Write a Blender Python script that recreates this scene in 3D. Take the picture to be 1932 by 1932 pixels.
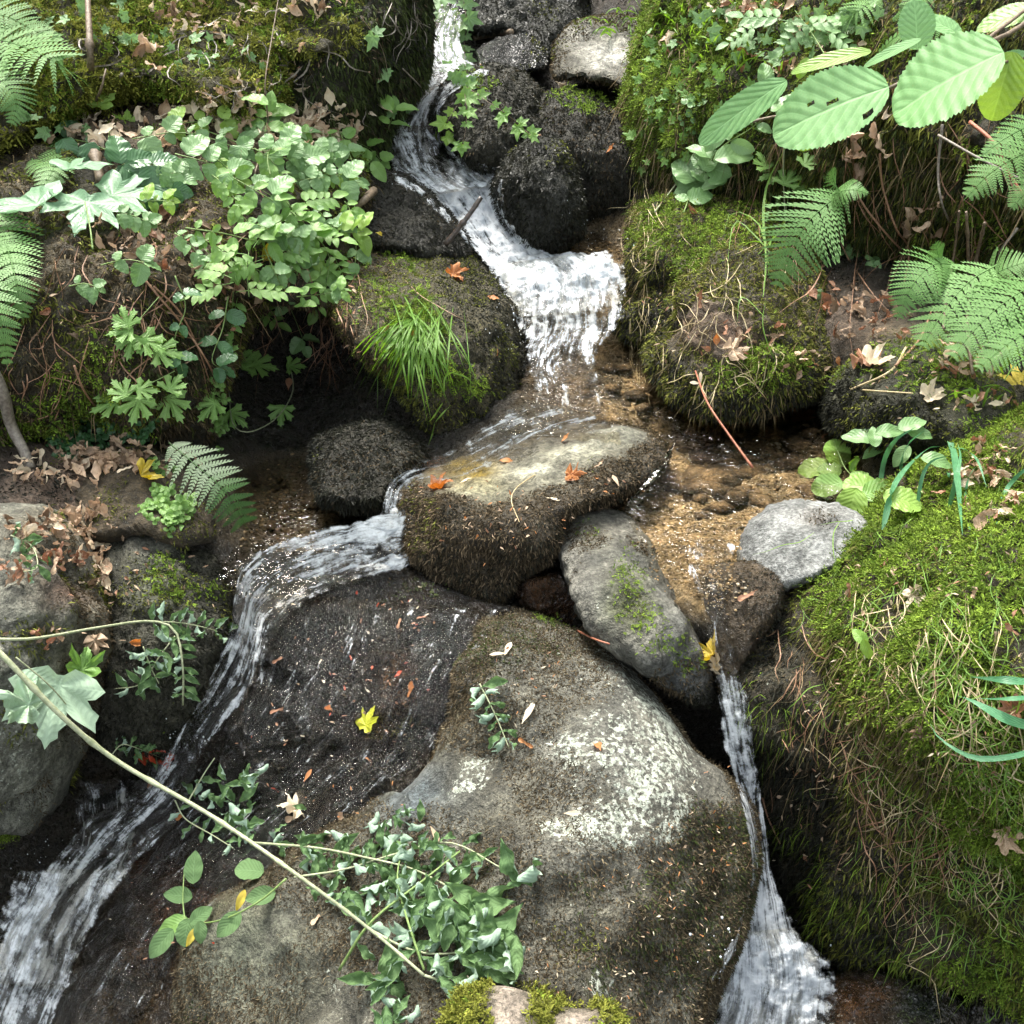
import bpy, math, random
import numpy as np
from mathutils import Vector, Matrix
from mathutils.bvhtree import BVHTree

for _o in list(bpy.data.objects): bpy.data.objects.remove(_o)
S = bpy.context.scene
COL = S.collection
rnd = random.Random(7)
RS = np.random.RandomState(11)

# ---------------------------------------------------------------- camera
PITCH = math.radians(32.0)
HALF = math.tan(math.radians(26.0))
CAMP = np.array([0.0, 0.0, 1.6])
cam_d = bpy.data.cameras.new('camera'); cam = bpy.data.objects.new('camera', cam_d); COL.objects.link(cam)
cam.location = CAMP.tolist(); cam.rotation_euler = (math.pi/2-PITCH, 0, 0)
cam_d.sensor_width = 36; cam_d.angle = math.radians(52); cam_d.clip_start = .01; cam_d.clip_end = 200
S.camera = cam
# ---------------------------------------------------------------- sky, sun, exposure
SUN_EL, SUN_AZ = math.radians(62), math.radians(-25)      # azimuth from +Y (upstream) towards +X
W = bpy.data.worlds.new('World'); S.world = W; W.use_nodes = True
wn = W.node_tree.nodes; wl = W.node_tree.links
sky = wn.new('ShaderNodeTexSky'); sky.sky_type = 'NISHITA'; sky.sun_disc = False
sky.sun_elevation = SUN_EL; sky.sun_rotation = SUN_AZ; sky.air_density = 1.0; sky.dust_density = 4.0; sky.ozone_density = 1.0
_hs = wn.new('ShaderNodeHueSaturation'); _hs.inputs['Saturation'].default_value = .3; wl.new(sky.outputs[0], _hs.inputs['Color']); wl.new(_hs.outputs[0], wn['Background'].inputs[0]); wn['Background'].inputs[1].default_value = 0.145
sd = bpy.data.lights.new('sun', 'SUN'); sd.energy = 2.4; sd.angle = math.radians(24); sd.color = (1, .95, .86)
so = bpy.data.objects.new('sun', sd); COL.objects.link(so)
_d = Vector((math.sin(SUN_AZ)*math.cos(SUN_EL), math.cos(SUN_AZ)*math.cos(SUN_EL), math.sin(SUN_EL)))
so.rotation_euler = _d.to_track_quat('Z', 'Y').to_euler(); so.location = (0, 3, 6)
S.view_settings.view_transform = 'Standard'; S.view_settings.look = 'None'; S.view_settings.gamma = 1
S.view_settings.exposure = 2.7
S.render.engine = 'CYCLES'
S.cycles.max_bounces = 6; S.cycles.transparent_max_bounces = 16
S.cycles.caustics_reflective = False; S.cycles.caustics_refractive = False

# ---------------------------------------------------------------- photo coordinates -> world
FW = np.array([0, math.cos(PITCH), -math.sin(PITCH)]); RT = np.array([1., 0, 0]); UPV = np.array([0, math.sin(PITCH), math.cos(PITCH)])
def ray(u, v):
    u = np.asarray(u, float); v = np.asarray(v, float)
    xc = (u-966)/966*HALF; yc = (966-v)/966*HALF
    return FW + xc[..., None]*RT + yc[..., None]*UPV
def PY(u, v, Y):
    d = ray(u, v); return CAMP + d*(np.asarray(Y, float)/d[..., 1])[..., None]
def PD(u, v, D):                       # D = depth along the optical axis
    return CAMP + ray(u, v)*np.asarray(D, float)[..., None]
def Yz(u, v, z):                       # Y where the ray meets height z (relative to the eye)
    d = ray(u, v); return float(z/d[2]*d[1])
def uv_of(P):
    q = np.asarray(P)-CAMP; D = q@FW
    return 966+(q@RT)/D/HALF*966, 966-(q@UPV)/D/HALF*966, D

# ---------------------------------------------------------------- numeric noise
def _h(i, j, k, s):
    n = (i*374761393 + j*668265263 + k*2147483647 + s*144665) & 0xffffffff
    n = ((n ^ (n >> 13))*1274126177) & 0xffffffff
    n = ((n ^ (n >> 16))*2246822519) & 0xffffffff
    return ((n ^ (n >> 15)) & 0xffffff)/float(0xffffff)
def vnoise(P, s=0):
    P = np.asarray(P, float); I = np.floor(P).astype(np.int64); f = P-I; f = f*f*(3-2*f)
    i, j, k = I[..., 0], I[..., 1], I[..., 2]; x, y, z = f[..., 0], f[..., 1], f[..., 2]
    def L(a, b, t): return a+(b-a)*t
    return L(L(L(_h(i,j,k,s), _h(i+1,j,k,s), x), L(_h(i,j+1,k,s), _h(i+1,j+1,k,s), x), y),
             L(L(_h(i,j,k+1,s), _h(i+1,j,k+1,s), x), L(_h(i,j+1,k+1,s), _h(i+1,j+1,k+1,s), x), y), z)
def fbm(P, sc=1., o=4, s=0):
    P = np.asarray(P, float)*sc; a = 1.; t = 0; w = 0
    for q in range(o):
        t = t+a*(vnoise(P+q*17.3, s+q)-.5); w += a; a *= .5; P = P*2.03
    return t/w*2          # about -1..1
def sstep(a, b, x):
    t = np.clip((x-a)/(b-a), 0, 1); return t*t*(3-2*t)

# ---------------------------------------------------------------- mesh helpers
def mesh(name, V, faces, attrs=None, uv=None, smooth=True):
    """faces: list of int arrays (n, k). attrs: {name: (n,4) or (n,) per vertex}. uv per vertex (n,2)."""
    me = bpy.data.meshes.new(name)
    V = np.ascontiguousarray(V, dtype=np.float32); faces = [np.asarray(f, np.int32) for f in faces if len(f)]
    me.vertices.add(len(V)); me.vertices.foreach_set('co', V.ravel())
    loops = np.concatenate([f.ravel() for f in faces]); tot = np.concatenate([np.full(len(f), f.shape[1], np.int32) for f in faces])
    st = np.concatenate([[0], np.cumsum(tot)[:-1]]).astype(np.int32)
    me.loops.add(len(loops)); me.loops.foreach_set('vertex_index', loops)
    me.polygons.add(len(tot)); me.polygons.foreach_set('loop_start', st); me.polygons.foreach_set('loop_total', tot)
    if smooth: me.polygons.foreach_set('use_smooth', np.ones(len(tot), bool))
    me.update(calc_edges=True)
    for k, a in (attrs or {}).items():
        a = np.asarray(a, np.float32)
        if a.ndim == 2:
            if a.shape[1] == 3: a = np.hstack([a, np.ones((len(a), 1), np.float32)])
            at = me.attributes.new(k, 'FLOAT_COLOR', 'POINT'); at.data.foreach_set('color', a.ravel())
        else:
            at = me.attributes.new(k, 'FLOAT', 'POINT'); at.data.foreach_set('value', a)
    if uv is not None:
        l = me.uv_layers.new(name='UVMap'); l.data.foreach_set('uv', np.asarray(uv, np.float32)[loops].ravel())
    return me
def link(name, me, mat=None, parent=None, loc=(0, 0, 0)):
    o = bpy.data.objects.new(name, me); COL.objects.link(o); o.location = loc
    if mat and me and not me.materials: me.materials.append(mat)
    if parent: o.parent = parent
    return o
def tag(o, label=None, cat=None, group=None, kind=None):
    if label: o['label'] = label
    if cat: o['category'] = cat
    if group: o['group'] = group
    if kind: o['kind'] = kind
    return o
def root(name, loc, label, cat, group=None):
    o = bpy.data.objects.new(name, None); COL.objects.link(o); o.location = [float(c) for c in loc]; o.empty_display_size = .03
    return tag(o, label, cat, group)
def norms(V, F):
    n = np.cross(V[F[:, 1]]-V[F[:, 0]], V[F[:, 2]]-V[F[:, 0]]); N = np.zeros_like(V)
    for c in range(3): np.add.at(N, F[:, c], n)
    return N/(np.linalg.norm(N, axis=1, keepdims=True)+1e-12)
def nrm(a): return a/(np.linalg.norm(a, axis=-1, keepdims=True)+1e-12)
def spline(pts, n, closed=False):
    """Catmull-Rom through pts (any dimension), n samples even in arc length of the first two coordinates."""
    P = np.asarray(pts, float)
    if closed: Q = np.vstack([P[-1], P, P[0], P[1]])
    else: Q = np.vstack([2*P[0]-P[1], P, 2*P[-1]-P[-2]])
    out = []
    for i in range(len(Q)-3):
        t = np.linspace(0, 1, 24, endpoint=False)[:, None]; a, b, c, d = Q[i:i+4]
        out.append(.5*((2*b)+(-a+c)*t+(2*a-5*b+4*c-d)*t*t+(-a+3*b-3*c+d)*t**3))
    out.append(Q[-2][None]); C = np.vstack(out)
    s = np.concatenate([[0], np.cumsum(np.linalg.norm(np.diff(C[:, :2], axis=0), axis=1)+1e-9)])
    q = np.linspace(0, s[-1], n, endpoint=not closed)
    return np.stack([np.interp(q, s, C[:, k]) for k in range(C.shape[1])], 1)
def tps(ctrl):
    """smooth surface through (u, v, value) control points"""
    c = np.asarray(ctrl, float); X = c[:, :2]/1000; y = c[:, 2]; n = len(c)
    lo, hi = y.min(), y.max(); m = .12*(hi-lo)+.05
    if n < 4:
        A = np.hstack([X, np.ones((n, 1))]); w, *_ = np.linalg.lstsq(A, y, rcond=None)
        return lambda u, v: np.clip(w[0]*u/1000+w[1]*v/1000+w[2], lo-m, hi+m)
    def K(r): return r*r*np.log(r+1e-9)
    R = np.linalg.norm(X[:, None]-X[None], axis=2)
    A = np.zeros((n+3, n+3)); A[:n, :n] = K(R)+np.eye(n)*2e-3; A[:n, n:n+2] = X; A[:n, n+2] = 1; A[n:n+2, :n] = X.T; A[n+2, :n] = 1
    w = np.linalg.solve(A, np.concatenate([y, [0, 0, 0]]))
    def f(u, v):
        u = np.asarray(u, float)/1000; v = np.asarray(v, float)/1000
        t = w[n]*u+w[n+1]*v+w[n+2]
        for i in range(n): t = t+w[i]*K(np.hypot(u-X[i, 0], v-X[i, 1]))
        return np.clip(t, lo-m, hi+m)
    return f
def paint(u, v, blobs):
    t = np.zeros(np.shape(u))
    for b in blobs:
        bu, bv, r, w = b[:4]; ry = b[4] if len(b) > 4 else r
        t = t+w*np.exp(-((u-bu)/r)**2-((v-bv)/ry)**2)
    return t

# ---------------------------------------------------------------- materials
def mat(name):
    m = bpy.data.materials.new(name); m.use_nodes = True; nt = m.node_tree
    return m, nt.nodes, nt.links, nt.nodes['Principled BSDF']
class G:
    """tiny node-graph helper"""
    def __init__(s, n, l): s.n = n; s.l = l
    def put(s, sock, v):
        if v is None: return
        if hasattr(v, 'node'): s.l.new(v, sock)
        else: sock.default_value = v
    def noise(s, vec, scale, det=4, rough=.55, dist=0, out=0):
        t = s.n.new('ShaderNodeTexNoise'); t.inputs['Scale'].default_value = scale; t.inputs['Detail'].default_value = det
        t.inputs['Roughness'].default_value = rough; t.inputs['Distortion'].default_value = dist; s.put(t.inputs['Vector'], vec); return t.outputs[out]
    def vor(s, vec, scale, feat='F1', out='Distance', rand=1.):
        t = s.n.new('ShaderNodeTexVoronoi'); t.feature = feat; t.inputs['Scale'].default_value = scale; t.inputs['Randomness'].default_value = rand
        s.put(t.inputs['Vector'], vec); return t.outputs[out]
    def m(s, op, a, b=None, c=None, clamp=False):
        t = s.n.new('ShaderNodeMath'); t.operation = op; t.use_clamp = clamp
        for i, x in enumerate((a, b, c)): s.put(t.inputs[i], x)
        return t.outputs[0]
    def mr(s, v, a, b, c=0., d=1., sm=True):
        t = s.n.new('ShaderNodeMapRange'); t.interpolation_type = 'SMOOTHSTEP' if sm else 'LINEAR'
        for i, x in enumerate((v, a, b, c, d)): s.put(t.inputs[i], x)
        return t.outputs[0]
    def mix(s, f, a, b, mode='MIX'):
        t = s.n.new('ShaderNodeMix'); t.data_type = 'RGBA'; t.blend_type = mode
        s.put(t.inputs['Factor'], f)
        s.put(t.inputs[6], a if hasattr(a, 'node') else (*a, 1)); s.put(t.inputs[7], b if hasattr(b, 'node') else (*b, 1)); return t.outputs[2]
    def attr(s, name, out='Fac'):
        t = s.n.new('ShaderNodeAttribute'); t.attribute_name = name; return t.outputs[out]
    def bump(s, h, st, dist=.01, nrm=None):
        t = s.n.new('ShaderNodeBump'); t.inputs['Strength'].default_value = st; t.inputs['Distance'].default_value = dist
        s.put(t.inputs['Height'], h); s.put(t.inputs['Normal'], nrm); return t.outputs[0]
    def pos(s):
        return s.n.new('ShaderNodeNewGeometry').outputs['Position']
    def obj(s):
        return s.n.new('ShaderNodeTexCoord').outputs['Object']
    def uv(s):
        return s.n.new('ShaderNodeTexCoord').outputs['UV']
    def vmul(s, v, k):
        t = s.n.new('ShaderNodeVectorMath'); t.operation = 'MULTIPLY'; s.put(t.inputs[0], v); t.inputs[1].default_value = k; return t.outputs[0]
    def hsv(s, c, h=.5, sa=1., v=1.):
        t = s.n.new('ShaderNodeHueSaturation'); s.put(t.inputs['Hue'], h); s.put(t.inputs['Saturation'], sa); s.put(t.inputs['Value'], v); s.put(t.inputs['Color'], c); return t.outputs[0]
    def rand(s):
        return s.n.new('ShaderNodeObjectInfo').outputs['Random']

def rock_mat(name='rock', wb=0.):
    m, n, l, b = mat(name); g = G(n, l); P = g.obj()
    base = g.attr('Col', 'Color'); wet = g.attr('wet'); lich = g.attr('lich')
    a = g.noise(P, 22, 6, .62); c = g.noise(P, 130, 5, .65); f = g.noise(P, 480, 3, .6); v = g.vor(P, 260)
    k = g.m('MULTIPLY', g.mr(a, .3, .72, .55, 1.5), g.mr(c, .3, .72, .5, 1.55))
    col = g.mix(1, base, g.mix(0, (0, 0, 0), (0, 0, 0)), 'MIX')
    col = g.hsv(base, .5, 1, k)
    grains = g.mr(f, .62, .72)
    col = g.mix(g.m('MULTIPLY', grains, .45), col, (.42, .43, .40))
    dark = g.mr(g.noise(P, 210, 4, .6), .56, .66); col = g.mix(g.m('MULTIPLY', dark, .6), col, (.035, .036, .03))
    # lichen: crisp-edged pale crust
    ln = g.m('ADD', g.m('MULTIPLY', g.noise(P, 20, 8, .75), 1.5), g.m('MULTIPLY', g.noise(P, 120, 5, .65), 1.7))
    lm = g.m('MULTIPLY', g.mr(g.m('ADD', g.m('MULTIPLY', lich, .85), ln), 1.72, 1.88), .85)
    lc = g.mix(g.mr(c, .38, .62), (.34, .37, .30), (.60, .63, .54))
    col = g.mix(lm, col, lc)
    l.new(col, b.inputs['Base Color'])
    pt = g.mr(g.noise(P, 60, 5, .7), .47, .6, .08, 1.) if not wb else g.mr(g.noise(P, 14, 5, .7), .38, .5, .5, 1.); l.new(g.m('MULTIPLY', g.mr(wet, .3, 1., 0, 1.), pt), b.inputs['Coat Weight']); b.inputs['Coat Roughness'].default_value = .05; b.inputs['Coat IOR'].default_value = 1.5; pass
    ro = g.m('SUBTRACT', .85, g.m('MULTIPLY', wet, .68)); ro = g.m('ADD', ro, g.mr(c, .3, .7, -.06, .1)); l.new(ro, b.inputs['Roughness'])
    h = g.m('ADD', g.m('MULTIPLY', a, 1.), g.m('MULTIPLY', c, .45)); h = g.m('ADD', h, g.m('MULTIPLY', f, .18)); h = g.m('ADD', h, g.m('MULTIPLY', lm, .06)); h = g.m('ADD', h, g.m('MULTIPLY', v, -.08)); h = g.m('ADD', h, g.m('MULTIPLY', g.noise(P, 58, 4, .65), .7))
    if wb: h = g.m('ADD', h, g.m('MULTIPLY', g.noise(g.vmul(P, (1, .45, .45)), 95, 4, .6, .8), wb))
    bn = g.bump(h, .9, .017+.01*wb); l.new(bn, b.inputs['Normal']); l.new(g.m('SUBTRACT', .4, g.m('MULTIPLY', wet, .25)), b.inputs['Specular IOR Level']); l.new(g.bump(g.m('ADD', g.noise(g.vmul(P, (1, .5, .5)), 150, 1.5, .5, 1.2), g.m('MULTIPLY', g.noise(P, 50, 2, .5), 1.6)), 1., .02) if wb else g.bump(g.m('ADD', g.noise(P, 200, 2, .5), g.m('MULTIPLY', g.noise(P, 80, 2, .6), 2.)), 1., .012), b.inputs['Coat Normal'])
    return m
def moss_mat():
    m, n, l, b = mat('moss'); g = G(n, l)
    l.new(g.attr('Col', 'Color'), b.inputs['Base Color']); b.inputs['Specular IOR Level'].default_value = .18; l.new(g.m('SUBTRACT', .8, g.m('MULTIPLY', g.attr('wet'), .6)), b.inputs['Roughness'])
    tr = n.new('ShaderNodeBsdfTranslucent'); l.new(g.attr('Col', 'Color'), tr.inputs[0])
    mx = n.new('ShaderNodeMixShader'); mx.inputs[0].default_value = .25; l.new(b.outputs[0], mx.inputs[1]); l.new(tr.outputs[0], mx.inputs[2])
    l.new(mx.outputs[0], n['Material Output'].inputs['Surface']); return m
M_ROCK = rock_mat(); M_WET = rock_mat('wet_rock', 1.3); M_MOSS = moss_mat()

def water_mat(name='flowing_water'):
    m, n, l, b = mat(name); g = G(n, l); uv = g.uv(); foam = g.attr('foam'); edge = g.attr('edge')
    st = g.noise(g.vmul(uv, (110, 14, 1)), 1, 5, .6, 1.2); st2 = g.noise(g.vmul(uv, (38, 6, 1)), 1, 4, .6, 1.0); blob = g.noise(g.pos(), 45, 4, .6)
    fine = g.noise(g.pos(), 260, 3, .6)
    x = foam
    for nz, k in ((st, 2.0), (st2, 2.6), (blob, 1.5), (fine, .8)): x = g.m('ADD', x, g.m('MULTIPLY', g.m('SUBTRACT', nz, .5), k))
    eg = g.m('ADD', edge, g.m('MULTIPLY', g.m('SUBTRACT', blob, .5), 1.6)); eg = g.m('MULTIPLY', g.mr(eg, .12, .6), g.mr(edge, 0, .08))
    f = g.m('MULTIPLY', g.mr(x, .28, 1.3), eg)
    hgt = g.m('ADD', g.m('MULTIPLY', st, .8), g.m('ADD', g.m('MULTIPLY', st2, 1.2), g.m('MULTIPLY', fine, .4)))
    bn = g.bump(hgt, .7, .012); bf = g.bump(g.m('ADD', hgt, g.m('MULTIPLY', blob, 2.5)), .5, .01)
    l.new(g.mix(g.mr(g.m('ADD', blob, g.m('MULTIPLY', st2, .6)), .6, 1.0), (.42, .46, .50), (.80, .83, .85)), b.inputs['Base Color']); b.inputs['Roughness'].default_value = .35; l.new(bf, b.inputs['Normal'])
    tl = n.new('ShaderNodeBsdfTranslucent'); tl.inputs[0].default_value = (.55, .62, .68, 1)
    fo = n.new('ShaderNodeMixShader'); fo.inputs[0].default_value = .35; l.new(b.outputs[0], fo.inputs[1]); l.new(tl.outputs[0], fo.inputs[2])
    tr = n.new('ShaderNodeBsdfTransparent'); tr.inputs[0].default_value = (.93, .9, .84, 1)
    gl = n.new('ShaderNodeBsdfGlossy'); gl.inputs['Roughness'].default_value = .06; gl.inputs[0].default_value = (1, 1, 1, 1); l.new(bn, gl.inputs['Normal'])
    fr = n.new('ShaderNodeFresnel'); fr.inputs[0].default_value = 1.33; l.new(bn, fr.inputs['Normal'])
    cl = n.new('ShaderNodeMixShader'); l.new(g.m('MULTIPLY', fr.outputs[0], eg), cl.inputs[0]); l.new(tr.outputs[0], cl.inputs[1]); l.new(gl.outputs[0], cl.inputs[2])
    mx = n.new('ShaderNodeMixShader'); l.new(f, mx.inputs[0]); l.new(cl.outputs[0], mx.inputs[1]); l.new(fo.outputs[0], mx.inputs[2])
    l.new(mx.outputs[0], n['Material Output'].inputs['Surface']); return m
def pool_mat():
    m, n, l, b = mat('pool_water'); g = G(n, l)
    nz = g.m('ADD', g.noise(g.vmul(g.pos(), (1, .7, 1)), 17, 2.5, .5, .8), g.m('MULTIPLY', g.noise(g.pos(), 85, 3, .55, .5), .35))
    bn = g.bump(nz, .6, .015)
    tr = n.new('ShaderNodeBsdfTransparent'); tr.inputs[0].default_value = (.95, .92, .86, 1)
    gl = n.new('ShaderNodeBsdfGlossy'); gl.inputs['Roughness'].default_value = .03; l.new(bn, gl.inputs['Normal'])
    fr = n.new('ShaderNodeFresnel'); fr.inputs[0].default_value = 1.55; l.new(bn, fr.inputs['Normal'])
    mx = n.new('ShaderNodeMixShader'); l.new(fr.outputs[0], mx.inputs[0]); l.new(tr.outputs[0], mx.inputs[1]); l.new(gl.outputs[0], mx.inputs[2])
    l.new(mx.outputs[0], n['Material Output'].inputs['Surface']); return m
M_WATER = water_mat(); M_POOL = pool_mat()
def leaf_mat(name, c1, c2, vein=.25, rough=.45, trans=.3, spots=None, sheen=.5, under=None):
    m, n, l, b = mat(name); g = G(n, l); uv = g.uv(); r = g.rand()
    sx = n.new('ShaderNodeSeparateXYZ'); l.new(uv, sx.inputs[0]); au = g.m('ABSOLUTE', sx.outputs[0])
    nz = g.noise(g.obj(), 60, 4, .6); col = g.mix(g.m('MULTIPLY', g.m('ADD', g.mr(nz, .3, .7), r), .5), c1, c2)
    mid = g.mr(au, .0, .07, 1, 0); sv = g.m('SINE', g.m('ADD', g.m('MULTIPLY', sx.outputs[1], 50.), g.m('MULTIPLY', au, -16.)))
    side = g.mr(sv, .82, 1.); ve = g.m('MAXIMUM', mid, g.m('MULTIPLY', side, .6))
    lt = tuple(min(1, x*1.5+.05) for x in ((c1[0]+c2[0])/2, (c1[1]+c2[1])/2, (c1[2]+c2[2])/2))
    col = g.mix(g.m('MULTIPLY', ve, vein), col, lt)
    if spots: col = g.mix(g.mr(g.noise(g.obj(), 90, 5, .65), .60, .66), col, spots)
    if under: col = g.mix(n.new('ShaderNodeNewGeometry').outputs['Backfacing'], col, under)
    l.new(col, b.inputs['Base Color']); b.inputs['Roughness'].default_value = rough; b.inputs['Specular IOR Level'].default_value = sheen
    l.new(g.bump(g.m('ADD', g.m('MULTIPLY', sv, -.5), g.m('MULTIPLY', mid, -1.2)), .35, .0012), b.inputs['Normal'])
    t = n.new('ShaderNodeBsdfTranslucent'); l.new(g.hsv(col, .49, 1.15, 1.2), t.inputs[0]); mx = n.new('ShaderNodeMixShader'); mx.inputs[0].default_value = trans
    l.new(b.outputs[0], mx.inputs[1]); l.new(t.outputs[0], mx.inputs[2]); l.new(mx.outputs[0], n['Material Output'].inputs['Surface']); return m
def stem_mat(name, c1, c2, rough=.6):
    m, n, l, b = mat(name); g = G(n, l); l.new(g.mix(g.mr(g.noise(g.pos(), 150, 4, .6), .35, .65), c1, c2), b.inputs['Base Color']); b.inputs['Roughness'].default_value = rough
    l.new(g.bump(g.noise(g.pos(), 500, 3), .4, .002), b.inputs['Normal']); return m
# ================================================================ ground
GC = [(-700,-120,3.4),(300,-120,3.6),(966,-140,4.9),(1600,-120,3.9),(2600,-120,3.2),
 (-700,400,2.3),(-700,1000,1.75),(-700,1700,1.25),(-500,2300,.75),(700,2300,.72),(1500,2300,.72),(2600,2200,.8),(2700,1200,1.5),(2700,500,2.4),
 (850,40,4.25),(870,120,3.95),(1010,130,3.85),(1100,30,4.2),(800,200,3.62),(780,330,3.25),(900,330,3.2),(880,420,3.08),(960,500,2.95),(1080,500,Yz(1080,500,-.97)),
 (1130,440,Yz(1130,440,-.95)+.03),(1150,560,Yz(1150,560,-1.02)),(1050,640,Yz(1050,640,-1.07)),(1100,740,Yz(1100,740,-1.10)),(1250,850,Yz(1250,850,-1.16)),(1400,850,Yz(1400,850,-1.14)),
 (1300,760,Yz(1300,760,-1.13)),(1450,790,Yz(1450,790,-1.13)),(1560,840,Yz(1560,840,-1.10)),(1500,920,Yz(1500,920,-1.11)),(1350,980,Yz(1350,980,-1.115)),(1300,1080,Yz(1300,1080,-1.085)),(1350,1130,Yz(1350,1130,-1.075)),
 (1390,1260,1.40),(1380,1420,1.52),(1480,1520,1.42),(1440,1700,1.30),(1450,1880,1.22),(1650,1880,1.17),(1850,1880,1.13),
 (960,830,Yz(960,830,-1.1)),(800,900,1.98),(650,940,Yz(650,940,-1.27)),(520,900,Yz(520,900,-1.26)),(470,960,Yz(470,960,-1.25)),(560,1040,Yz(560,1040,-1.25)),(650,820,2.25),
 (450,1100,1.72),(400,1280,1.60),(300,1450,1.50),(150,1600,1.42),(40,1750,1.25),(0,1930,1.1),(700,1200,1.66),(700,1500,1.40),(500,1800,1.10),(1000,1700,1.2),(1100,1200,1.60),(1250,1300,1.50),
 (200,1000,1.74),(60,1000,1.62),(350,950,1.78),(200,880,1.86),(50,880,1.80),(300,850,1.98),(450,800,2.30),(600,700,2.62),(560,560,2.75),(700,700,2.5),
 (1620,600,2.16),(1700,640,2.08),(1560,650,2.2),(1600,420,2.75),(1800,420,2.7),(1900,600,2.2),(1900,700,1.95),(1300,340,3.0),(1220,360,3.05),(1190,300,3.3),
 (300,300,2.75),(700,300,3.2),(0,300,2.6),(100,750,2.1)]
gf = tps(GC)
def build_ground():
    us = np.concatenate([np.linspace(-900, -60, 50, endpoint=False), np.linspace(-60, 2000, 420), np.linspace(2010, 2900, 50)])
    vs = np.concatenate([np.linspace(-150, -20, 26, endpoint=False), np.linspace(-20, 1990, 420), np.linspace(2000, 2400, 24)])
    U, V = np.meshgrid(us, vs); Y = gf(U, V); P = PY(U, V, Y)
    n1 = fbm(P, 5, 4, 3); n2 = fbm(P, 22, 4, 5); n3 = fbm(P, 70, 3, 9)
    P = P+np.array([0, 0, 1])*(n1*.05+n2*.014+n3*.005)[..., None]
    h, w = U.shape; idx = np.arange(h*w).reshape(h, w)
    F = np.stack([idx[:-1, :-1], idx[1:, :-1], idx[1:, 1:], idx[:-1, 1:]], -1).reshape(-1, 4)
    P = P.reshape(-1, 3); u = U.ravel(); v = V.ravel()
    gold = np.clip(paint(u, v, [(1320,980,170,1.1,120),(1420,860,180,.75,90),(1250,900,110,.6,90),(1180,730,120,.9,90),(1150,470,110,1.1,50),(1100,620,120,.5),(520,960,120,.45,80),(640,950,80,.3),(1330,1110,70,.7,50)])-.05, 0, 1)
    dirt = np.clip(paint(u, v, [(1640,610,90,1.2,60),(200,900,180,1.1,60),(100,1000,120,.6),(450,230,260,.6,60),(1300,100,200,.3)]), 0, 1)
    green = np.clip(paint(u, v, [(1760,700,120,.8),(330,930,60,.5)]), 0, 1)
    c = np.array([.018, .015, .011])*np.ones((len(u), 3))
    def bl(c, k, t): return c*(1-k[:, None])+np.array(t)*k[:, None]
    c = bl(c, dirt, (.10, .07, .05)); c = bl(c, green, (.06, .06, .02)); c = bl(c, gold, (.34, .245, .13))
    stones = sstep(.0, .25, fbm(P, 9, 3, 21))*sstep(.2, .6, gold)
    stones = stones*np.clip(1-paint(u, v, [(1310,1030,120,1.2,75)]), 0, 1)
    c = bl(c, stones*.8, (.10, .08, .05))
    wet = np.clip(1-dirt*1.2-green, .0, 1)
    global G_V, G_F, G_UV
    G_V = P; G_F = F; G_UV = np.stack([u, v], 1)
    me = mesh('ground', P, [F], {'Col': c, 'wet': wet*.85, 'lich': np.full(len(u), -1.)})
    o = link('ground', me, M_ROCK); tag(o, kind='structure')
build_ground()
def back_shade_slope():
    """added unseen slope upstream, raised steep so the water reflects something dark"""
    X, T = np.meshgrid(np.linspace(-14, 14, 120), np.linspace(0, 1, 60))
    Yv = 4.9+T*7; Z = .9+T*13.5+(np.abs(X)*.1)
    P = np.stack([X, Yv, Z], -1); P[..., 2] += fbm(P, .8, 4, 2)*.5
    h, w = X.shape; idx = np.arange(h*w).reshape(h, w)
    F = np.stack([idx[:-1, :-1], idx[:-1, 1:], idx[1:, 1:], idx[1:, :-1]], -1).reshape(-1, 4); P = P.reshape(-1, 3)
    c = np.array([.02, .025, .01])*(1+.6*fbm(P, 2, 4, 8))[:, None]
    o = link('added_shade_slope', mesh('added_shade_slope', P, [F], {'Col': c, 'wet': np.zeros(len(P)), 'lich': np.full(len(P), -1.)}), M_ROCK); tag(o, kind='structure')
back_shade_slope()
def side_shade_slope(sx):
    """added unseen slopes left and right, blocking low light to darken upright faces"""
    A, T = np.meshgrid(np.linspace(-7, 11.5, 110), np.linspace(0, 1, 50)); Xv = sx*(3.1+T*6.5); Z = .2+T*8.0+.12*A
    P = np.stack([Xv, A, Z], -1); P[..., :] += (fbm(P, .9, 4, 3 if sx > 0 else 6)*.5)[..., None]*np.array([1, 0, .4]); h, w = A.shape; idx = np.arange(h*w).reshape(h, w)
    F = np.stack([idx[:-1, :-1], idx[:-1, 1:], idx[1:, 1:], idx[1:, :-1]], -1).reshape(-1, 4); P = P.reshape(-1, 3); c = np.array([.022, .028, .010])*(1+.7*fbm(P, 2, 4, 8))[:, None]
    o = link('added_shade_slope', mesh('added_shade_slope', P, [F], {'Col': c, 'wet': np.zeros(len(P)), 'lich': np.full(len(P), -1.)}), M_ROCK); tag(o, kind='structure')
side_shade_slope(1); side_shade_slope(-1)
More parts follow.
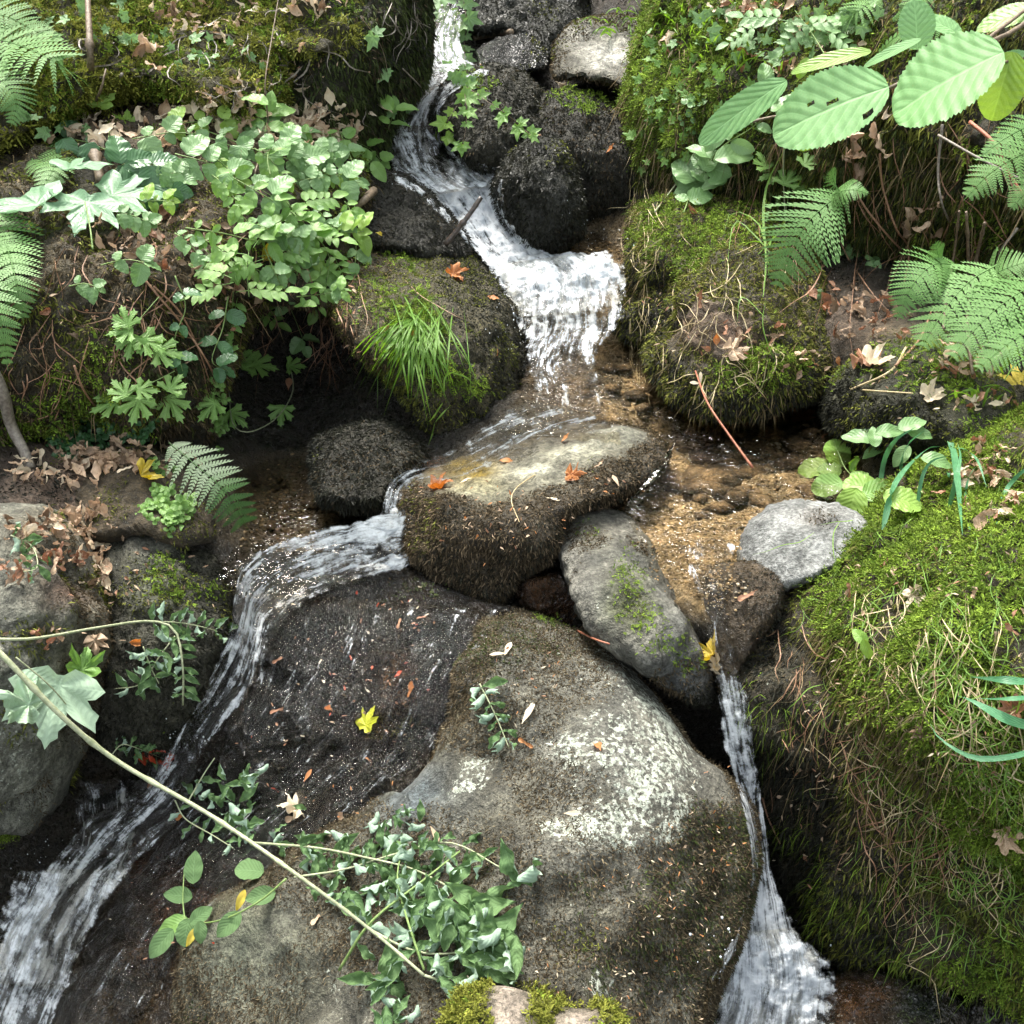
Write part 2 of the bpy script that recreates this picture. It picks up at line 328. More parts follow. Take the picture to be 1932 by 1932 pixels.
def rear_ground():  # unseen ground behind the camera, added with the slopes to cut low light
    X, A = np.meshgrid(np.linspace(-9, 9, 80), np.linspace(-7, .35, 60)); Z = -.45+np.abs(X)*.35+np.clip(-A-1.2, 0, 9)*.1
    P = np.stack([X, A, Z], -1); P[..., 2] += fbm(P, 1.5, 4, 9)*.15; h, w = A.shape; idx = np.arange(h*w).reshape(h, w)
    F = np.stack([idx[:-1, :-1], idx[:-1, 1:], idx[1:, 1:], idx[1:, :-1]], -1).reshape(-1, 4); P = P.reshape(-1, 3)
    o = link('ground', mesh('ground', P, [F], {'Col': np.tile([.03, .03, .015], (len(P), 1)), 'wet': np.zeros(len(P)), 'lich': np.full(len(P), -1.)}), M_ROCK); tag(o, kind='structure')
rear_ground()

# ================================================================ rocks
ROCKS = {}
BV, BF = [G_V], [np.vstack([G_F[:, [0, 1, 2]], G_F[:, [0, 2, 3]]])]
def rock(key, name, label, cat, outline, ctrl, rim=.12, back=.2, n=200, k=56, rough=.014, rs=9, jag=4, col=(.12,.12,.11), col2=None, cblobs=(), wet=0., wblobs=(), lich=-.35, lblobs=(), centre=None, group=None, seed=0, p=3.2, bill=.012, lump=.03, facet=0.):
    O = spline(outline, n, True); a = np.linspace(0, 2*math.pi, n, endpoint=False)
    C = np.array(centre if centre else O.mean(0)); dirv = nrm(O-C)
    cir = np.stack([np.cos(a), np.sin(a), np.full(n, seed*3.1)], 1)
    O = O+dirv*(fbm(cir*6, 1, 4, seed)*jag*1.6+fbm(cir*26, 1, 2, seed+5)*jag*.5)[:, None]
    f = tps(ctrl)
    rr = np.concatenate([np.sin(np.linspace(0, 1, k+1)[1:]*math.pi/2)**.9]); rr[-1] = 1
    R_, A_ = np.meshgrid(rr, np.arange(n), indexing='ij')
    UVp = C+(O[A_]-C)*R_[..., None]
    Y = f(UVp[..., 0], UVp[..., 1])+rim*(1-np.sqrt(np.clip(1-R_**(2*p), 0, 1)))
    front = PY(UVp[..., 0], UVp[..., 1], Y)
    ph = np.linspace(0, 1, 9)[1:]*math.pi/2; rb = np.cos(ph)*.75+.25; UVb = C+(O[None]-C)*rb[:, None, None]
    Yb = f(O[:, 0], O[:, 1])[None]+rim+back*np.sin(ph)[:, None]
    bk = PY(UVb[..., 0], UVb[..., 1], Yb)
    cf = PY(*C, f(C[0], C[1])); cb = PY(*C, Yb[-1].mean()+.01)
    V = np.vstack([cf[None], front.reshape(-1, 3), bk.reshape(-1, 3), cb[None]]); uvp = np.vstack([C[None], UVp.reshape(-1, 2), UVb.reshape(-1, 2), C[None]])
    nr = k+8; i = np.arange(n); j = (i+1) % n; F = [np.stack([np.zeros(n, int), 1+i, 1+j], 1)[:, [0, 2, 1]]]
    for r in range(nr-1):
        A, B, Cc, D = 1+r*n+i, 1+r*n+j, 1+(r+1)*n+j, 1+(r+1)*n+i
        F += [np.stack([A, B, Cc], 1), np.stack([A, Cc, D], 1)]
    F += [np.stack([1+(nr-1)*n+i, 1+(nr-1)*n+j, np.full(n, len(V)-1)], 1)]; F = np.vstack(F)
    N = norms(V, F)
    if (N[0]@(CAMP-V[0])) < 0: F = F[:, ::-1]; N = -N
    nf = 1+k*n
    fade = np.ones(len(V)); fade[1:nf] = np.repeat(np.clip((1.02-rr)*9, .25, 1), n)
    d = fbm(V, rs, 5, seed)*rough+fbm(V, rs*4, 3, seed+3)*rough*.3-np.abs(fbm(V*[1, 1, 1.6], rs*1.3, 3, seed+8))*rough*.6
    d = d+lump*fbm(V, 3.2/max(rim/.12, .6), 3, seed+31)+bill*(np.abs(fbm(V, 17, 3, seed+21))*1.6-.4)
    if facet: q_ = fbm(V, 7, 2, seed+61); d = d+facet*(np.abs(q_)*2-np.abs(fbm(V, 4, 2, seed+71))*2)
    V = V+N*(d*fade)[:, None]; N = norms(V, F)
    u, v = uvp[:, 0], uvp[:, 1]
    c = np.ones((len(V), 3))*np.array(col)
    if col2 is not None:
        t = sstep(-.25, .3, fbm(V, 12, 4, seed+11))[:, None]; c = c*(1-t)+np.array(col2)*t
    for b in cblobs:
        t = np.clip(paint(u, v, [b[:5]])*(1+.8*fbm(V, 30, 3, seed+2)), 0, 1)[:, None]; c = c*(1-t)+np.array(b[5])*t
    w = np.clip(wet+paint(u, v, wblobs), 0, 1); li = np.clip(lich+paint(u, v, lblobs), -.6, .22 if key == 'big' else 1.2)
    me = mesh(name, V, [F], {'Col': c, 'wet': w, 'lich': li})
    org = V[:nf].mean(0); me.transform(Matrix.Translation(Vector((-org).tolist())))
    o = link(name, me, M_WET if key in ('wetslab', 'gap', 'base_r', 'base_far', 'top_b') else M_ROCK, None, org.tolist()); tag(o, label, cat, group)
    ROCKS[key] = dict(o=o, V=V, F=F, N=N, uv=uvp, org=org, f=f); BV.append(V); BF.append(F); return o

# label, outline (photo px of a 1932 px wide view), (px, px, metres forward)
rock('wall', 'mossy_boulder', 'tall dark mossy boulder face hanging left of the topmost cascade', 'boulder',
 [(470,-90),(640,-120),(790,-100),(815,0),(812,110),(800,160),(745,240),(735,330),(700,350),(640,330),(560,250),(500,180),(450,60)],
 [(500,0,2.95),(560,120,2.85),(650,100,2.85),(740,60,3.0),(700,220,2.95),(760,160,3.05),(700,320,3.0),(600,250,2.8)], rim=.22, back=.5, col=(.02,.018,.01), rough=.03, seed=1, wet=.3)
rock('top_a', 'wet_boulder', 'dark boulder at the very top of the stream right of the upper fall', 'boulder',
 [(850,-40),(1000,-60),(1100,-40),(1110,40),(1090,95),(1040,120),(1000,90),(940,62),(890,60),(860,20)],
 [(880,20,4.0),(960,20,3.95),(1060,20,4.05),(1040,90,3.9)], rim=.15, back=.4, col=(.025,.025,.02), wet=.75, seed=2, n=120, k=30, rough=.03)
rock('top_b', 'wet_boulder', 'low wet dark boulder with a film of water above the ivy boulder', 'boulder',
 [(900,95),(940,70),(990,60),(1025,90),(1035,125),(1000,140),(950,135),(905,128)],
 [(920,100,3.72),(990,85,3.74),(1020,120,3.66),(940,128,3.62)], rim=.12, back=.2, col=(.03,.03,.028), wet=.95, seed=3, n=100, k=26, rough=.025)
rock('pale_top', 'pale_boulder', 'boulder with a pale bare patch on top at the head of the stream', 'boulder',
 [(1042,110),(1060,60),(1095,35),(1150,25),(1230,40),(1260,110),(1240,180),(1205,196),(1160,165),(1100,150),(1050,148)],
 [(1070,110,3.45),(1110,60,3.6),(1180,60,3.6),(1150,130,3.35),(1230,150,3.4)], rim=.12, back=.35, col=(.06,.055,.04), cblobs=[(1160,100,55,1.2,30,(.42,.41,.36)),(1090,60,25,.7,25,(.3,.29,.25))], lblobs=[(1165,100,50,.5,28)], seed=4, n=130, k=34)
rock('ivy_b', 'mossy_boulder', 'round dark mossy boulder with ivy trailing over it beside the upper cascade', 'boulder',
 [(815,205),(830,165),(875,132),(930,122),(985,135),(1018,175),(1022,230),(1000,275),(965,312),(905,318),(875,300),(850,265),(825,240)],
 [(840,200,3.22),(900,160,3.22),(980,170,3.26),(900,260,3.05),(970,260,3.08),(930,210,3.08)], rim=.16, back=.3, col=(.022,.02,.012), wet=.35, seed=5, n=150, k=40, rough=.022)
rock('broad', 'mossy_boulder', 'broad mossy boulder with an olive top behind the wedge boulder', 'boulder',
 [(990,230),(1005,190),(1050,168),(1100,172),(1150,192),(1195,215),(1225,280),(1230,380),(1215,450),(1150,465),(1085,460),(1040,380),(1000,320)],
 [(1020,220,3.22),(1080,190,3.22),(1180,230,3.22),(1080,280,3.12),(1180,300,3.08),(1150,420,3.14),(1100,430,3.14)], rim=.14, back=.3, col=(.022,.02,.014), wet=.35, seed=6, n=160, k=44, rough=.025)
rock('wedge', 'mossy_boulder', 'wedge shaped black mossy boulder standing between the cascade and the small pool', 'boulder',
 [(925,355),(945,310),(975,275),(1015,252),(1055,268),(1082,300),(1100,350),(1105,410),(1095,450),(1050,474),(1000,472),(960,440),(935,400)],
 [(950,350,2.86),(1010,275,2.80),(1070,310,2.80),(1020,360,2.70),(1080,420,2.74),(1020,450,2.72),(960,410,2.80)], rim=.16, p=2.2, back=.25, col=(.016,.016,.012), wet=.6, seed=7, n=150, k=42, rough=.02)
rock('left_dark', 'mossy_boulder', 'dark wet mossy boulder left of the middle cascade under the stick', 'boulder',
 [(660,440),(672,380),(690,340),(730,325),(780,345),(830,385),(870,430),(892,470),(880,492),(830,490),(760,480),(700,470)],
 [(700,370,2.82),(760,370,2.82),(720,440,2.66),(820,430,2.75),(870,470,2.76)], rim=.12, back=.3, col=(.018,.017,.012), wet=.55, seed=8, n=140, k=38, rough=.02)
rock('centre', 'mossy_boulder', 'large rounded mossy boulder with the grass tuft left of the white water', 'boulder',
 [(630,500),(635,450),(690,440),(760,462),(850,468),(905,488),(950,545),(982,610),(994,680),(986,745),(935,792),(890,812),(850,832),(800,818),(770,770),(735,720),(690,680),(650,630),(628,570)],
 [(660,480,2.6),(760,490,2.62),(880,510,2.66),(700,600,2.26),(800,580,2.32),(920,590,2.4),(850,680,2.14),(960,700,2.28),(760,690,2.16),(830,790,2.08),(920,770,2.14)], rim=.17, back=.35, n=260, k=70, col=(.05,.043,.022), wet=.12, seed=9, rough=.024)
rock('small_l', 'mossy_rock', 'small shaggy dark mossy rock at the left end of the slab', 'rock',
 [(588,870),(600,830),(640,812),(700,802),(760,812),(800,832),(805,860),(775,885),(745,920),(725,955),(660,965),(615,945),(595,910)],
 [(620,850,2.0),(700,820,2.04),(780,840,2.02),(660,910,1.88),(720,900,1.88)], rim=.1, back=.15, n=150, k=40, col=(.018,.016,.011), wet=.5, seed=10, rough=.018)
rock('slab', 'mossy_slab_rock', 'slab rock with a bare pale top and shaggy brown moss front amid the stream', 'rock',
 [(745,985),(752,935),(790,895),(850,865),(905,845),(960,822),(1030,802),(1100,795),(1180,800),(1235,822),(1266,858),(1245,885),(1210,920),(1160,945),(1110,962),(1062,985),(1052,1040),(1010,1072),(970,1100),(925,1132),(870,1120),(810,1085),(765,1045)],
 [(770,950,1.78),(840,900,1.86),(960,850,1.93),(1100,815,2.0),(1220,840,1.9),(860,948,1.70),(1010,912,1.73),(1110,855,1.83),(1240,865,1.84),(830,1050,1.63),(960,1000,1.62),(1060,940,1.69),(1150,910,1.75),(930,1100,1.62)],
 rim=.1, back=.22, n=280, k=76, centre=(985,945), col=(.035,.027,.018), col2=(.05,.04,.025),
 cblobs=[(900,908,75,1.1,24,(.26,.25,.17)),(1000,882,75,1.2,22,(.29,.285,.22)),(1085,848,75,1.1,18,(.27,.265,.2)),(1165,822,55,.9,14,(.22,.22,.17)),(880,880,60,.9,22,(.14,.10,.02))], wet=.1, wblobs=[(850,870,110,.8,35),(960,840,120,.8,25)], seed=11, rough=.014, rs=8, jag=3, facet=.008)
rock('oblong', 'grey_boulder', 'oblong grey boulder with a green moss stripe leaning against the slab rock', 'boulder',
 [(1048,1015),(1060,978),(1105,960),(1155,956),(1195,975),(1228,1020),(1252,1075),(1285,1125),(1322,1190),(1345,1260),(1350,1320),(1325,1335),(1275,1308),(1215,1270),(1155,1222),(1110,1172),(1080,1120),(1058,1065)],
 [(1075,1000,1.66),(1150,975,1.69),(1210,1030,1.60),(1100,1080,1.50),(1180,1080,1.48),(1250,1120,1.46),(1140,1170,1.40),(1230,1200,1.34),(1310,1220,1.37),(1260,1270,1.32),(1330,1310,1.33)],
 rim=.09, back=.18, n=240, k=64, col=(.08,.08,.07), col2=(.135,.13,.11), facet=.012, cblobs=[(1190,1130,45,.9,70,(.05,.055,.02)),(1110,1000,60,.5,35,(.09,.08,.05)),(1300,1280,45,.8,50,(.05,.055,.06))], wet=.12, wblobs=[(1300,1290,60,.45)], lich=-.25, bill=.004, lump=.012, seed=12, rough=.016, rs=11, p=3.5)
rock('gap', 'wet_rock', 'small glistening brown rock wedged under the slab rock and the oblong boulder', 'rock',
 [(972,1120),(990,1090),(1030,1078),(1065,1085),(1085,1120),(1110,1160),(1120,1200),(1060,1190),(1010,1160),(980,1145)],
 [(1000,1110,1.62),(1050,1100,1.60),(1080,1160,1.62),(1020,1140,1.58)], rim=.06, back=.1, n=100, k=24, col=(.06,.03,.014), wet=1, bill=.004, lump=.012, seed=13, rough=.014)
rock('wetslab', 'wet_bedrock_slab', 'dark wet sloping slab under the left stream sprinkled with orange leaves', 'rock',
 [(425,1075),(470,1050),(560,1040),(660,1045),(760,1062),(830,1095),(890,1125),(960,1150),(1000,1200),(950,1320),(900,1420),(820,1520),(720,1600),(600,1690),(520,1800),(440,1932),(360,2080),(200,2190),(-60,2160),(-140,2000),(-120,1850),(20,1720),(120,1610),(150,1520),(240,1450),(330,1390),(400,1270),(430,1170)],
 [(450,1080,1.70),(600,1080,1.66),(740,1110,1.62),(900,1150,1.50),(450,1200,1.58),(600,1280,1.46),(760,1260,1.43),(900,1300,1.34),(360,1390,1.49),(500,1500,1.33),(700,1450,1.30),(820,1430,1.27),(230,1550,1.38),(350,1650,1.23),(500,1600,1.22),(600,1620,1.17),(170,1620,1.33),(60,1760,1.21),(250,1820,1.09),(350,1850,1.04),(0,1900,1.10),(150,1950,1.0),(300,2050,.93)],
 rim=.1, back=.3, n=340, k=110, centre=(480,1500), col=(.008,.007,.006), col2=(.014,.010,.007), wet=1.,
 cblobs=[(740,1290,45,.5,50,(.10,.04,.006)),(700,1380,35,.6,30,(.07,.03,.006)),(320,1790,110,.8,80,(.05,.028,.014)),(230,1900,120,.8,60,(.06,.04,.02)),(230,1620,60,.6,50,(.06,.02,.008)),(330,1700,60,.7,60,(.08,.035,.014))],
 bill=.014, lump=.025, seed=14, rough=.026, rs=11, jag=5)
rock('big', 'lichen_boulder', 'huge grey boulder with white lichen crust and brown moss filling the lower middle', 'boulder',
 [(905,1150),(955,1142),(1010,1155),(1060,1182),(1130,1215),(1200,1272),(1262,1350),(1310,1418),(1378,1462),(1425,1520),(1437,1580),(1430,1660),(1408,1730),(1390,1790),(1360,1860),(1335,1950),(1290,2120),(1000,2240),(600,2260),(300,2180),(255,2020),(262,1900),(300,1800),(372,1715),(480,1645),(600,1568),(735,1480),(815,1410),(850,1310),(868,1230)],
 [(930,1165,1.49),(1000,1170,1.48),(1100,1220,1.43),(900,1250,1.38),(1050,1300,1.29),(1200,1300,1.33),(880,1400,1.25),(1050,1450,1.15),(1250,1420,1.18),(760,1520,1.20),(950,1580,1.06),(1150,1580,1.03),(1380,1550,1.13),(600,1640,1.12),(750,1720,1.0),(1000,1750,.93),(1250,1720,.97),(1390,1700,1.04),(450,1740,1.08),(550,1850,.98),(800,1880,.88),(1100,1880,.85),(1320,1850,.93),(400,1900,1.0),(700,2100,.75),(1200,2100,.75),(350,2080,.9)],
 rim=.075, back=.35, n=420, k=130, centre=(880,1700), col=(.072,.066,.046), col2=(.105,.10,.078), lich=-.42,
 lblobs=[(1170,1250,110,.75,70),(1250,1400,80,.7,100),(1110,1420,120,.7,60),(1190,1560,110,.8,50),(1180,1540,60,.4,40),(1240,1480,90,.35,50),(1060,1560,60,.6,40),(880,1480,40,.8,35),(900,1440,30,.5,30),(760,1480,50,.35,30),(1130,1860,50,.7,35),(1060,1680,60,.3,40),(560,1860,110,.32,70),(640,1950,90,.35,60),(440,1850,60,.2,60),(1250,1510,60,.55,60)],
 cblobs=[(450,1800,150,.7,120,(.13,.14,.10)),(780,1500,80,.8,60,(.09,.11,.12)),(1150,1420,200,.5,200,(.17,.17,.15))], wblobs=[(560,1640,120,.5,60),(780,1480,90,.5,60),(360,1820,70,.5,110)], bill=.004, lump=.012, seed=15, rough=.026, rs=5, jag=4, p=6, facet=.012)
rock('left_grey', 'grey_boulder', 'pale grey boulder under leaf litter at the left edge of the photo', 'boulder',
 [(-200,1020),(-80,960),(40,950),(110,970),(165,1020),(200,1100),(212,1200),(205,1300),(180,1390),(140,1470),(90,1530),(20,1570),(-100,1600),(-240,1500),(-280,1250)],
 [(-100,1050,1.45),(50,990,1.50),(140,1050,1.50),(40,1120,1.34),(150,1180,1.40),(-50,1250,1.24),(100,1280,1.28),(60,1400,1.22),(160,1380,1.32),(20,1500,1.24)],
 rim=.12, back=.3, n=220, k=60, col=(.10,.10,.08), col2=(.15,.15,.12), lich=-.25, lblobs=[(20,1430,60,.35,80)], cblobs=[(165,1280,45,1.,130,(.07,.055,.03)),(90,1000,80,.8,45,(.09,.07,.045)),(120,1120,60,.9,30,(.10,.06,.04))], bill=.004, lump=.012, seed=16, rough=.026, facet=.03)
rock('left_moss', 'mossy_boulder', 'squat dark boulder with a green moss cap beside the bend of the left stream', 'boulder',
 [(185,1020),(230,985),(300,975),(365,995),(415,1040),(440,1100),(442,1180),(430,1260),(395,1330),(345,1400),(270,1440),(205,1430),(185,1330),(200,1200),(190,1100)],
 [(230,1010,1.68),(320,1000,1.70),(400,1060,1.68),(280,1100,1.56),(380,1150,1.57),(250,1220,1.46),(400,1230,1.52),(300,1330,1.42),(250,1400,1.42)],
 rim=.1, back=.25, n=200, k=54, col=(.035,.033,.022), cblobs=[(300,1100,70,.8,70,(.07,.075,.05)),(290,1010,50,.7,30,(.12,.12,.10))], wet=.2, wblobs=[(350,1300,120,.4)], seed=17, rough=.02)
rock('flat_pale', 'pale_boulder', 'smooth pale grey stone at the pool outlet half under the right bank moss', 'boulder',
 [(1388,1045),(1400,1000),(1430,968),(1470,948),(1530,946),(1590,955),(1640,985),(1640,1040),(1570,1080),(1500,1110),(1440,1120),(1400,1085)],
 [(1410,1040,1.53),(1450,980,1.58),(1540,965,1.58),(1480,1050,1.46),(1580,1010,1.5),(1450,1095,1.46)], rim=.05, back=.12, n=160, k=44, col=(.16,.165,.16), col2=(.24,.245,.235), lich=-.9, p=4.5, cblobs=[(1540,975,38,.9,18,(.07,.06,.05))], bill=.004, lump=.012, seed=18, rough=.009, rs=7)
rock('lip', 'wet_rock', 'wet brown rock forming the lip of the right hand fall', 'rock',
 [(1335,1085),(1380,1060),(1440,1065),(1480,1100),(1470,1160),(1430,1220),(1400,1290),(1380,1330),(1350,1290),(1335,1220),(1322,1150)],
 [(1360,1100,1.46),(1430,1090,1.44),(1380,1160,1.40),(1440,1150,1.38),(1370,1240,1.37),(1400,1260,1.35)], rim=.05, back=.15, n=120, k=30, col=(.06,.045,.03), wet=.7, bill=.004, lump=.012, seed=19, rough=.012)
rock('right_mid', 'mossy_boulder', 'big mossy boulder with brown soil patch right of the middle pool', 'boulder',
 [(1175,560),(1180,490),(1195,420),(1225,385),(1290,375),(1380,380),(1450,395),(1520,440),(1555,520),(1575,600),(1575,680),(1545,740),(1490,765),(1440,790),(1380,798),(1320,800),(1275,770),(1240,715),(1205,660),(1165,610)],
 [(1210,440,2.72),(1300,400,2.66),(1420,420,2.58),(1200,560,2.56),(1330,500,2.34),(1460,500,2.36),(1540,560,2.22),(1240,640,2.32),(1350,620,2.14),(1470,640,2.08),(1550,680,2.05),(1310,740,2.05),(1420,750,1.98),(1500,730,1.98)],
 rim=.15, back=.3, n=280, k=76, col=(.035,.03,.016), cblobs=[(1350,620,70,1.,45,(.12,.08,.055)),(1480,560,50,.6,50,(.09,.065,.04))], wet=.15, lump=.06, bill=.022, facet=.03, seed=20, rough=.026)
rock('right_small', 'mossy_rock', 'shaggy moss covered rock beside the dark inlet of the pool under the ferns', 'rock',
 [(1560,790),(1565,730),(1600,680),(1660,650),(1740,645),(1830,670),(1900,720),(1920,790),(1880,850),(1800,870),(1720,880),(1650,860),(1590,830)],
 [(1590,720,1.98),(1680,680,1.96),(1800,700,1.90),(1620,800,1.86),(1720,790,1.78),(1830,790,1.74),(1740,860,1.78)], rim=.12, back=.25, n=200, k=50, col=(.03,.03,.016), wet=.1, seed=21, rough=.022)
rock('upper_r', 'mossy_bank', 'high mossy bank with hanging moss and trailing roots at the upper right', 'bank',
 [(1195,330),(1185,230),(1195,120),(1230,30),(1280,-60),(1500,-120),(1900,-130),(2200,-60),(2300,200),(2250,430),(2050,560),(1900,590),(1780,600),(1700,585),(1640,540),(1560,480),(1480,420),(1400,370),(1300,345),(1215,380)],
 [(1230,200,2.98),(1300,60,3.05),(1250,320,2.92),(1380,180,2.78),(1500,60,2.8),(1480,330,2.66),(1600,200,2.45),(1650,50,2.6),(1750,300,2.3),(1700,470,2.42),(1850,130,2.25),(1900,350,2.12),(1880,520,2.2),(2100,200,2.0),(2100,450,1.95)],
 rim=.2, back=.6, n=340, k=100, centre=(1700,240), col=(.03,.026,.014), lump=.08, bill=.03, seed=22, rough=.04, rs=7, jag=8)
rock('right_bank', 'mossy_bank', 'broad moss and dry grass covered bank filling the lower right', 'bank',
 [(1385,1190),(1400,1140),(1445,1100),(1500,1055),(1550,1025),(1620,1000),(1690,950),(1750,890),(1800,850),(1880,800),(2000,760),(2200,800),(2400,1100),(2400,1700),(2250,2000),(2000,2000),(1900,1900),(1800,1850),(1690,1835),(1600,1815),(1560,1805),(1510,1780),(1480,1720),(1460,1640),(1440,1540),(1425,1440),(1405,1330)],
 [(1430,1180,1.40),(1500,1090,1.46),(1600,1040,1.48),(1750,930,1.56),(1900,830,1.60),(1460,1300,1.28),(1560,1200,1.30),(1700,1080,1.36),(1850,1000,1.36),(1500,1450,1.24),(1620,1350,1.14),(1800,1200,1.12),(1920,1100,1.18),(1520,1620,1.22),(1680,1550,1.08),(1850,1450,1.0),(1560,1760,1.17),(1700,1740,1.07),(1850,1700,.99),(1930,1850,.95),(2200,1300,1.0),(2200,1700,.9)],
 rim=.13, back=.5, n=400, k=130, centre=(1830,1380), col=(.03,.026,.014), col2=(.045,.035,.018), wblobs=[(1500,1650,120,.6,200)], lump=.07, facet=.03, seed=23, rough=.03, rs=8, jag=5)
rock('base_r', 'wet_rock', 'wet rock glinting at the foot of the right hand fall', 'rock',
 [(1545,1880),(1570,1840),(1640,1822),(1720,1832),(1790,1850),(1830,1900),(1850,2000),(1750,2060),(1600,2050),(1540,1980)],
 [(1580,1880,1.045),(1680,1860,1.04),(1780,1890,1.01),(1620,1980,.95),(1750,1990,.93)], rim=.05, back=.1, n=140, k=36, col=(.03,.022,.014), cblobs=[(1730,1900,60,1.,50,(.02,.026,.02)),(1620,1880,60,1,50,(.06,.028,.010))], wet=1, bill=.004, lump=.012, seed=24, rough=.012)
rock('base_far', 'wet_rock', 'small wet stones in the lower right corner under the bank', 'rock',
 [(1820,1890),(1850,1860),(1900,1865),(1960,1880),(1990,1950),(1950,2020),(1850,2000)],
 [(1850,1900,1.0),(1930,1900,.98),(1900,1980,.93)], rim=.04, back=.1, n=90, k=24, col=(.04,.035,.03), wet=1, bill=.004, lump=.012, seed=25, rough=.012)
rock('upper_l', 'mossy_bank', 'mossy rock bank with overhanging top at the upper left', 'bank',
 [(-260,330),(-280,60),(-100,-100),(200,-130),(420,-130),(560,-100),(660,-60),(700,10),(690,80),(660,110),(600,90),(560,110),(530,190),(480,220),(400,190),(300,170),(180,190),(60,260),(-80,340)],
 [(0,50,2.7),(150,120,2.55),(300,40,2.85),(420,120,2.72),(560,50,2.85),(640,40,2.85),(500,160,2.7),(-100,200,2.4),(60,220,2.5)], rim=.2, back=.5, n=280, k=70, centre=(260,50), col=(.045,.04,.018), lump=.08, bill=.03, seed=26, rough=.04, rs=7, jag=7)
rock('ledge', 'mossy_bank', 'ferny earth bank with brown moss face overgrown by honeysuckle at the left', 'bank',
 [(-260,420),(-150,310),(0,280),(120,240),(260,205),(420,190),(560,205),(640,240),(690,300),(705,360),(690,430),(670,520),(640,600),(600,560),(540,560),(490,600),(450,680),(425,760),(400,830),(330,850),(240,830),(160,790),(60,800),(-60,860),(-250,850),(-300,600)],
 [(0,330,2.35),(200,270,2.5),(420,230,2.66),(600,270,2.72),(670,360,2.6),(100,450,2.1),(300,400,2.24),(480,400,2.35),(600,430,2.45),(640,540,2.42),(200,580,2.0),(400,560,2.12),(480,560,2.25),(100,720,1.9),(280,720,1.95),(400,740,2.05),(0,820,1.85),(-150,600,1.8)],
 rim=.15, back=.45, n=360, k=100, centre=(240,520), col=(.03,.026,.014), col2=(.05,.04,.02), cblobs=[(450,240,200,.9,45,(.13,.09,.06)),(300,470,200,.6,60,(.09,.065,.04))], lump=.07, bill=.025, seed=27, rough=.035, rs=8, jag=8)
rock('litter_sh', 'earth_ledge', 'low earth ledge heaped with brown leaf litter left of the stream', 'ledge',
 [(-200,1010),(-180,900),(-40,860),(60,865),(150,850),(250,845),(320,865),(370,900),(395,950),(405,1000),(380,1025),(300,1010),(200,1020),(100,1010),(-60,1030)],
 [(-60,940,1.72),(60,920,1.76),(200,880,1.84),(320,900,1.84),(200,960,1.72),(330,980,1.73),(60,990,1.66)], rim=.07, back=.25, n=220, k=50, centre=(130,940), col=(.055,.042,.025), seed=28, rough=.02, jag=6)

BVH = BVHTree.FromPolygons(np.vstack(BV).tolist(), np.vstack([f+o for f, o in zip(BF, np.cumsum([0]+[len(v) for v in BV[:-1]]))]).tolist(), all_triangles=True)
def hit(u, v):
    d = ray(u, v); r = BVH.ray_cast(Vector(CAMP.tolist()), Vector(nrm(d).tolist()))
    if r[0] is None: return PY(u, v, gf(u, v)), np.array([0, 0, 1.])
    n = np.array(r[1]);
    if n@(CAMP-np.array(r[0])) < 0: n = -n
    return np.array(r[0]), n
def hity(u, v): return hit(u, v)[0][1]

# ================================================================ added canopy high over the stream (outside the frame: shades and reflects)
def canopy():
    rs = np.random.RandomState(77); N = 30000
    x = rs.uniform(-16, 16, N); y = rs.uniform(-11, 15, N); z = rs.uniform(6.5, 9.5, N)+.25*np.abs(x)
    P = np.stack([x, y, z], 1); g1 = fbm(P*[1, 1, .3], .55, 4, 5)+.35*np.clip(1-np.abs(x+.12*y)/3.0, 0, 1)*-1
    keep = g1 > -.12; P = P[keep]; n = len(P)
    d = nrm(rs.randn(n, 3)*[1, 1, .5]); s = nrm(np.cross(d, rs.randn(n, 3)*[.5, .5, 1])); L = rs.uniform(.18, .42, n)[:, None]
    q = np.stack([P, P+d*L*.5-s*L*.32, P+d*L, P+d*L*.5+s*L*.32], 1).reshape(-1, 3)
    c = np.repeat(np.array([.05, .11, .02])*(1+rs.rand(n, 1)), 4, 0)
    o = link('added_shade_canopy', mesh('added_shade_canopy', q, [np.arange(n*4).reshape(n, 4)], {'Col': c, 'wet': np.zeros(n*4)}, smooth=False), M_MOSS); tag(o, kind='stuff')
canopy()
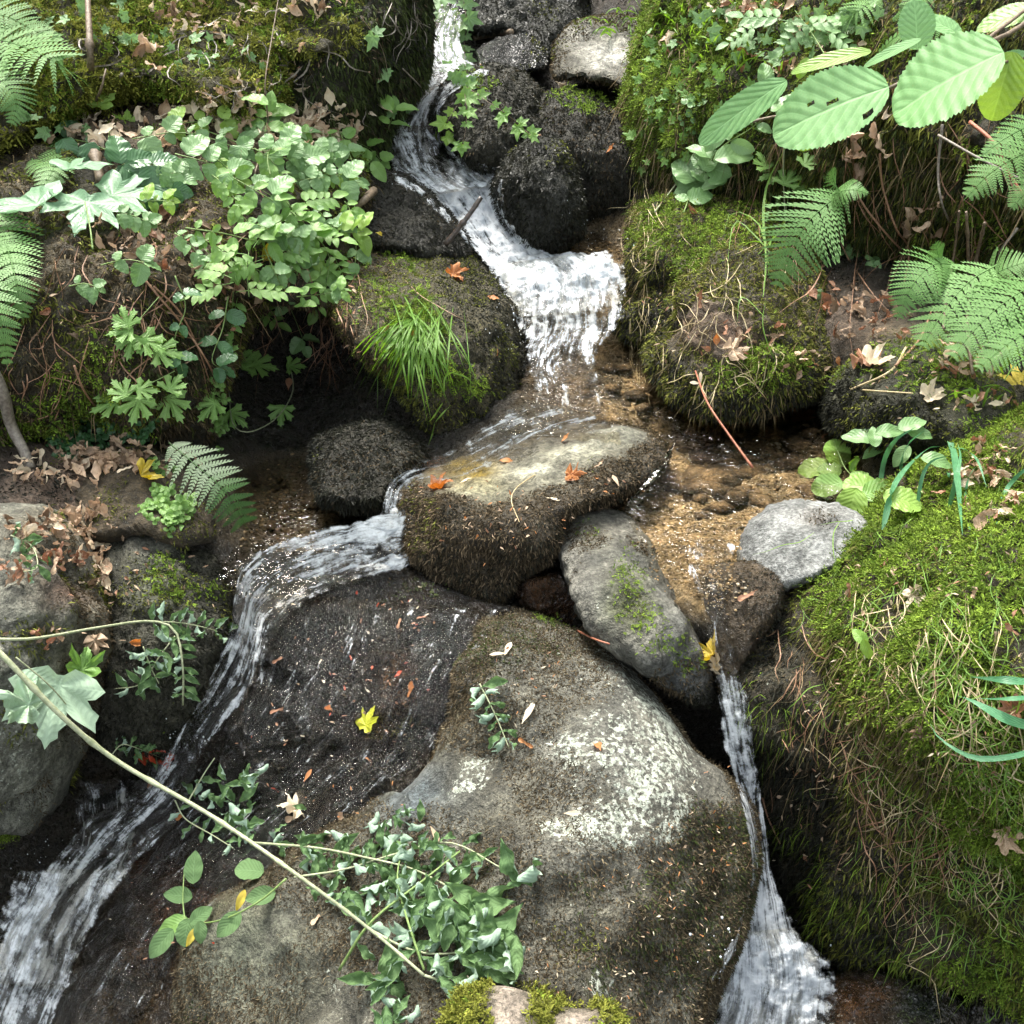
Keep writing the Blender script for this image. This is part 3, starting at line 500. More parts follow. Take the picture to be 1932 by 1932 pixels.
# ================================================================ moss
def moss(key, layers, seed=0, name='moss', label=None):
    """grow small leafy strands on a rock: one child mesh. layer: dens, L, w, ca, cb, blobs, bias, hang, wet, up, nz"""
    if key == 'ground':
        V, F, UVp, org, par = G_V, BF[0], G_UV, np.zeros(3), None
    else:
        r = ROCKS[key]; V, F, UVp, org, par = r['V'], r['F'], r['uv'], r['org'], r['o']
    rs = np.random.RandomState(100+seed)
    A, B, C = V[F[:, 0]], V[F[:, 1]], V[F[:, 2]]; fn = np.cross(B-A, C-A); ar = np.linalg.norm(fn, axis=1)/2; fn = nrm(fn)
    if key == 'ground': fn = np.where(fn[:, 2:3] < 0, -fn, fn)
    fuv = UVp[F].mean(1); cen = (A+B+C)/3; view = nrm(CAMP-cen)
    facing = (fn*view).sum(1); pu, pv, _ = uv_of(cen)
    ok = (facing > -.25) & (pu > -380) & (pu < 2320) & (pv > -140) & (pv < 2120)
    Vs, Fs, Cs, Ws = [], [], [], []; off = 0
    for li, ly in enumerate(layers):
        m = np.clip(ly.get('bias', 0)+paint(fuv[:, 0], fuv[:, 1], ly.get('blobs', ()))+ly.get('nz', .5)*fbm(cen, ly.get('ns', 14), 4, seed*7+li), 0, 1)
        m = sstep(.25, .6, m)
        if 'up' in ly: m = m*sstep(ly['up'][0], ly['up'][1], fn[:, 2])
        wgt = ar*m*ok; tot = wgt.sum(); N = int(tot*ly['dens'])
        if N < 5: continue
        fi = rs.choice(len(F), N, p=wgt/tot); a, b = rs.rand(2, N, 1); sw = (a+b) > 1; a = np.where(sw, 1-a, a); b = np.where(sw, 1-b, b)
        p = A[fi]*(1-a-b)+B[fi]*a+C[fi]*b; n = fn[fi]
        nn = vnoise(p*60, 31+li); n2 = vnoise(p*17, 33+li)
        L = ly['L']*(.45+.9*rs.rand(N))*(.55+.9*nn); w = ly['w']*(.7+.6*rs.rand(N))
        # common flow + scatter
        sc = ly.get('scat', 1.7); flow = np.stack([fbm(p, 12, 2, 41+li), fbm(p, 12, 2, 43+li), fbm(p, 12, 2, 45+li)], 1)
        d = nrm(n*ly.get('out', .8)+np.array([0, 0, -1.])*ly.get('hang', .5)*.8+rs.randn(N, 3)*sc*.5+flow*.35)
        d = nrm(d+n*np.clip(.15-(d*n).sum(1), 0, 1)[:, None])
        s = nrm(np.cross(d, rs.randn(N, 3)))
        cu = sstep(-.1, .45, fbm(p, 24, 3, 61)); base = p-n*.002+n*(ly.get('thick', .006)*n2*rs.rand(N)+(.011*cu*rs.rand(N)**.5 if ly.get('sprig') else 0))[:, None]
        mid = base+d*(L*.5)[:, None]; tip = base+d*L[:, None]+np.array([0, 0, -1.])*(L*ly.get('droop', .3))[:, None]+rs.randn(N, 3)*(L*.12)[:, None]
        if ly.get('sprig'):
            w0 = w; qs = []; NL = 7
            pl = nrm(s-n*.3)
            for k in range(NL):
                tt = min(.2+.26*(k//2), .92); sg = 0 if k == NL-1 else (1 if k % 2 else -1)
                b0 = base+d*(L*tt)[:, None]+np.array([0, 0, -1.])*(L*ly.get('droop', .3)*tt*tt)[:, None]
                dv = nrm(d*(.75 if sg else 1)+pl*sg*.8+rs.randn(N, 3)*.18); ll = (L*(.46-.2*tt))[:, None]; qd = nrm(np.cross(dv, n+rs.randn(N, 3)*.3))
                qs += [b0, b0+dv*ll*.5-qd*w0[:, None]*.5, b0+dv*ll, b0+dv*ll*.5+qd*w0[:, None]*.5]
            q = np.stack(qs, 1).reshape(-1, 3); REP = NL
        else:
            REP = 1
            q = np.stack([base, mid-s*w[:, None]/2, tip, mid+s*w[:, None]/2], 1).reshape(-1, 3)
        M_ = N*REP
        t = np.clip(.5+.55*fbm(p, ly.get('cs', 9), 3, 51+li)+.28*rs.randn(N), 0, 1)[:, None]
        c = (np.array(ly['ca'])*(1-t)+np.array(ly['cb'])*t)*(.5+1.0*rs.rand(N, 1))
        if 'cc' in ly:
            k = (rs.rand(N) < ly['cc'][1])[:, None]; c = np.where(k, np.array(ly['cc'][0])*(.6+.8*rs.rand(N, 1)), c)
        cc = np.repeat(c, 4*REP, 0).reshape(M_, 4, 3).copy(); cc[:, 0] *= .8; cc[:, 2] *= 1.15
        Vs.append(q); Fs.append((np.arange(M_)[:, None]*4+np.arange(4))+off); Cs.append(cc.reshape(-1, 3)); Ws.append(np.full(M_*4, ly.get('wet', 0))); off += M_*4
    if not Vs: return
    global NMOSS; NMOSS += off//4
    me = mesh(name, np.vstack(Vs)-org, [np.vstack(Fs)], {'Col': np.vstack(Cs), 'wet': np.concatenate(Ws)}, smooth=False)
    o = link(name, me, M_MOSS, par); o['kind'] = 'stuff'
    if label: o['label'] = label
NMOSS = 0
DQ = 1.0
def LY(dens, L, w, ca, cb, **k): d = dict(dens=dens*DQ, L=L, w=w, ca=ca, cb=cb); d.update(k); return d
BR = ((.045,.034,.020), (.085,.065,.038)); BK = ((.010,.011,.008), (.030,.030,.020)); OL = ((.06,.07,.015), (.16,.17,.032)); GR = ((.07,.12,.014), (.20,.29,.035)); DG = ((.022,.032,.012), (.06,.08,.022)); YG = ((.12,.13,.02), (.22,.23,.04)); TAN = ((.12,.09,.045), (.22,.17,.09))
moss('wall', [LY(29899,0.0158,0.0045,*DG, bias=.7, hang=1.1, droop=.6), LY(18400,0.0144,0.0045,*BR, bias=.35, hang=1.1, nz=.8), LY(10800,0.0184,0.0034,*GR, sprig=1, bias=-.3, blobs=[(560,0,150,1.,90)], hang=.3, nz=.7), LY(16099,0.0158,0.0040,*BK, bias=.3, blobs=[(760,200,70,.6,200)], hang=1.2, wet=.6)], 1)
moss('top_a', [LY(16000,.014,.0036,*GR, sprig=1, bias=-.45, blobs=[(1000,40,90,.6,50)], nz=.5, hang=.3), LY(18400,0.0115,0.0050,*BK, bias=.6, wet=.6), LY(13799,0.0101,0.0050,*OL, bias=.1, nz=.8, up=(.2,.7))], 2)
moss('top_b', [LY(11500,0.0115,0.0050,*BK, bias=.2, wet=.8, blobs=[(1010,100,30,.6)]), LY(9200,0.0101,0.0050,*OL, bias=0, nz=.6, blobs=[(1010,90,30,.7)])], 3)
moss('pale_top', [LY(16000,.014,.0036,*GR, sprig=1, bias=-.45, blobs=[(1080,80,60,.6,40)], nz=.5, hang=.3), LY(25299,0.0101,0.0045,*BR, bias=.75, blobs=[(1160,100,75,-1.3,38)]), LY(18400,0.0086,0.0045,*OL, bias=.35, nz=.8, blobs=[(1160,100,75,-1.,38)])], 4)
moss('ivy_b', [LY(16000,.014,.0036,*GR, sprig=1, bias=-.45, blobs=[(900,150,90,1.,35)], nz=.5, hang=.3), LY(34500,0.0115,0.0040,*BK, bias=.7, hang=.8, wet=.5), LY(29899,0.0094,0.0040,*OL, bias=.1, nz=.6, up=(.1,.7)), LY(10350,0.0101,0.0040,*BR, bias=.3, nz=.7)], 5)
moss('broad', [LY(16000,.014,.0036,*GR, sprig=1, bias=-.45, blobs=[(1100,190,110,1.1,40)], nz=.5, hang=.3), LY(32199,0.0115,0.0040,*BK, bias=.7, hang=.8, wet=.5), LY(39100,0.0086,0.0040,*OL, bias=.25, nz=.5, up=(.25,.7)), LY(13799,0.0101,0.0040,*BR, bias=.45, nz=.6)], 6)
moss('wedge', [LY(16000,.014,.0036,*GR, sprig=1, bias=-.45, blobs=[(1030,270,50,.7,20)], nz=.5, hang=.3), LY(39100,0.0101,0.0035,*BK, bias=.8, hang=.9, wet=.65), LY(18400,0.0086,0.0035,*OL, bias=-.1, nz=.6, blobs=[(1050,290,45,.6,45),(975,290,30,.5,20)], up=(0,.6))], 7)
moss('left_dark', [LY(39100,0.0101,0.0035,*BK, bias=.8, hang=.8, wet=.5), LY(11500,0.0086,0.0035,*BR, bias=.3, nz=.6)], 8)
moss('centre', [LY(12000,.016,.0028,*GR, sprig=1, bias=-.1, blobs=[(700,560,90,.35,90),(760,500,120,.25,50),(800,640,90,.3,80),(960,620,60,-.4,140),(900,520,60,-.3)], nz=.7, hang=.5), LY(52899,0.0094,0.0030,*BK, bias=.25, blobs=[(900,560,90,.5,90),(960,680,50,.6,90),(800,780,90,.5,60),(700,560,60,-.3)], hang=.7, wet=.35),
  LY(50599,0.0086,0.0030,*OL, bias=.42, nz=.6, hang=.4), LY(48299,0.0086,0.0030,*BR, bias=-.1, blobs=[(680,560,70,.8,120),(710,650,50,.7,60),(760,470,100,.2,40)], nz=.5, hang=.6, cc=((.18,.13,.06),.2)),
  LY(25200,0.0161,0.0026,*GR, sprig=1, bias=-.45, blobs=[(780,640,80,1.1,90),(720,540,70,.7,50),(900,730,55,.8,45),(820,740,50,.6),(860,650,90,.3)], nz=.45, hang=.3)], 9)
moss('small_l', [LY(69000,0.0130,0.0030,*BK, bias=.8, hang=1.0, wet=.4), LY(25299,0.0108,0.0030,*BR, bias=.4, nz=.6), LY(23000,0.0072,0.0030,*OL, bias=.1, nz=.6, up=(.3,.8))], 10)
MB = [(900,905,90,-1.5,28),(1000,880,85,-1.5,25),(1085,845,85,-1.4,21),(1170,818,65,-1.1,15),(860,870,120,-1.2,30),(960,835,130,-1.2,24),(1060,812,90,-.6,16)]
moss('slab', [LY(138000,0.0101,0.0024,*BR, bias=.95, blobs=MB, hang=.8, nz=.3, cc=((.16,.12,.075),.22)), LY(46000,0.0108,0.0026,*BK, bias=.45, blobs=MB+[(1040,1060,60,.5),(900,1110,120,.6,40),(1180,880,60,.3)], hang=1.0), LY(46000,0.0086,0.0026,*OL, bias=-.2, blobs=[(790,990,55,.9,90),(880,900,60,.3,20),(1110,870,30,.5)], hang=.8, nz=.5)], 11)
moss('oblong', [LY(90000,.008,.0022,*BR, bias=-.05, blobs=[(1090,1000,50,.8,40),(1290,1250,60,.5,60),(1210,1050,30,.3,60)], nz=.8, hang=.4), LY(60000,.007,.002,*BK, bias=-.1, nz=.9), LY(92000,0.0050,0.0022,*OL, bias=-.35, blobs=[(1185,1110,45,.9,60),(1210,1180,40,.7,60),(1110,1005,50,.5,30),(1290,1200,40,.6,60)], nz=.6, hang=.3), LY(21600,0.0080,0.0018,*GR, sprig=1, bias=-.1, blobs=[(1185,1110,42,1.1,75),(1100,990,40,.5,20),(1235,1190,36,.9,60),(1300,1240,30,.7,40),(1100,1150,40,-1.,80)], nz=.5), LY(34500,0.0058,0.0020,*BR, bias=-.2, blobs=[(1080,1060,30,.8,60),(1240,1270,80,.3,40)], nz=.6),LY(57499,0.0086,0.0024,*BK, bias=-.4, blobs=[(1320,1310,45,1.2,35)], nz=.4, hang=.9)], 12)
moss('wetslab', [LY(22000,.010,.0022,(.006,.006,.004),(.02,.018,.010), bias=.15, nz=.9, hang=.35, wet=.2, out=.4, blobs=[(750,1130,100,.5,40),(250,1850,150,-.5)], cc=((.06,.04,.02),.12)), LY(9000,.012,.0022,*DG, bias=-.3, sprig=1, blobs=[(780,1120,90,.9,40),(200,1380,60,.9,40),(230,1400,80,.5,30)], nz=.5, out=.6)], 14)
moss('big', [LY(16000,.012,.002,*GR, sprig=1, bias=-.5, blobs=[(1100,1880,160,.6,70),(1240,1800,90,.4,60),(1020,1170,60,.6,20),(500,1900,60,.4,60),(1380,1650,60,.35,100)], nz=.5, hang=.3), LY(172500,0.0072,0.0019,*BR, bias=.72, nz=.55, ns=9, hang=.5, cc=((.16,.13,.08),.25),
     blobs=[(1230,1400,110,-.6,120),(1180,1270,110,-.4,60),(1150,1560,140,-.5,60),(1120,1440,110,-.25,70),(880,1470,50,-.9,45),(780,1480,70,-.5,50),(560,1860,150,-.5,110),(1130,1860,50,-.5,35),(480,1740,120,-.5,60),(1330,1470,60,-.4,50),(650,1960,100,-.5,70),(1350,1700,120,.5,200),(1000,1250,130,.5,90)]),
   LY(80500,0.0079,0.0020,*DG, bias=.15, nz=.6, ns=8, hang=.5, blobs=[(1340,1680,110,.5,180),(950,1230,80,.5,70),(1150,1850,150,.3,80),(1230,1400,110,-.6,120),(1150,1560,140,-.6,60),(560,1860,150,-.4,110)]),
   LY(21600,0.0115,0.0018,*GR, sprig=1, bias=-.7, blobs=[(1020,1165,50,1.1,16),(1050,1185,30,.9,20),(1180,1900,60,.6,30)], nz=.5),
   LY(46000,0.0072,0.0022,*OL, bias=-.1, nz=.6, ns=12, blobs=[(1100,1750,250,.35,130),(1380,1620,60,.3,120)])], 15)
moss('left_grey', [LY(50000,.012,.0025,*OL, bias=.0, nz=1.0, ns=9, hang=.6), LY(14000,.016,.0028,*GR, sprig=1, bias=-.25, nz=.9, ns=8), LY(57499,0.0072,0.0025,*BR, bias=-.1, blobs=[(170,1300,50,1.,150),(100,1000,100,.6,40),(140,1120,80,.5,50),(80,1500,60,.4,50)], nz=.5, hang=.5), LY(46000,0.0079,0.0028,*OL, bias=-.3, blobs=[(150,1090,60,.8,40),(20,1360,50,.8,30),(60,1000,60,.5,30)], nz=.5), LY(18000,0.0126,0.0023,*GR, sprig=1, bias=-.5, blobs=[(10,1565,50,1.2,25),(20,1350,30,.8,20)], nz=.4)], 16)
moss('left_moss', [LY(20000,.016,.0028,*GR, sprig=1, bias=-.1, blobs=[(300,1080,90,.5,80)], nz=.7), LY(69000,0.0086,0.0027,*BK, bias=.35, blobs=[(380,1200,80,.5,120),(300,1370,100,.5,60)], hang=.8, wet=.3), LY(69000,0.0072,0.0027,*OL, bias=.1, nz=.6, blobs=[(290,1120,110,.5,90)]), LY(18000,0.0126,0.0023,*GR, sprig=1, bias=-.45, blobs=[(310,1050,70,.85,50),(290,1100,60,.4,60)], nz=.5)], 17)
moss('flat_pale', [LY(69000,0.0058,0.0022,*BR, bias=-.4, blobs=[(1550,972,60,1.2,26),(1440,1110,50,1.,24)], nz=.4), LY(46000,0.0058,0.0022,*BK, bias=-.4, blobs=[(1560,985,60,1.,26),(1440,1115,50,.8,24)], nz=.4)], 18)
moss('lip', [LY(69000,0.0065,0.0022,*BR, bias=.3, nz=.5, blobs=[(1350,1180,40,-.8,80),(1430,1120,50,.4)]), LY(57499,0.0072,0.0022,*BK, bias=.3, nz=.5, wet=.5)], 19)
moss('right_mid', [LY(50599,0.0130,0.0034,*BK, bias=.1, blobs=[(1210,640,60,.9,100),(1400,770,180,.9,45),(1190,520,40,.7,90),(1540,720,60,.7,50)], hang=1.0, wet=.25, droop=.5),
   LY(69000,0.0115,0.0034,*OL, bias=.6, blobs=[(1350,620,70,-.7,40)], nz=.5, hang=.5, cc=((.16,.14,.05),.15)), LY(21600,0.0172,0.0027,*GR, sprig=1, bias=-.25, blobs=[(1260,420,100,1.,70),(1380,700,110,.9,50),(1400,430,110,.8,60),(1490,700,60,.8),(1480,600,70,.6),(1260,560,60,.4,80)], nz=.6, hang=.3), LY(9000,.035,.002,*TAN, bias=.25, nz=.7, hang=1.0, droop=.6)], 20)
moss('right_small', [LY(69000,0.0115,0.0034,*BK, bias=0., blobs=[(1640,800,110,1.,60),(1580,750,40,.6,60)], hang=.7, droop=.2), LY(25200,0.0161,0.0025,*GR, sprig=1, bias=.2, blobs=[(1760,700,110,.5,50),(1640,800,100,-.6,55)], nz=.5), LY(46000,0.0094,0.0034,*OL, bias=.4, nz=.5)], 21)
moss('upper_r', [LY(12000,.024,.0036,*GR, sprig=1, bias=.15, blobs=[(1300,150,150,.5,150),(1330,40,120,.4,80),(1600,60,200,.3,80),(1850,420,100,.2)], nz=.7, hang=.8), LY(25299,0.0187,0.0042,*DG, bias=.35, blobs=[(1700,450,250,.6,140),(1350,330,150,.6,60)], hang=1.2, droop=.7), LY(34500,0.0158,0.0042,*OL, bias=.5, nz=.5, hang=1.0, droop=.6, cc=((.16,.12,.06),.12)), LY(12240,0.0207,0.0034,*GR, sprig=1, bias=-.1, blobs=[(1270,150,120,.6,150),(1330,40,120,.5,80),(1230,230,40,.4,90),(1600,60,200,.3,80)], nz=.6, hang=.7), LY(4000,.06,.0025,*TAN, bias=.3, nz=.7, hang=1.1, droop=.7), LY(13799,0.0173,0.0040,*BR, bias=.2, nz=.8, hang=1.)], 22)
moss('right_bank', [LY(44000,.016,.0024,*GR, sprig=1, bias=.30, blobs=[(1580,1150,110,.6,90),(1750,1050,170,.5,130),(1850,900,150,.5,80),(1850,1250,170,.4,160),(1900,1600,100,.5,250),(1470,1500,60,-.8,350),(1600,1680,130,-.9,170),(1560,1450,80,-.45,150)], nz=1.1, ns=9, hang=.5, cs=14),
   LY(50000,.012,.0028,*OL, bias=.5, nz=.4, hang=.8, droop=.5, blobs=[(1480,1500,60,-.5,300)]), LY(60000,.013,.0026,*BK, bias=-.1, blobs=[(1450,1200,50,.9,80),(1470,1450,60,1.,160),(1540,1650,100,1.2,120),(1650,1720,120,.8,100),(1540,1400,50,.5,160)], hang=.9, droop=.5, wet=.3),
   LY(26000,.014,.0026,*BR, bias=.1, nz=.7, hang=1., droop=.5, blobs=[(1620,1450,100,.5,140),(1850,1750,140,.3,120)], cc=((.17,.13,.07),.25)), LY(5000,.05,.0013,*TAN, bias=.1, blobs=[(1700,1350,190,.5,230)], nz=.6, hang=1.2, droop=.8, scat=1.), LY(14000,.03,.0012,*GR, bias=.3, nz=.6, hang=1.0, droop=.8)], 23)
moss('base_r', [LY(46000,0.0072,0.0022,*DG, bias=-.4, blobs=[(1730,1900,70,1.2,60)], nz=.4, wet=.5)], 24)
moss('upper_l', [LY(14000,.024,.004,*YG, sprig=1, bias=.5, nz=.5, hang=.4, cs=6), LY(12000,.024,.004,*GR, sprig=1, bias=.35, nz=.7, hang=.3), LY(20000,.016,.0045,*OL, bias=.5, nz=.5, hang=.8)], 26)
moss('ledge', [LY(13000,.02,.0036,*GR, sprig=1, bias=-.05, blobs=[(100,760,160,.7,90),(650,300,60,.6,60),(250,700,130,.35,80),(640,480,50,.4)], nz=.7), LY(39100,0.0130,0.0040,*OL, bias=.35, nz=.6, hang=.7, blobs=[(450,240,220,-.4,50)]), LY(34500,0.0130,0.0036,*BR, bias=.45, nz=.6, hang=.9, droop=.5, cc=((.17,.13,.07),.2)), LY(34500,0.0130,0.0036,*DG, bias=.1, nz=.6, hang=.9, blobs=[(300,680,200,.5,100)]), LY(14400,0.0184,0.0030,*GR, sprig=1, bias=-.35, blobs=[(40,800,90,.9,60),(180,740,120,.35,60),(650,300,60,.6,60),(640,480,50,.3)], nz=.6), LY(3000,.06,.0022,*TAN, bias=.1, nz=.8, hang=1.1, droop=.7)], 27)
moss('litter_sh', [LY(57499,0.0086,0.0030,*OL, bias=.25, nz=.6), LY(18000,0.0149,0.0023,*GR, sprig=1, bias=-.25, blobs=[(300,930,90,.7,40),(100,940,70,.6,30)], nz=.5)], 28)
moss('ground', [LY(23000,0.0115,0.0036,*BK, bias=.45, nz=.6, hang=.6, blobs=[(1300,900,300,-2.,260),(1100,650,150,-2,230),(520,970,160,-2,110),(1640,610,90,-.8,50)], wet=.4), LY(14400,0.0172,0.0027,*GR, sprig=1, bias=-.5, blobs=[(1780,680,110,1.,60),(1480,390,60,.5,30)], nz=.5), LY(23000,0.0101,0.0030,*OL, bias=-.5, blobs=[(1700,640,140,1.,60),(100,880,200,.7,50)], nz=.5)], 29, name='ground_moss')
print('moss leaflets', NMOSS)
# ================================================================ water
def ribbon(name, secs, rows, cols, lift=.008, dens=1., wob=.006, edge_w=.12, seed=0, kind='structure'):
    """secs: (uA, vA, uB, vB, foam, Y or 0) across the flow, listed downstream"""
    s = [list(x) for x in secs]
    known = [i for i, x in enumerate(s) if x[5]]
    P5 = np.array(s, float)
    for i in range(len(s)):
        if not P5[i, 5]: P5[i, 5] = 99 if not known else np.interp(i, known, [s[k][5] for k in known])
    mid = np.stack([(P5[:, 0]+P5[:, 2])/2, (P5[:, 1]+P5[:, 3])/2], 1)
    Q = spline(np.hstack([mid, P5]), rows)[:, 2:]
    t = np.linspace(0, 1, cols)
    U = Q[:, 0:1]*(1-t)+Q[:, 2:3]*t; V = Q[:, 1:2]*(1-t)+Q[:, 3:4]*t
    e = fbm(np.stack([U*.012, V*.012, U*0+seed], -1), 1, 3, seed)*10; U = U+e*((t-.5)*2)[None]
    Hy = np.array([[hity(U[i, j], V[i, j]) for j in range(cols)] for i in range(rows)])
    Y = np.minimum(Hy, Q[:, 5:6])
    K = np.array([1, 4, 6, 4, 1.])/16
    for _ in range(3):
        Yp = np.pad(Y, 2, mode='edge'); Y = sum(K[a]*Yp[a:a+rows, 2:-2] for a in range(5)); Yp = np.pad(Y, 2, mode='edge'); Y = sum(K[a]*Yp[2:-2, a:a+cols] for a in range(5))
    P = PY(U, V, Y); dist = np.linalg.norm(P-CAMP, axis=-1, keepdims=True); P = P+(CAMP-P)/dist*lift
    ds = np.concatenate([[0], np.cumsum(np.linalg.norm(np.diff(P[:, cols//2], axis=0), axis=1))])
    w = np.linalg.norm(P[:, -1]-P[:, 0], axis=1)
    uvm = np.stack([(t[None]-.5)*w[:, None], np.repeat(ds[:, None], cols, 1)], -1)
    q = np.stack([uvm[..., 0]*26, uvm[..., 1]*7, np.full(U.shape, seed*1.7)], -1)
    nz = fbm(q, 1, 4, seed+1); q2 = np.stack([uvm[..., 0]*9, uvm[..., 1]*5, np.full(U.shape, seed*1.7)], -1); n2 = fbm(q2, 1, 3, seed+4)
    foam = Q[:, 4:5]*np.ones_like(U)
    P = P+(nz*wob+n2*wob*1.2)[..., None]*nrm(CAMP-P)*(.4+foam[..., None])
    P = P+(fbm(P, 38, 4, seed+3)*.017*sstep(.55, .95, foam))[..., None]*(nrm(CAMP-P)*.7+np.array([0, 0, .7]))
    ed = np.minimum(t, 1-t)[None]/edge_w+0*U; ed = ed+.5*n2*np.clip(ed, 0, 1); ed[0] = 0
    ed = np.minimum(ed, (np.arange(rows)/8.)[:, None]); ed = np.minimum(ed, ((rows-1-np.arange(rows))/8.)[:, None])
    n3 = fbm(np.stack([uvm[..., 0]*40, uvm[..., 1]*5, U*0+seed], -1), 1, 3, seed+7)
    foam = np.clip(foam+.55*n2*(foam > .2)+.45*n3*(foam > .2)+.3*nz*(foam > .2), 0, 1.25)
    idx = np.arange(rows*cols).reshape(rows, cols); F = np.stack([idx[:-1, :-1], idx[:-1, 1:], idx[1:, 1:], idx[1:, :-1]], -1).reshape(-1, 4)
    Pf = P.reshape(-1, 3); fn = np.cross(Pf[F[:, 1]]-Pf[F[:, 0]], Pf[F[:, 3]]-Pf[F[:, 0]])
    if (fn*(CAMP-Pf[F[:, 0]])).sum() < 0: F = F[:, ::-1]
    me = mesh(name, P.reshape(-1, 3), [F], {'foam': foam.ravel(), 'edge': np.clip(ed, 0, 1).ravel()}, uv=uvm.reshape(-1, 2))
    o = link(name, me, M_WATER); tag(o, kind=kind); return P, foam
casc, cf_ = ribbon('cascade_water', [(850,-60,930,-60,.3,4.3),(838,-10,915,-20,.4,4.15),(818,45,872,45,.6,3.95),(812,110,882,112,.7,3.72),(798,150,925,135,.6,3.5),(768,195,850,180,.6,3.38),(745,245,832,240,.6,3.3),(733,300,862,290,.6,3.2),(742,345,930,315,.75,3.1),(790,375,950,350,1.05,3.02),(835,412,962,405,1.1,2.96),(872,455,985,440,1.1,2.88),(903,490,1030,476,1.1,2.80),(928,528,1120,478,1.05,2.72),(952,562,1180,505,1.05,2.63),(970,600,1180,555,.75,2.55),(984,632,1172,610,.75,2.47),(990,668,1140,650,.8,2.39),(996,705,1130,700,.5,2.30),(1000,745,1140,755,.38,2.22),(985,785,1160,800,.25,2.12),(960,815,1170,840,.1,2.02)], 300, 70, seed=1)
ribbon('cascade_veil', [(745,235,800,240,.4,3.28),(738,270,850,275,.6,3.2),(740,310,880,310,.6,3.12),(745,345,915,330,.75,3.06),(800,372,940,352,.8,2.99)], 60, 40, lift=.014, seed=2)
ribbon('cascade_water', [(985,745,1200,802,.28,0),(925,792,1080,812,.38,0),(880,832,975,850,.45,0),(835,856,915,885,.45,0),(795,866,860,905,.4,0),(762,880,800,912,.5,0),(735,905,768,925,.55,1.83),(722,950,752,958,.7,1.79),(712,1000,752,1005,.75,1.76),(698,1040,755,1050,.8,1.73)], 150, 40, lift=.005, wob=.002, seed=3, edge_w=.25)
lst, lf_ = ribbon('cascade_water', [(768,950,775,1065,.6,1.74),(740,965,755,1075,.85,1.72),(690,978,715,1085,.8,1.72),(630,990,655,1100,.7,1.70),(560,1008,600,1125,.62,1.68),(495,1035,550,1165,0.47,1.66),(445,1065,520,1215,0.47,1.63),(440,1125,500,1245,0.48,1.58),(432,1190,480,1280,0.43,1.54),(402,1265,455,1325,0.43,1.50),(370,1325,420,1370,0.47,1.46),(330,1385,385,1418,0.58,1.43),(295,1435,370,1475,0.43,1.40),(240,1490,345,1535,0.35,1.37),(160,1545,305,1590,0.30,1.33),(120,1600,262,1625,0.39,1.29),(80,1650,225,1665,.75,1.24),(30,1730,170,1745,.7,1.19),(-20,1820,145,1830,.75,1.13),(-60,1920,105,1925,.7,1.06),(-90,2010,80,2010,0.39,1.0)], 320, 70, lift=.014, seed=4)
ribbon('cascade_water', [(150,1470,215,1450,0.08,0),(140,1500,250,1500,0.23,0),(130,1550,260,1560,0.27,0),(115,1610,250,1620,0.31,0),(90,1650,240,1660,0.39,0)], 50, 30, lift=.016, seed=5)
ribbon('wet_film', [(520,1120,960,1150,-.2,0),(460,1250,930,1260,-.18,0),(400,1380,850,1400,-.2,0),(330,1480,740,1500,-.2,0),(260,1600,560,1620,-.18,0),(180,1740,380,1760,0.,0),(120,1850,300,1880,0.,0),(60,1960,260,1990,0.,0)], 240, 150, lift=.003, wob=.0035, edge_w=.2, seed=6)
rst, rf_ = ribbon('cascade_water', [(1265,1020,1398,1020,.05,1.57),(1285,1060,1392,1058,.3,1.50),(1306,1105,1384,1100,.5,1.44),(1325,1170,1382,1160,.5,1.385),(1336,1230,1392,1228,.5,1.35),(1350,1300,1408,1290,.5,1.32),(1366,1400,1424,1380,.45,1.285),(1395,1500,1436,1490,.45,1.255),(1415,1580,1446,1570,.5,1.225),(1415,1640,1458,1635,.62,1.19),(1405,1700,1480,1695,.6,1.15),(1390,1760,1510,1755,.7,1.115),(1365,1820,1550,1805,.9,1.08),(1345,1880,1565,1870,1.,1.045),(1325,1960,1560,1960,.85,1.0)], 300, 60, lift=.008, seed=7, edge_w=.22)
ribbon('splash_water', [(1390,1760,1500,1750,.3,1.11),(1365,1800,1545,1790,.85,1.085),(1345,1845,1575,1835,.95,1.06),(1330,1890,1580,1885,.9,1.035),(1320,1950,1570,1950,.6,1.0)], 90, 70, lift=.022, seed=17, edge_w=.3)
ribbon('splash_water', [(30,1640,240,1640,.4,1.22),(10,1690,215,1700,.75,1.19),(-20,1770,160,1780,.6,1.15),(-60,1850,140,1870,.6,1.09)], 90, 60, lift=.02, seed=18, edge_w=.3)
ribbon('splash_water', [(930,500,1150,470,.5,2.72),(950,540,1185,500,1.,2.64),(965,575,1180,545,.9,2.58),(980,600,1150,590,.5,2.5)], 70, 60, lift=.03, seed=19, edge_w=.3)
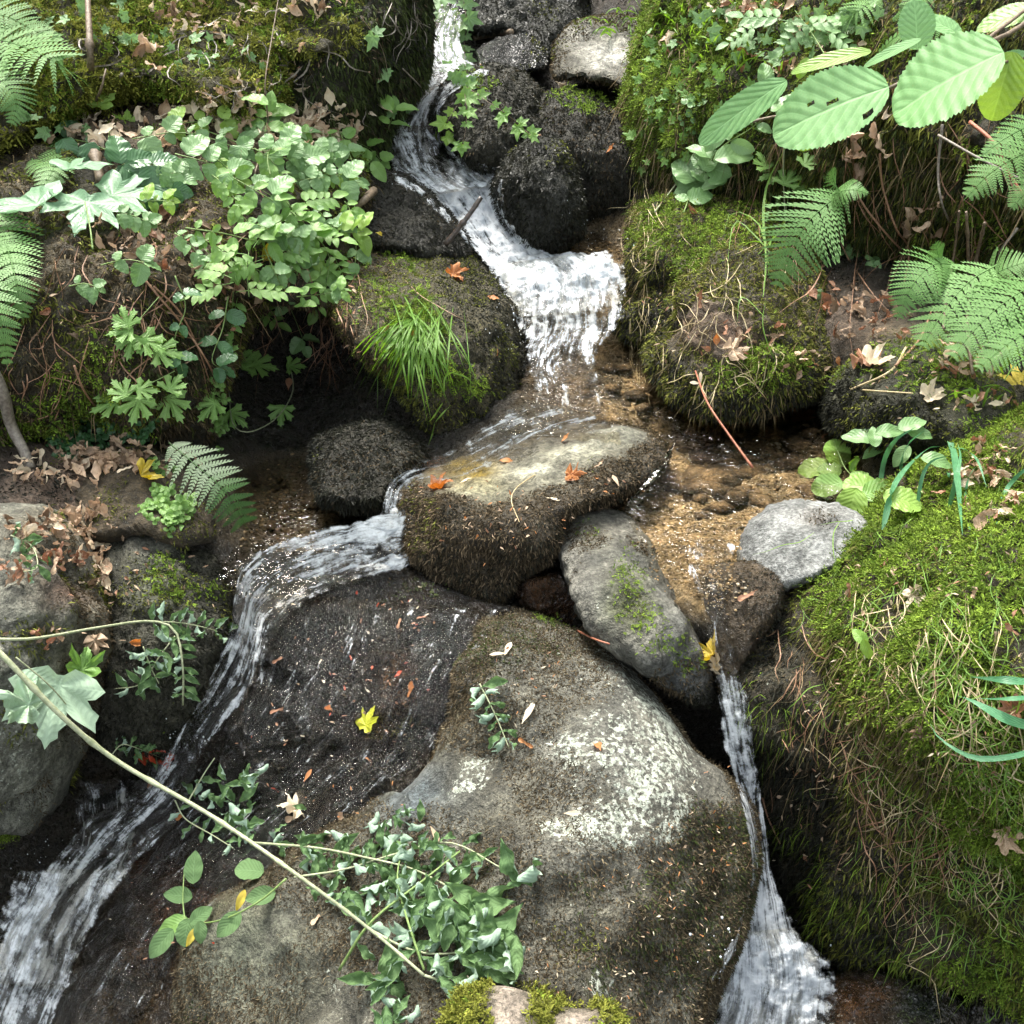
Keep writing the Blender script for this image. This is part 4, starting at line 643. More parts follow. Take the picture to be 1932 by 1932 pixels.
def pool(name, poly, z, seed=0, n=90):
    O = spline(poly, n, True); O3 = np.array([CAMP+ray(u, v)*(z/ray(u, v)[2]) for u, v in O]); c = O3.mean(0); R_ = 24
    k = np.linspace(0, 1, R_+1)[1:]; P = c+(O3[None]-c)*k[:, None, None]; P = np.vstack([c[None], P.reshape(-1, 3)]); P[:, 2] += fbm(P, 18, 3, seed)*.0012
    i = np.arange(n); j = (i+1) % n; F3 = np.stack([np.zeros(n, int), 1+i, 1+j], 1); F4 = np.vstack([np.stack([1+r*n+i, 1+(r+1)*n+i, 1+(r+1)*n+j, 1+r*n+j], 1) for r in range(R_-1)])
    nn = np.cross(P[F3[0, 1]]-P[0], P[F3[0, 2]]-P[0])
    if nn[2] < 0: F3 = F3[:, ::-1]; F4 = F4[:, ::-1]
    o = link(name, mesh(name, P, [F3, F4]), M_POOL); tag(o, kind='structure')
pool('pool_water', [(930,800),(985,740),(1000,650),(1175,630),(1262,735),(1400,745),(1560,750),(1660,850),(1620,940),(1480,985),(1400,1080),(1370,1120),(1290,1110),(1240,1060),(1180,960),(1252,888),(1210,838),(1110,818),(1000,822),(950,815)], -1.060)
pool('pool_water', [(1040,520),(1060,470),(1110,440),(1200,435),(1200,500),(1185,540),(1060,545)], -.955, 3)
pool('pool_water', [(400,970),(470,880),(640,860),(770,890),(785,1040),(600,1120),(440,1120),(405,1040)], -1.205, 5)
pool('pool_water', [(1330,1850),(1560,1830),(1950,1850),(2000,2050),(1330,2050)], -1.665, 6)
# drops thrown up where the water strikes
def drops(name, spots, seed):
    rs = np.random.RandomState(seed); ico = np.array([[0,0,1],[.89,0,.45],[.28,.85,.45],[-.72,.53,.45],[-.72,-.53,.45],[.28,-.85,.45],[.72,.53,-.45],[-.28,.85,-.45],[-.89,0,-.45],[-.28,-.85,-.45],[.72,-.53,-.45],[0,0,-1]])
    fi = np.array([[0,1,2],[0,2,3],[0,3,4],[0,4,5],[0,5,1],[1,6,2],[2,7,3],[3,8,4],[4,9,5],[5,10,1],[6,7,2],[7,8,3],[8,9,4],[9,10,5],[10,6,1],[11,7,6],[11,8,7],[11,9,8],[11,10,9],[11,6,10]])
    Vs, Fs = [], []; k = 0
    for (u, v, r, n) in spots:
        for _ in range(n):
            uu, vv = u+rs.randn()*r, v+rs.randn()*r*.6; p, nn = hit(uu, vv); p = p+nrm(CAMP-p)*.01+np.array([0, 0, abs(rs.randn())*.03])
            Vs.append(p+ico*(.0007+.0015*rs.rand()**3)*np.array([1, 1, 1.5])); Fs.append(fi+k*12); k += 1
    o = link(name, mesh(name, np.vstack(Vs), [np.vstack(Fs)]), M_DROP); tag(o, kind='stuff')
M_DROP, _n, _l, _b = mat('drops'); _b.inputs['Base Color'].default_value = (.75, .8, .85, 1); _b.inputs['Roughness'].default_value = .1
drops('water_drops', [(1060,520,50,50),(1450,1830,50,200),(840,360,40,40),(1000,640,40,50),(730,1030,20,25),(1150,500,25,30),(350,1400,25,30),(160,1650,60,50),(1100,440,40,30)], 3)
# gravel on the pool floor
def gravel():
    rs = np.random.RandomState(9); Vs, Fs, Cs = [], [], []; k = 0
    base = np.array([[0,0,1],[.9,0,.3],[.3,.85,.3],[-.7,.5,.3],[-.7,-.5,.3],[.3,-.85,.3],[0,0,-.6]]); fi = np.array([[0,1,2],[0,2,3],[0,3,4],[0,4,5],[0,5,1],[6,2,1],[6,3,2],[6,4,3],[6,5,4],[6,1,5]])
    for (u, v, r1, r2, n, s) in [(1310,1025,75,60,1500,.0032),(1400,940,110,70,500,.004),(1230,900,80,60,300,.005),(1130,470,50,22,250,.006),(1180,740,80,50,300,.005),(1450,850,90,40,250,.008),(520,950,70,50,260,.005),(1345,1100,40,30,200,.004),(1400,870,120,50,60,.016),(1270,880,60,50,10,.03),(1430,860,110,40,26,.045),(1240,930,40,40,5,.05),(1380,930,80,30,12,.04),(560,950,60,40,20,.018),(1180,760,70,50,24,.024)]:
        for _ in range(n):
            uu, vv = u+rs.randn()*r1*.7, v+rs.randn()*r2*.7; p = PY(uu, vv, gf(uu, vv)); p = hit(uu, vv)[0] if s < .01 else p
            if abs(p[1]-gf(uu, vv)) > (.05 if s < .01 else .12): continue
            a = rs.rand()*6.3; R_ = np.array([[math.cos(a), -math.sin(a), 0], [math.sin(a), math.cos(a), 0], [0, 0, 1]])
            q = (base*(1+.25*rs.randn(7, 1)))*np.array([1, .7+.3*rs.rand(), .45])*s*(.5+rs.rand()); Vs.append(q@R_.T+p); Fs.append(fi+k*7); k += 1
            t = rs.rand(); c = np.array([.38,.27,.14])*(1-t)+np.array([.20,.14,.08])*t
            if rs.rand() < .15: c = np.array([.5, .42, .3])
            if s > .01: c = np.array([.17, .115, .06])*(.6+.8*rs.rand())
            Cs.append(np.repeat(c[None]*(.7+.6*rs.rand()), 7, 0))
    n = k*7; o = link('gravel', mesh('gravel', np.vstack(Vs), [np.vstack(Fs)], {'Col': np.vstack(Cs), 'wet': np.full(n, .6), 'lich': np.full(n, -1.)}), M_ROCK); tag(o, kind='stuff')
gravel()
# ================================================================ leaves
def wfun(t, prof):
    if prof == 'oval': return np.sin(math.pi*t**.8)**.75
    if prof == 'heart': return np.sin(math.pi*t**.62)**.62
    if prof == 'round': return np.sin(math.pi*t**.95)**.5
    if prof == 'lance': return np.sin(math.pi*t**.75)**.95
    if prof == 'seed': return np.clip(np.sin(math.pi*t**1.5)**.7, .12, 1)
def strip_leaf(w=.5, prof='oval', serr=0, ns=9, fold=.2, bend=.4, curl=0., wave=.03, ny=16, hx=3, seed=0, hole=None, twist=0):
    rs = np.random.RandomState(seed); t = np.linspace(0, 1, ny+1); s = np.linspace(-1, 1, 2*hx+1); T, S_ = np.meshgrid(t, s, indexing='ij')
    W = wfun(np.clip(T, 0, 1), prof)*w/2
    if serr: W = W*(1+serr*(((T*ns) % 1)-.5)*np.abs(S_)**3)
    x = W*S_; y = T.copy(); z = -fold*np.abs(x)*-1
    if curl:
        a = S_*curl*(.6+.4*np.sin(T*5+seed)); r = W/abs(curl); x = np.sin(a)*r; z = (1-np.cos(a))*r*np.sign(curl)
    z = z+wave*np.sin(T*ns*2.2+seed)*np.abs(S_)**1.5*w+fbm(np.stack([x*6, y*6, x*0+seed], -1), 1, 2, seed)*wave*1.2
    if twist: c, s2 = np.cos(twist*T), np.sin(twist*T); x, z = x*c-z*s2, x*s2+z*c
    if bend:
        a = bend*T; yy = np.sin(a)/bend; zz = -(1-np.cos(a))/bend; y2 = yy+z*np.sin(a); z = zz+z*np.cos(a); y = y2
    V = np.stack([x, y, z], -1).reshape(-1, 3); n = 2*hx+1; idx = np.arange((ny+1)*n).reshape(ny+1, n)
    F = np.stack([idx[:-1, :-1], idx[:-1, 1:], idx[1:, 1:], idx[1:, :-1]], -1).reshape(-1, 4)
    if hole is not None:
        cn = np.stack([S_, T], -1).reshape(-1, 2)[F].mean(1); k = np.ones(len(F), bool)
        for hx_, hy_, hr in hole: k &= np.hypot((cn[:, 0]-hx_)*.6, cn[:, 1]-hy_) > hr
        F = F[k]
    return mesh('leaf', V, [F], uv=np.stack([S_.ravel(), T.ravel()], 1))
LOBES = dict(
 maple=[(0,1),(.06,.87),(.14,.82),(.13,.72),(.22,.62),(.18,.46),(.30,.54),(.44,.60),(.62,.70),(.59,.56),(.62,.45),(.51,.38),(.42,.27),(.53,.24),(.64,.12),(.56,.05),(.48,-.03),(.34,-.08),(.18,-.13),(.05,-.03)],
 ivy=[(0,1),(.12,.76),(.18,.52),(.32,.50),(.52,.50),(.43,.3),(.36,.15),(.40,-.02),(.22,-.12),(.04,0)],
 herb=[(0,1),(.05,.85),(.14,.86),(.10,.72),(.18,.66),(.08,.52),(.05,.34),(.22,.52),(.25,.66),(.34,.62),(.42,.72),(.44,.55),(.54,.50),(.38,.38),(.16,.20),(.34,.22),(.42,.32),(.50,.22),(.60,.18),(.50,.10),(.48,0),(.34,.06),(.1,.02),(.02,0)])
def fan_leaf(kind, cup=.1, wave=.06, bend=.3, seed=0, rings=6, sc=1., curl=0.):
    h = LOBES[kind]; O = np.array(h+[(-x, y) for x, y in h[::-1] if x != 0]); O = np.vstack([O, O[:1]])
    Q = []
    for a, b in zip(O[:-1], O[1:]):
        for q in (0, .5): Q.append(a*(1-q)+b*q)
    Q = np.array(Q); n = len(Q); c = np.array([0, .12]); k = np.linspace(0, 1, rings+1)[1:]
    P = c+(Q[None]-c)*k[:, None, None]; P = np.vstack([c[None], P.reshape(-1, 2)]); rr = np.concatenate([[0], np.repeat(k, n)])
    th = np.arctan2(P[:, 0]-c[0], P[:, 1]-c[1]); ax = np.radians([0, 42, -42, 88, -88]); da = np.min(np.abs(th[:, None]-ax), 1)
    z = cup*rr**2+wave*rr*np.cos(da*6)*.6+fbm(np.stack([P[:, 0]*3, P[:, 1]*3, th*0+seed], -1), 1, 3, seed)*wave*1.5
    x, y = P[:, 0]*sc, P[:, 1]
    if curl: z = z+curl*(np.abs(x)**1.5)*1.2
    if bend: a = bend*y; y, z = np.sin(a)/bend+z*np.sin(a), -(1-np.cos(a))/bend+z*np.cos(a)
    i = np.arange(n); j = (i+1) % n; F3 = np.stack([np.zeros(n, int), 1+i, 1+j], 1); F4 = np.vstack([np.stack([1+r*n+i, 1+(r+1)*n+i, 1+(r+1)*n+j, 1+r*n+j], 1) for r in range(rings-1)])
    return mesh('leaf', np.stack([x, y, z], 1), [F3, F4], uv=np.stack([da*rr*1.1, rr], 1))
def clover_leaf(seed=0):
    Vs, Fs = [], []
    for q in range(3):
        a = q*2.094; n = 10; t = np.linspace(0, 2*math.pi, n, endpoint=False); p = np.stack([.42*np.sin(t), .5+.45*np.cos(t)*(1-.25*(np.abs(t) < .2)), .08*np.cos(2*t)], 1); p = np.vstack([[0, .05, 0], p])
        R_ = np.array([[math.cos(a), -math.sin(a), 0], [math.sin(a), math.cos(a), 0], [0, 0, 1]]); i = np.arange(n); Fs.append(np.stack([np.zeros(n, int), 1+i, 1+(i+1) % n], 1)+q*(n+1)); Vs.append(p@R_.T*.6+[0, .4, 0])
    V = np.vstack(Vs); return mesh('leaf', V, [np.vstack(Fs)], uv=np.stack([np.full(len(V), .5), V[:, 1]], 1))
def frame(y, n):
    y = nrm(np.array(y, float)); n = np.array(n, float); n = nrm(n-y*(n@y)); x = np.cross(y, n); return x, y, n
def imgdir(u, v, ang):
    vw = nrm(ray(u, v)); r_ = nrm(RT-vw*(RT@vw)); up = np.cross(r_, vw); a = math.radians(ang); return r_*math.cos(a)+up*math.sin(a), -vw
def put(o, p, x, y, n, s, par=None):
    M = Matrix(((x[0]*s, y[0]*s, n[0]*s, p[0]), (x[1]*s, y[1]*s, n[1]*s, p[1]), (x[2]*s, y[2]*s, n[2]*s, p[2]), (0, 0, 0, 1)))
    if par: o.parent = par; M = Matrix.Translation(-Vector(par.location)) @ M
    o.matrix_basis = M
def leaf_at(me, m, u, v, size, ang, lift=.02, par=None, up=.6, cam_=.5, surf=0., jit=.35, name='leaf', Y=None, axis_tilt=0, r=rnd, flat=0):
    """leaf centred on photo point (u, v), `size` px long, pointing to `ang` degrees in the photo"""
    if Y is None: p, n0 = hit(u, v)
    else: p, n0 = PY(u, v, Y), np.array([0, 0, 1.])
    d, tc = imgdir(u, v, ang); p = p+tc*lift
    if flat:
        aa = math.radians(ang); sn = max(.2, float(tc[2])); h = nrm(RT*math.cos(aa)+np.array([0, 1., 0])*math.sin(aa)/sn*(.6)); d = nrm(d*(1-flat)+h*flat)
    n = tc*cam_+np.array([0, 0, 1.])*up+n0*surf+np.array([r.gauss(0, 1), r.gauss(0, 1), r.gauss(0, 1)])*jit*.5
    if surf > 1: d = d-nrm(n)*(d@nrm(n))
    d = nrm(d+np.array([0, 0, 1.])*axis_tilt); D = (p-CAMP)@FW; s = size*HALF*D/966
    x, y, n = frame(d, n); o = bpy.data.objects.new(name, me); COL.objects.link(o)
    if m and not me.materials: me.materials.append(m)
    put(o, p-y*s*.5, x, y, n, s, par); o['px'] = 0; del o['px']; return o
def tube(pts, r0, r1, sides=6, knots=0):
    P = np.asarray(pts, float); n = len(P); T = nrm(np.gradient(P, axis=0)); ref = np.array([.3, .5, .8]); X = nrm(np.cross(T, ref)); Z = np.cross(X, T)
    a = np.linspace(0, 2*math.pi, sides, endpoint=False); r = np.linspace(r0, r1, n)
    if knots: r = r*(1+.55*np.exp(-(((np.arange(n)/n*knots) % 1-.5)/.05)**2))
    V = (P[:, None]+r[:, None, None]*(np.cos(a)[None, :, None]*X[:, None]+np.sin(a)[None, :, None]*Z[:, None])).reshape(-1, 3)
    i = np.arange(sides); j = (i+1) % sides; F = np.vstack([np.stack([k*sides+i, k*sides+j, (k+1)*sides+j, (k+1)*sides+i], 1) for k in range(n-1)])
    V = np.vstack([V, P[:1], P[-1:]]); c0 = n*sides
    F3 = np.vstack([np.stack([j, i, np.full(sides, c0)], 1), np.stack([(n-1)*sides+i, (n-1)*sides+j, np.full(sides, c0+1)], 1)])
    return V, F, F3
def path3(px, n=24, lift=.015):
    """photo polyline [(u, v[, lift[, Y]])] -> smooth 3-D path lying lift metres in front of what it crosses"""
    q = np.array([(p[0], p[1], p[2] if len(p) > 2 else lift, p[3] if len(p) > 3 else 0) for p in px], float)
    Ys = np.array([p[3] if p[3] else hity(p[0], p[1]) for p in q]); S4 = spline(np.stack([q[:, 0], q[:, 1], q[:, 2], Ys], 1), n)
    P = PY(S4[:, 0], S4[:, 1], S4[:, 3]); return P+nrm(CAMP-P)*S4[:, 2:3], S4
def stick(name, label, cat, px, r0, r1, m, lift=.012, group=None, n=24, knots=0, side=()):
    P, _ = path3(px, n, lift); o0 = P[0].copy(); V, F, F3 = tube(P, r0, r1, 7, knots); Vs = [V]; Fs = [F]; F3s = [F3]; k = len(V)
    for sp, a, b in side:
        P2, _ = path3(sp, 10, lift); V, F, F3 = tube(P2, a, b, 6); Vs.append(V); Fs.append(F+k); F3s.append(F3+k); k += len(V)
    o = link(name, mesh(name, np.vstack(Vs)-o0, [np.vstack(Fs), np.vstack(F3s)]), m, None, o0.tolist()); return tag(o, label, cat, group)
def ribbon_blade(P, w, nrmv, taper=1.):
    n = len(P); T = nrm(np.gradient(P, axis=0)); X = nrm(np.cross(T, nrmv)); t = np.linspace(0, 1, n); W = w*np.clip(np.minimum(1, (1-t)*2.2), .02, 1)*np.clip(.35+t*5, 0, 1)
    N = np.cross(X, T); V = np.stack([P-X*W[:, None]/2, P+N*W[:, None]*-.12, P+X*W[:, None]/2], 1).reshape(-1, 3)
    i = np.arange(n-1)[:, None]*3; F = np.vstack([i+np.array([0, 1, 4, 3]), i+np.array([1, 2, 5, 4])]); uv = np.stack([np.tile([-1, 0, 1], n)*1., np.repeat(t, 3)], 1); return V, F, uv

ML = dict(
 glauc=leaf_mat('leaf_blue_green', (.11,.22,.07), (.22,.36,.15), .3, .42, .3),
 mid=leaf_mat('leaf_mid_green', (.12,.25,.05), (.23,.39,.10), .3, .45, .35),
 lime=leaf_mat('leaf_lime', (.20,.36,.05), (.30,.45,.10), .25, .45, .45),
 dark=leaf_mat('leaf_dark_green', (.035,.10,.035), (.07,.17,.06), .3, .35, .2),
 mint=leaf_mat('leaf_mint', (.20,.40,.15), (.28,.48,.22), .5, .55, .4, (.28,.38,.14), .25),
 syc=leaf_mat('leaf_sycamore', (.12,.25,.12), (.20,.33,.20), .35, .45, .3),
 fern=leaf_mat('fern_green', (.09,.20,.05), (.17,.31,.10), .1, .55, .3, None, .3),
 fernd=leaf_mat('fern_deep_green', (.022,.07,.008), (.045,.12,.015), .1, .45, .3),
 wilt=leaf_mat('wilted_leaf', (.08,.15,.06), (.15,.24,.10), .25, .8, .25, None, .15, (.30,.41,.31)),
 wiltp=leaf_mat('wilted_maple_leaf', (.30,.43,.28), (.38,.50,.35), .3, .6, .25),
 grass=leaf_mat('grass_blade', (.10,.22,.03), (.22,.36,.07), .2, .45, .4),
 grassb=leaf_mat('blue_green_blade', (.06,.20,.09), (.13,.30,.15), .2, .4, .3),
 orange=leaf_mat('orange_leaf', (.40,.15,.05), (.50,.24,.09), .25, .5, .3, (.2,.07,.02)),
 rust=leaf_mat('rust_leaf', (.24,.11,.06), (.34,.18,.10), .25, .55, .2, (.12,.05,.02)),
 tan=leaf_mat('tan_leaf', (.38,.26,.17), (.55,.41,.28), .25, .6, .2, (.2,.12,.06)),
 pale=leaf_mat('pale_leaf', (.60,.50,.36), (.72,.62,.46), .15, .6, .3),
 brown=leaf_mat('brown_leaf', (.16,.11,.07), (.28,.19,.12), .3, .6, .15, (.06,.035,.02)),
 yellow=leaf_mat('yellow_leaf', (.60,.46,.06), (.70,.55,.10), .15, .5, .35, (.30,.28,.02)),
 yelgr=leaf_mat('yellow_green_leaf', (.36,.40,.03), (.48,.44,.04), .3, .4, .25, (.12,.26,.02)),
 patch=leaf_mat('patchy_green_leaf', (.16,.33,.05), (.30,.46,.10), .3, .45, .4, (.42,.36,.12)),
 red=leaf_mat('red_leaf', (.36,.03,.015), (.45,.07,.02), .2, .3, .2),
)
MS = dict(green=stem_mat('green_stem', (.12,.2,.05), (.2,.28,.09)), pale=stem_mat('pale_stem', (.24,.27,.15), (.36,.38,.24)), brown=stem_mat('brown_bark', (.10,.07,.045), (.2,.15,.1)), grey=stem_mat('grey_bark', (.13,.11,.09), (.25,.22,.18)), straw=stem_mat('straw', (.34,.26,.13), (.48,.40,.24)), red=stem_mat('reddish_stalk', (.22,.07,.04), (.34,.13,.07)), root=stem_mat('root', (.16,.08,.045), (.28,.16,.09)), black=stem_mat('wet_bark', (.02,.017,.014), (.07,.05,.04), .3))
LM = {}
for k in range(4):
    LM['oval', k] = strip_leaf(.58, 'oval', 0, 8, .25, .5, 0, .03, seed=k); LM['heart', k] = strip_leaf(.82, 'heart', .12, 12, .22, .5, 0, .03, seed=k+10)
    LM['round', k] = strip_leaf(.8, 'round', .12, 14, .15, .4, 0, .03, seed=k+20); LM['lance', k] = strip_leaf(.36, 'lance', 0, 7, .3, .7, 0, .03, seed=k+30)
    LM['beech', k] = strip_leaf(.6, 'oval', .06, 9, .1, .9*(-1)**k, .9, .05, seed=k+40); LM['crump', k] = strip_leaf(.7, 'oval', .2, 7, .1, 2.0*(-1)**k, 1.9, .12, ny=14, hx=4, seed=k+50, twist=.8)
    LM['wilt', k] = strip_leaf(.66, 'oval', .1, 8, 0, 1.5-1.0*k, (1.5+.25*k)*(1 if k < 3 else -1), .10, ny=18, hx=5, seed=k+60, twist=.7*(k-1.5)); LM['seed', k] = strip_leaf(.3, 'seed', 0, 5, .1, .3, 0, .02, ny=8, hx=2, seed=k+70)
    LM['maple', k] = fan_leaf('maple', .06, .06, .5, seed=k); LM['ivy', k] = fan_leaf('ivy', .05, .05, .3, seed=k); LM['herb', k] = fan_leaf('herb', .03, .05, .4, seed=k, rings=3); LM['clover', k] = clover_leaf(k)
    LM['dmaple', k] = fan_leaf('maple', .25*(-1)**k, .2, .8*(-1)**k, seed=k+9, curl=.5)
_cp = {}
def LMm(kind, m, k=None):
    """leaf mesh of a kind in a colour"""
    k = rnd.randrange(4) if k is None else k; key = (kind, m, k)
    if key not in _cp: me = LM[kind, k].copy(); me.materials.clear(); me.materials.append(ML[m]); _cp[key] = me
    return _cp[key]
def pinnate_mesh(seed=0, np_=4, prof='oval', w=.5):
    """one compound leaf: paired leaflets on a stalk"""
    Vs, Fs, Us, k = [], [], [], 0
    def add(me_v, f, uv): nonlocal k; Vs.append(me_v); Fs.append(f+k); Us.append(uv); k += len(me_v)
    src = strip_leaf(w, prof, .05, 7, .25, .4, seed=seed, ny=8, hx=2); n = len(src.vertices); v = np.empty(n*3, np.float32); src.vertices.foreach_get('co', v); v = v.reshape(-1, 3)
    f = np.array([p.vertices[:] for p in src.polygons]); s_ = np.linspace(-1, 1, 5); t_ = np.linspace(0, 1, 9); T, Q = np.meshgrid(t_, s_, indexing='ij'); uv = np.stack([Q.ravel(), T.ravel()], 1)
    for i in range(np_):
        y0 = .25+.6*i/np_; s = .34*(1-.12*abs(i-1.2))
        for sg in (1, -1):
            a = math.radians(62)*sg; c, sn = math.cos(a), math.sin(a); R_ = np.array([[c, sn, 0], [-sn, c, 0], [0, 0, 1]]); add(v@R_.T*s+[0, y0, -.06*i], f, uv)
    add(v*.36+[0, .82, -.2], f, uv)
    P = np.stack([np.zeros(8), np.linspace(0, .85, 8), -.22*np.linspace(0, 1, 8)**1.6], 1); tv, tf, t3 = tube(P, .008, .004, 4); add(tv, tf, np.zeros((len(tv), 2)))
    return mesh('leaf', np.vstack(Vs), [np.vstack(Fs)], uv=np.vstack(Us))
for k in range(4): LM['pinnate', k] = pinnate_mesh(k)
def plant(name, label, cat, stem, kind, m, size, n, lift=.03, group=None, spread=22, sm='green', r0=.0016, alt=False, up=.6, cam_=.5, jit=.5, extra=(), sv=.5, leaves=True, both=True, droop=0, flat=.3):
    """a stem along a photo polyline with leaves in pairs; extra: (u, v, size, ang[, kind, mat]) leaves placed one by one"""
    P, q = path3(stem, 22, lift); rt = root(name, P[0], label, cat, group); V, F, F3 = tube(P-P[0], r0, r0*.5, 5); link('stem', mesh('stem', V, [F, F3]), MS[sm], rt)
    if n:
        for i in range(n):
            t = (i+.6)/n; k = min(int(t*21), 20); dv = q[min(k+1, 21), :2]-q[k, :2]; a0 = math.degrees(math.atan2(-dv[1], dv[0]))
            for sg in ((1, -1) if both and not alt else ((-1)**i,)):
                sz = size*(1+sv*rnd.uniform(-1, 1)); a = a0+sg*rnd.uniform(45, 85); u, v = q[k, :2]+np.array([math.cos(math.radians(a)), -math.sin(math.radians(a))])*sz*.55
                Yq = q[k, 3]; Pn = PY(u, v, Yq); Dk = np.linalg.norm(Pn-CAMP); lf = float(q[k, 2])
                leaf_at(LMm(kind, m), None, u, v, sz, a-droop*math.cos(math.radians(a)), lf+.004*rnd.random(), rt, up, cam_, 0, jit, Y=min(Yq, hity(u, v)+.0), flat=flat)
        leaf_at(LMm(kind, m), None, q[-1, 0], q[-1, 1], size, a0, float(q[-1, 2]), rt, up, cam_, 0, jit)
    for e in extra:
        leaf_at(LMm(e[4] if len(e) > 4 else kind, e[5] if len(e) > 5 else m), None, e[0], e[1], e[2], e[3], e[6] if len(e) > 6 else lift, rt, up, cam_, 0, jit*.5, flat=flat)
    return rt
# ---------------------------------------------------------------- ferns
def frond(par, spine, hw, m='fern', lift=.03, npin=20, Y=None, tooth=9, nv=None, shape=.75, slant=62):
    P, q = path3(spine, 60, lift); T = nrm(np.gradient(P, axis=0)); vw = nrm(CAMP-P[30]); nv = nrm(vw*.55+np.array([0, 0, 1.])*.6 if nv is None else np.array(nv, float))
    X = nrm(np.cross(T, nv)); N = np.cross(X, T); D = (P@FW-CAMP@FW); W = hw*HALF*D/966
    Vs, Fs, k = [], [], 0
    rv, rf, _ = tube(P, .0014, .0005, 4); Vs.append(rv); Fs.append(rf); k = len(rv)
    for i in range(npin):
        t = .06+.92*i/npin; j = int(t*59); prof = min(1, (t/.22)**.6)*(1-t)**shape*1.25+.03; L = W[j]*prof
        for sg in (1, -1):
            a = math.radians(slant+rnd.uniform(-5, 5)); dv = nrm(T[j]*math.cos(a)+X[j]*sg*math.sin(a)); sd = nrm(np.cross(dv, N[j])); sp = np.linalg.norm(P[min(j+1, 59)]-P[j])*59*.92/npin; pw = sp*.47
            for z in range(tooth+1):
                tt = z/tooth; c = P[j]+dv*L*tt-N[j]*L*.22*tt*tt; l = pw*(1-tt)**.6*(1 if z else .7)+.0004; st = L/tooth
                for s2 in ((1, -1) if z < tooth else (0,)):
                    if s2 == 0: tip = c+dv*st
                    else: tip = c+sd*s2*l+dv*st*.9
                    a_ = c-dv*st*.5; b_ = c+dv*st*.48
                    e_ = tip-dv*st*.5; f_ = tip+dv*st*.12
                    if s2 == 0: Vs.append(np.array([a_+sd*st*.3, a_-sd*st*.3, tip, tip])); 
                    else: Vs.append(np.array([a_, e_, f_, b_]))
                    Fs.append(np.arange(4)[None]+k); k += 4
    F = np.vstack(Fs); V = np.vstack(Vs); off = np.array(par.location); uv = np.full((len(V), 2), .5)
    o = link('frond', mesh('frond', V-off, [F], uv=uv), ML[m], par); return o
def fern(label, base, fronds, m='fern', group=None, **k):
    p, _ = hit(*base); rt = root('fern', p, label, 'fern', group)
    for sp, hw in fronds: frond(rt, sp, hw, m, **k)
    return rt
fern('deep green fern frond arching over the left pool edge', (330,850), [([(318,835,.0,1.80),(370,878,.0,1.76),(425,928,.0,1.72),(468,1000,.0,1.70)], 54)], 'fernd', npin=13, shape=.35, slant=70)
fern('blue green fern with two fronds hanging over the right mossy boulder', (1620,360), [([(1600,362,.0,2.30),(1560,385,.0,2.27),(1510,440,.0,2.24),(1462,548,.0,2.22)], 100), ([(1598,372,.0,2.3),(1580,355,.0,2.27),(1572,338,.0,2.26),(1568,318,.0,2.25)], 40), ([(1560,375,.0,2.3),(1585,362,.0,2.27),(1610,358,.0,2.25),(1640,365,.0,2.24)], 36)], npin=22, shape=.8)
fern('fern at the right edge below the broad serrated leaves', (1960,300), [([(1990,270,0,1.8),(1930,290,0,1.78),(1870,325,0,1.76),(1818,378,0,1.75)], 68), ([(1990,225,0,1.8),(1940,238,0,1.78),(1895,262,0,1.76),(1850,295,0,1.75)], 46), ([(1990,330,0,1.8),(1950,350,0,1.78),(1905,395,0,1.76)], 45)], npin=16)
fern('largest spread of fern fronds behind the dry stalks at the right edge', (1880,560), [([(1810,500,0,1.98),(1760,500,0,1.95),(1720,540,0,1.92),(1692,605,0,1.9)], 62), ([(1880,500,0,1.95),(1830,530,0,1.92),(1785,580,0,1.88),(1735,660,0,1.84)], 90), ([(1970,530,0,1.9),(1910,560,0,1.86),(1850,610,0,1.82),(1790,680,0,1.78)], 88), ([(2010,590,0,1.85),(1950,620,0,1.8),(1900,650,0,1.77),(1840,700,0,1.75)], 75), ([(1850,540,0,1.97),(1890,510,0,1.95),(1950,490,0,1.93)], 55), ([(1800,540,0,2.0),(1775,500,0,1.98),(1765,455,0,1.97)], 45)], npin=22)
fern('soft pale fern leaning out at the upper left corner', (-20,110), [([(-60,70,.05),(20,80,.1),(110,120,.12),(205,190,.08)], 85), ([(-60,20,.05),(10,30,.1),(70,60,.1),(120,80,.08)], 60), ([(-60,130,.05),(0,150,.1),(30,190,.1),(20,240,.08)], 60)], npin=20)
fern('drooping fern filling the left edge under the sycamore leaves', (-30,400), [([(-40,380,.05),(0,430,.09),(28,520,.1),(45,610,.06)], 70), ([(-80,430,.05),(-30,520,.1),(0,600,.1),(15,700,.06)], 60), ([(-60,440,.05),(10,470,.09),(50,520,.06)], 45)], npin=22)
fern('small fern fronds among the leaves at the top right', (1640,20), [([(1660,-10,.02),(1620,20,.06),(1580,55,.06),(1545,90,.04)], 40), ([(1800,50,.02),(1750,55,.06),(1690,70,.06),(1640,125,.04)], 42), ([(1760,-20,.02),(1720,10,.05),(1680,40,.05)], 30)], npin=18)
fern('faded fern half hidden behind the sycamore leaves', (90,330), [([(130,250,.02),(110,300,.04),(90,340,.04),(70,380,.03)], 45), ([(60,300,.02),(80,320,.04),(120,350,.03)], 30)], npin=14)

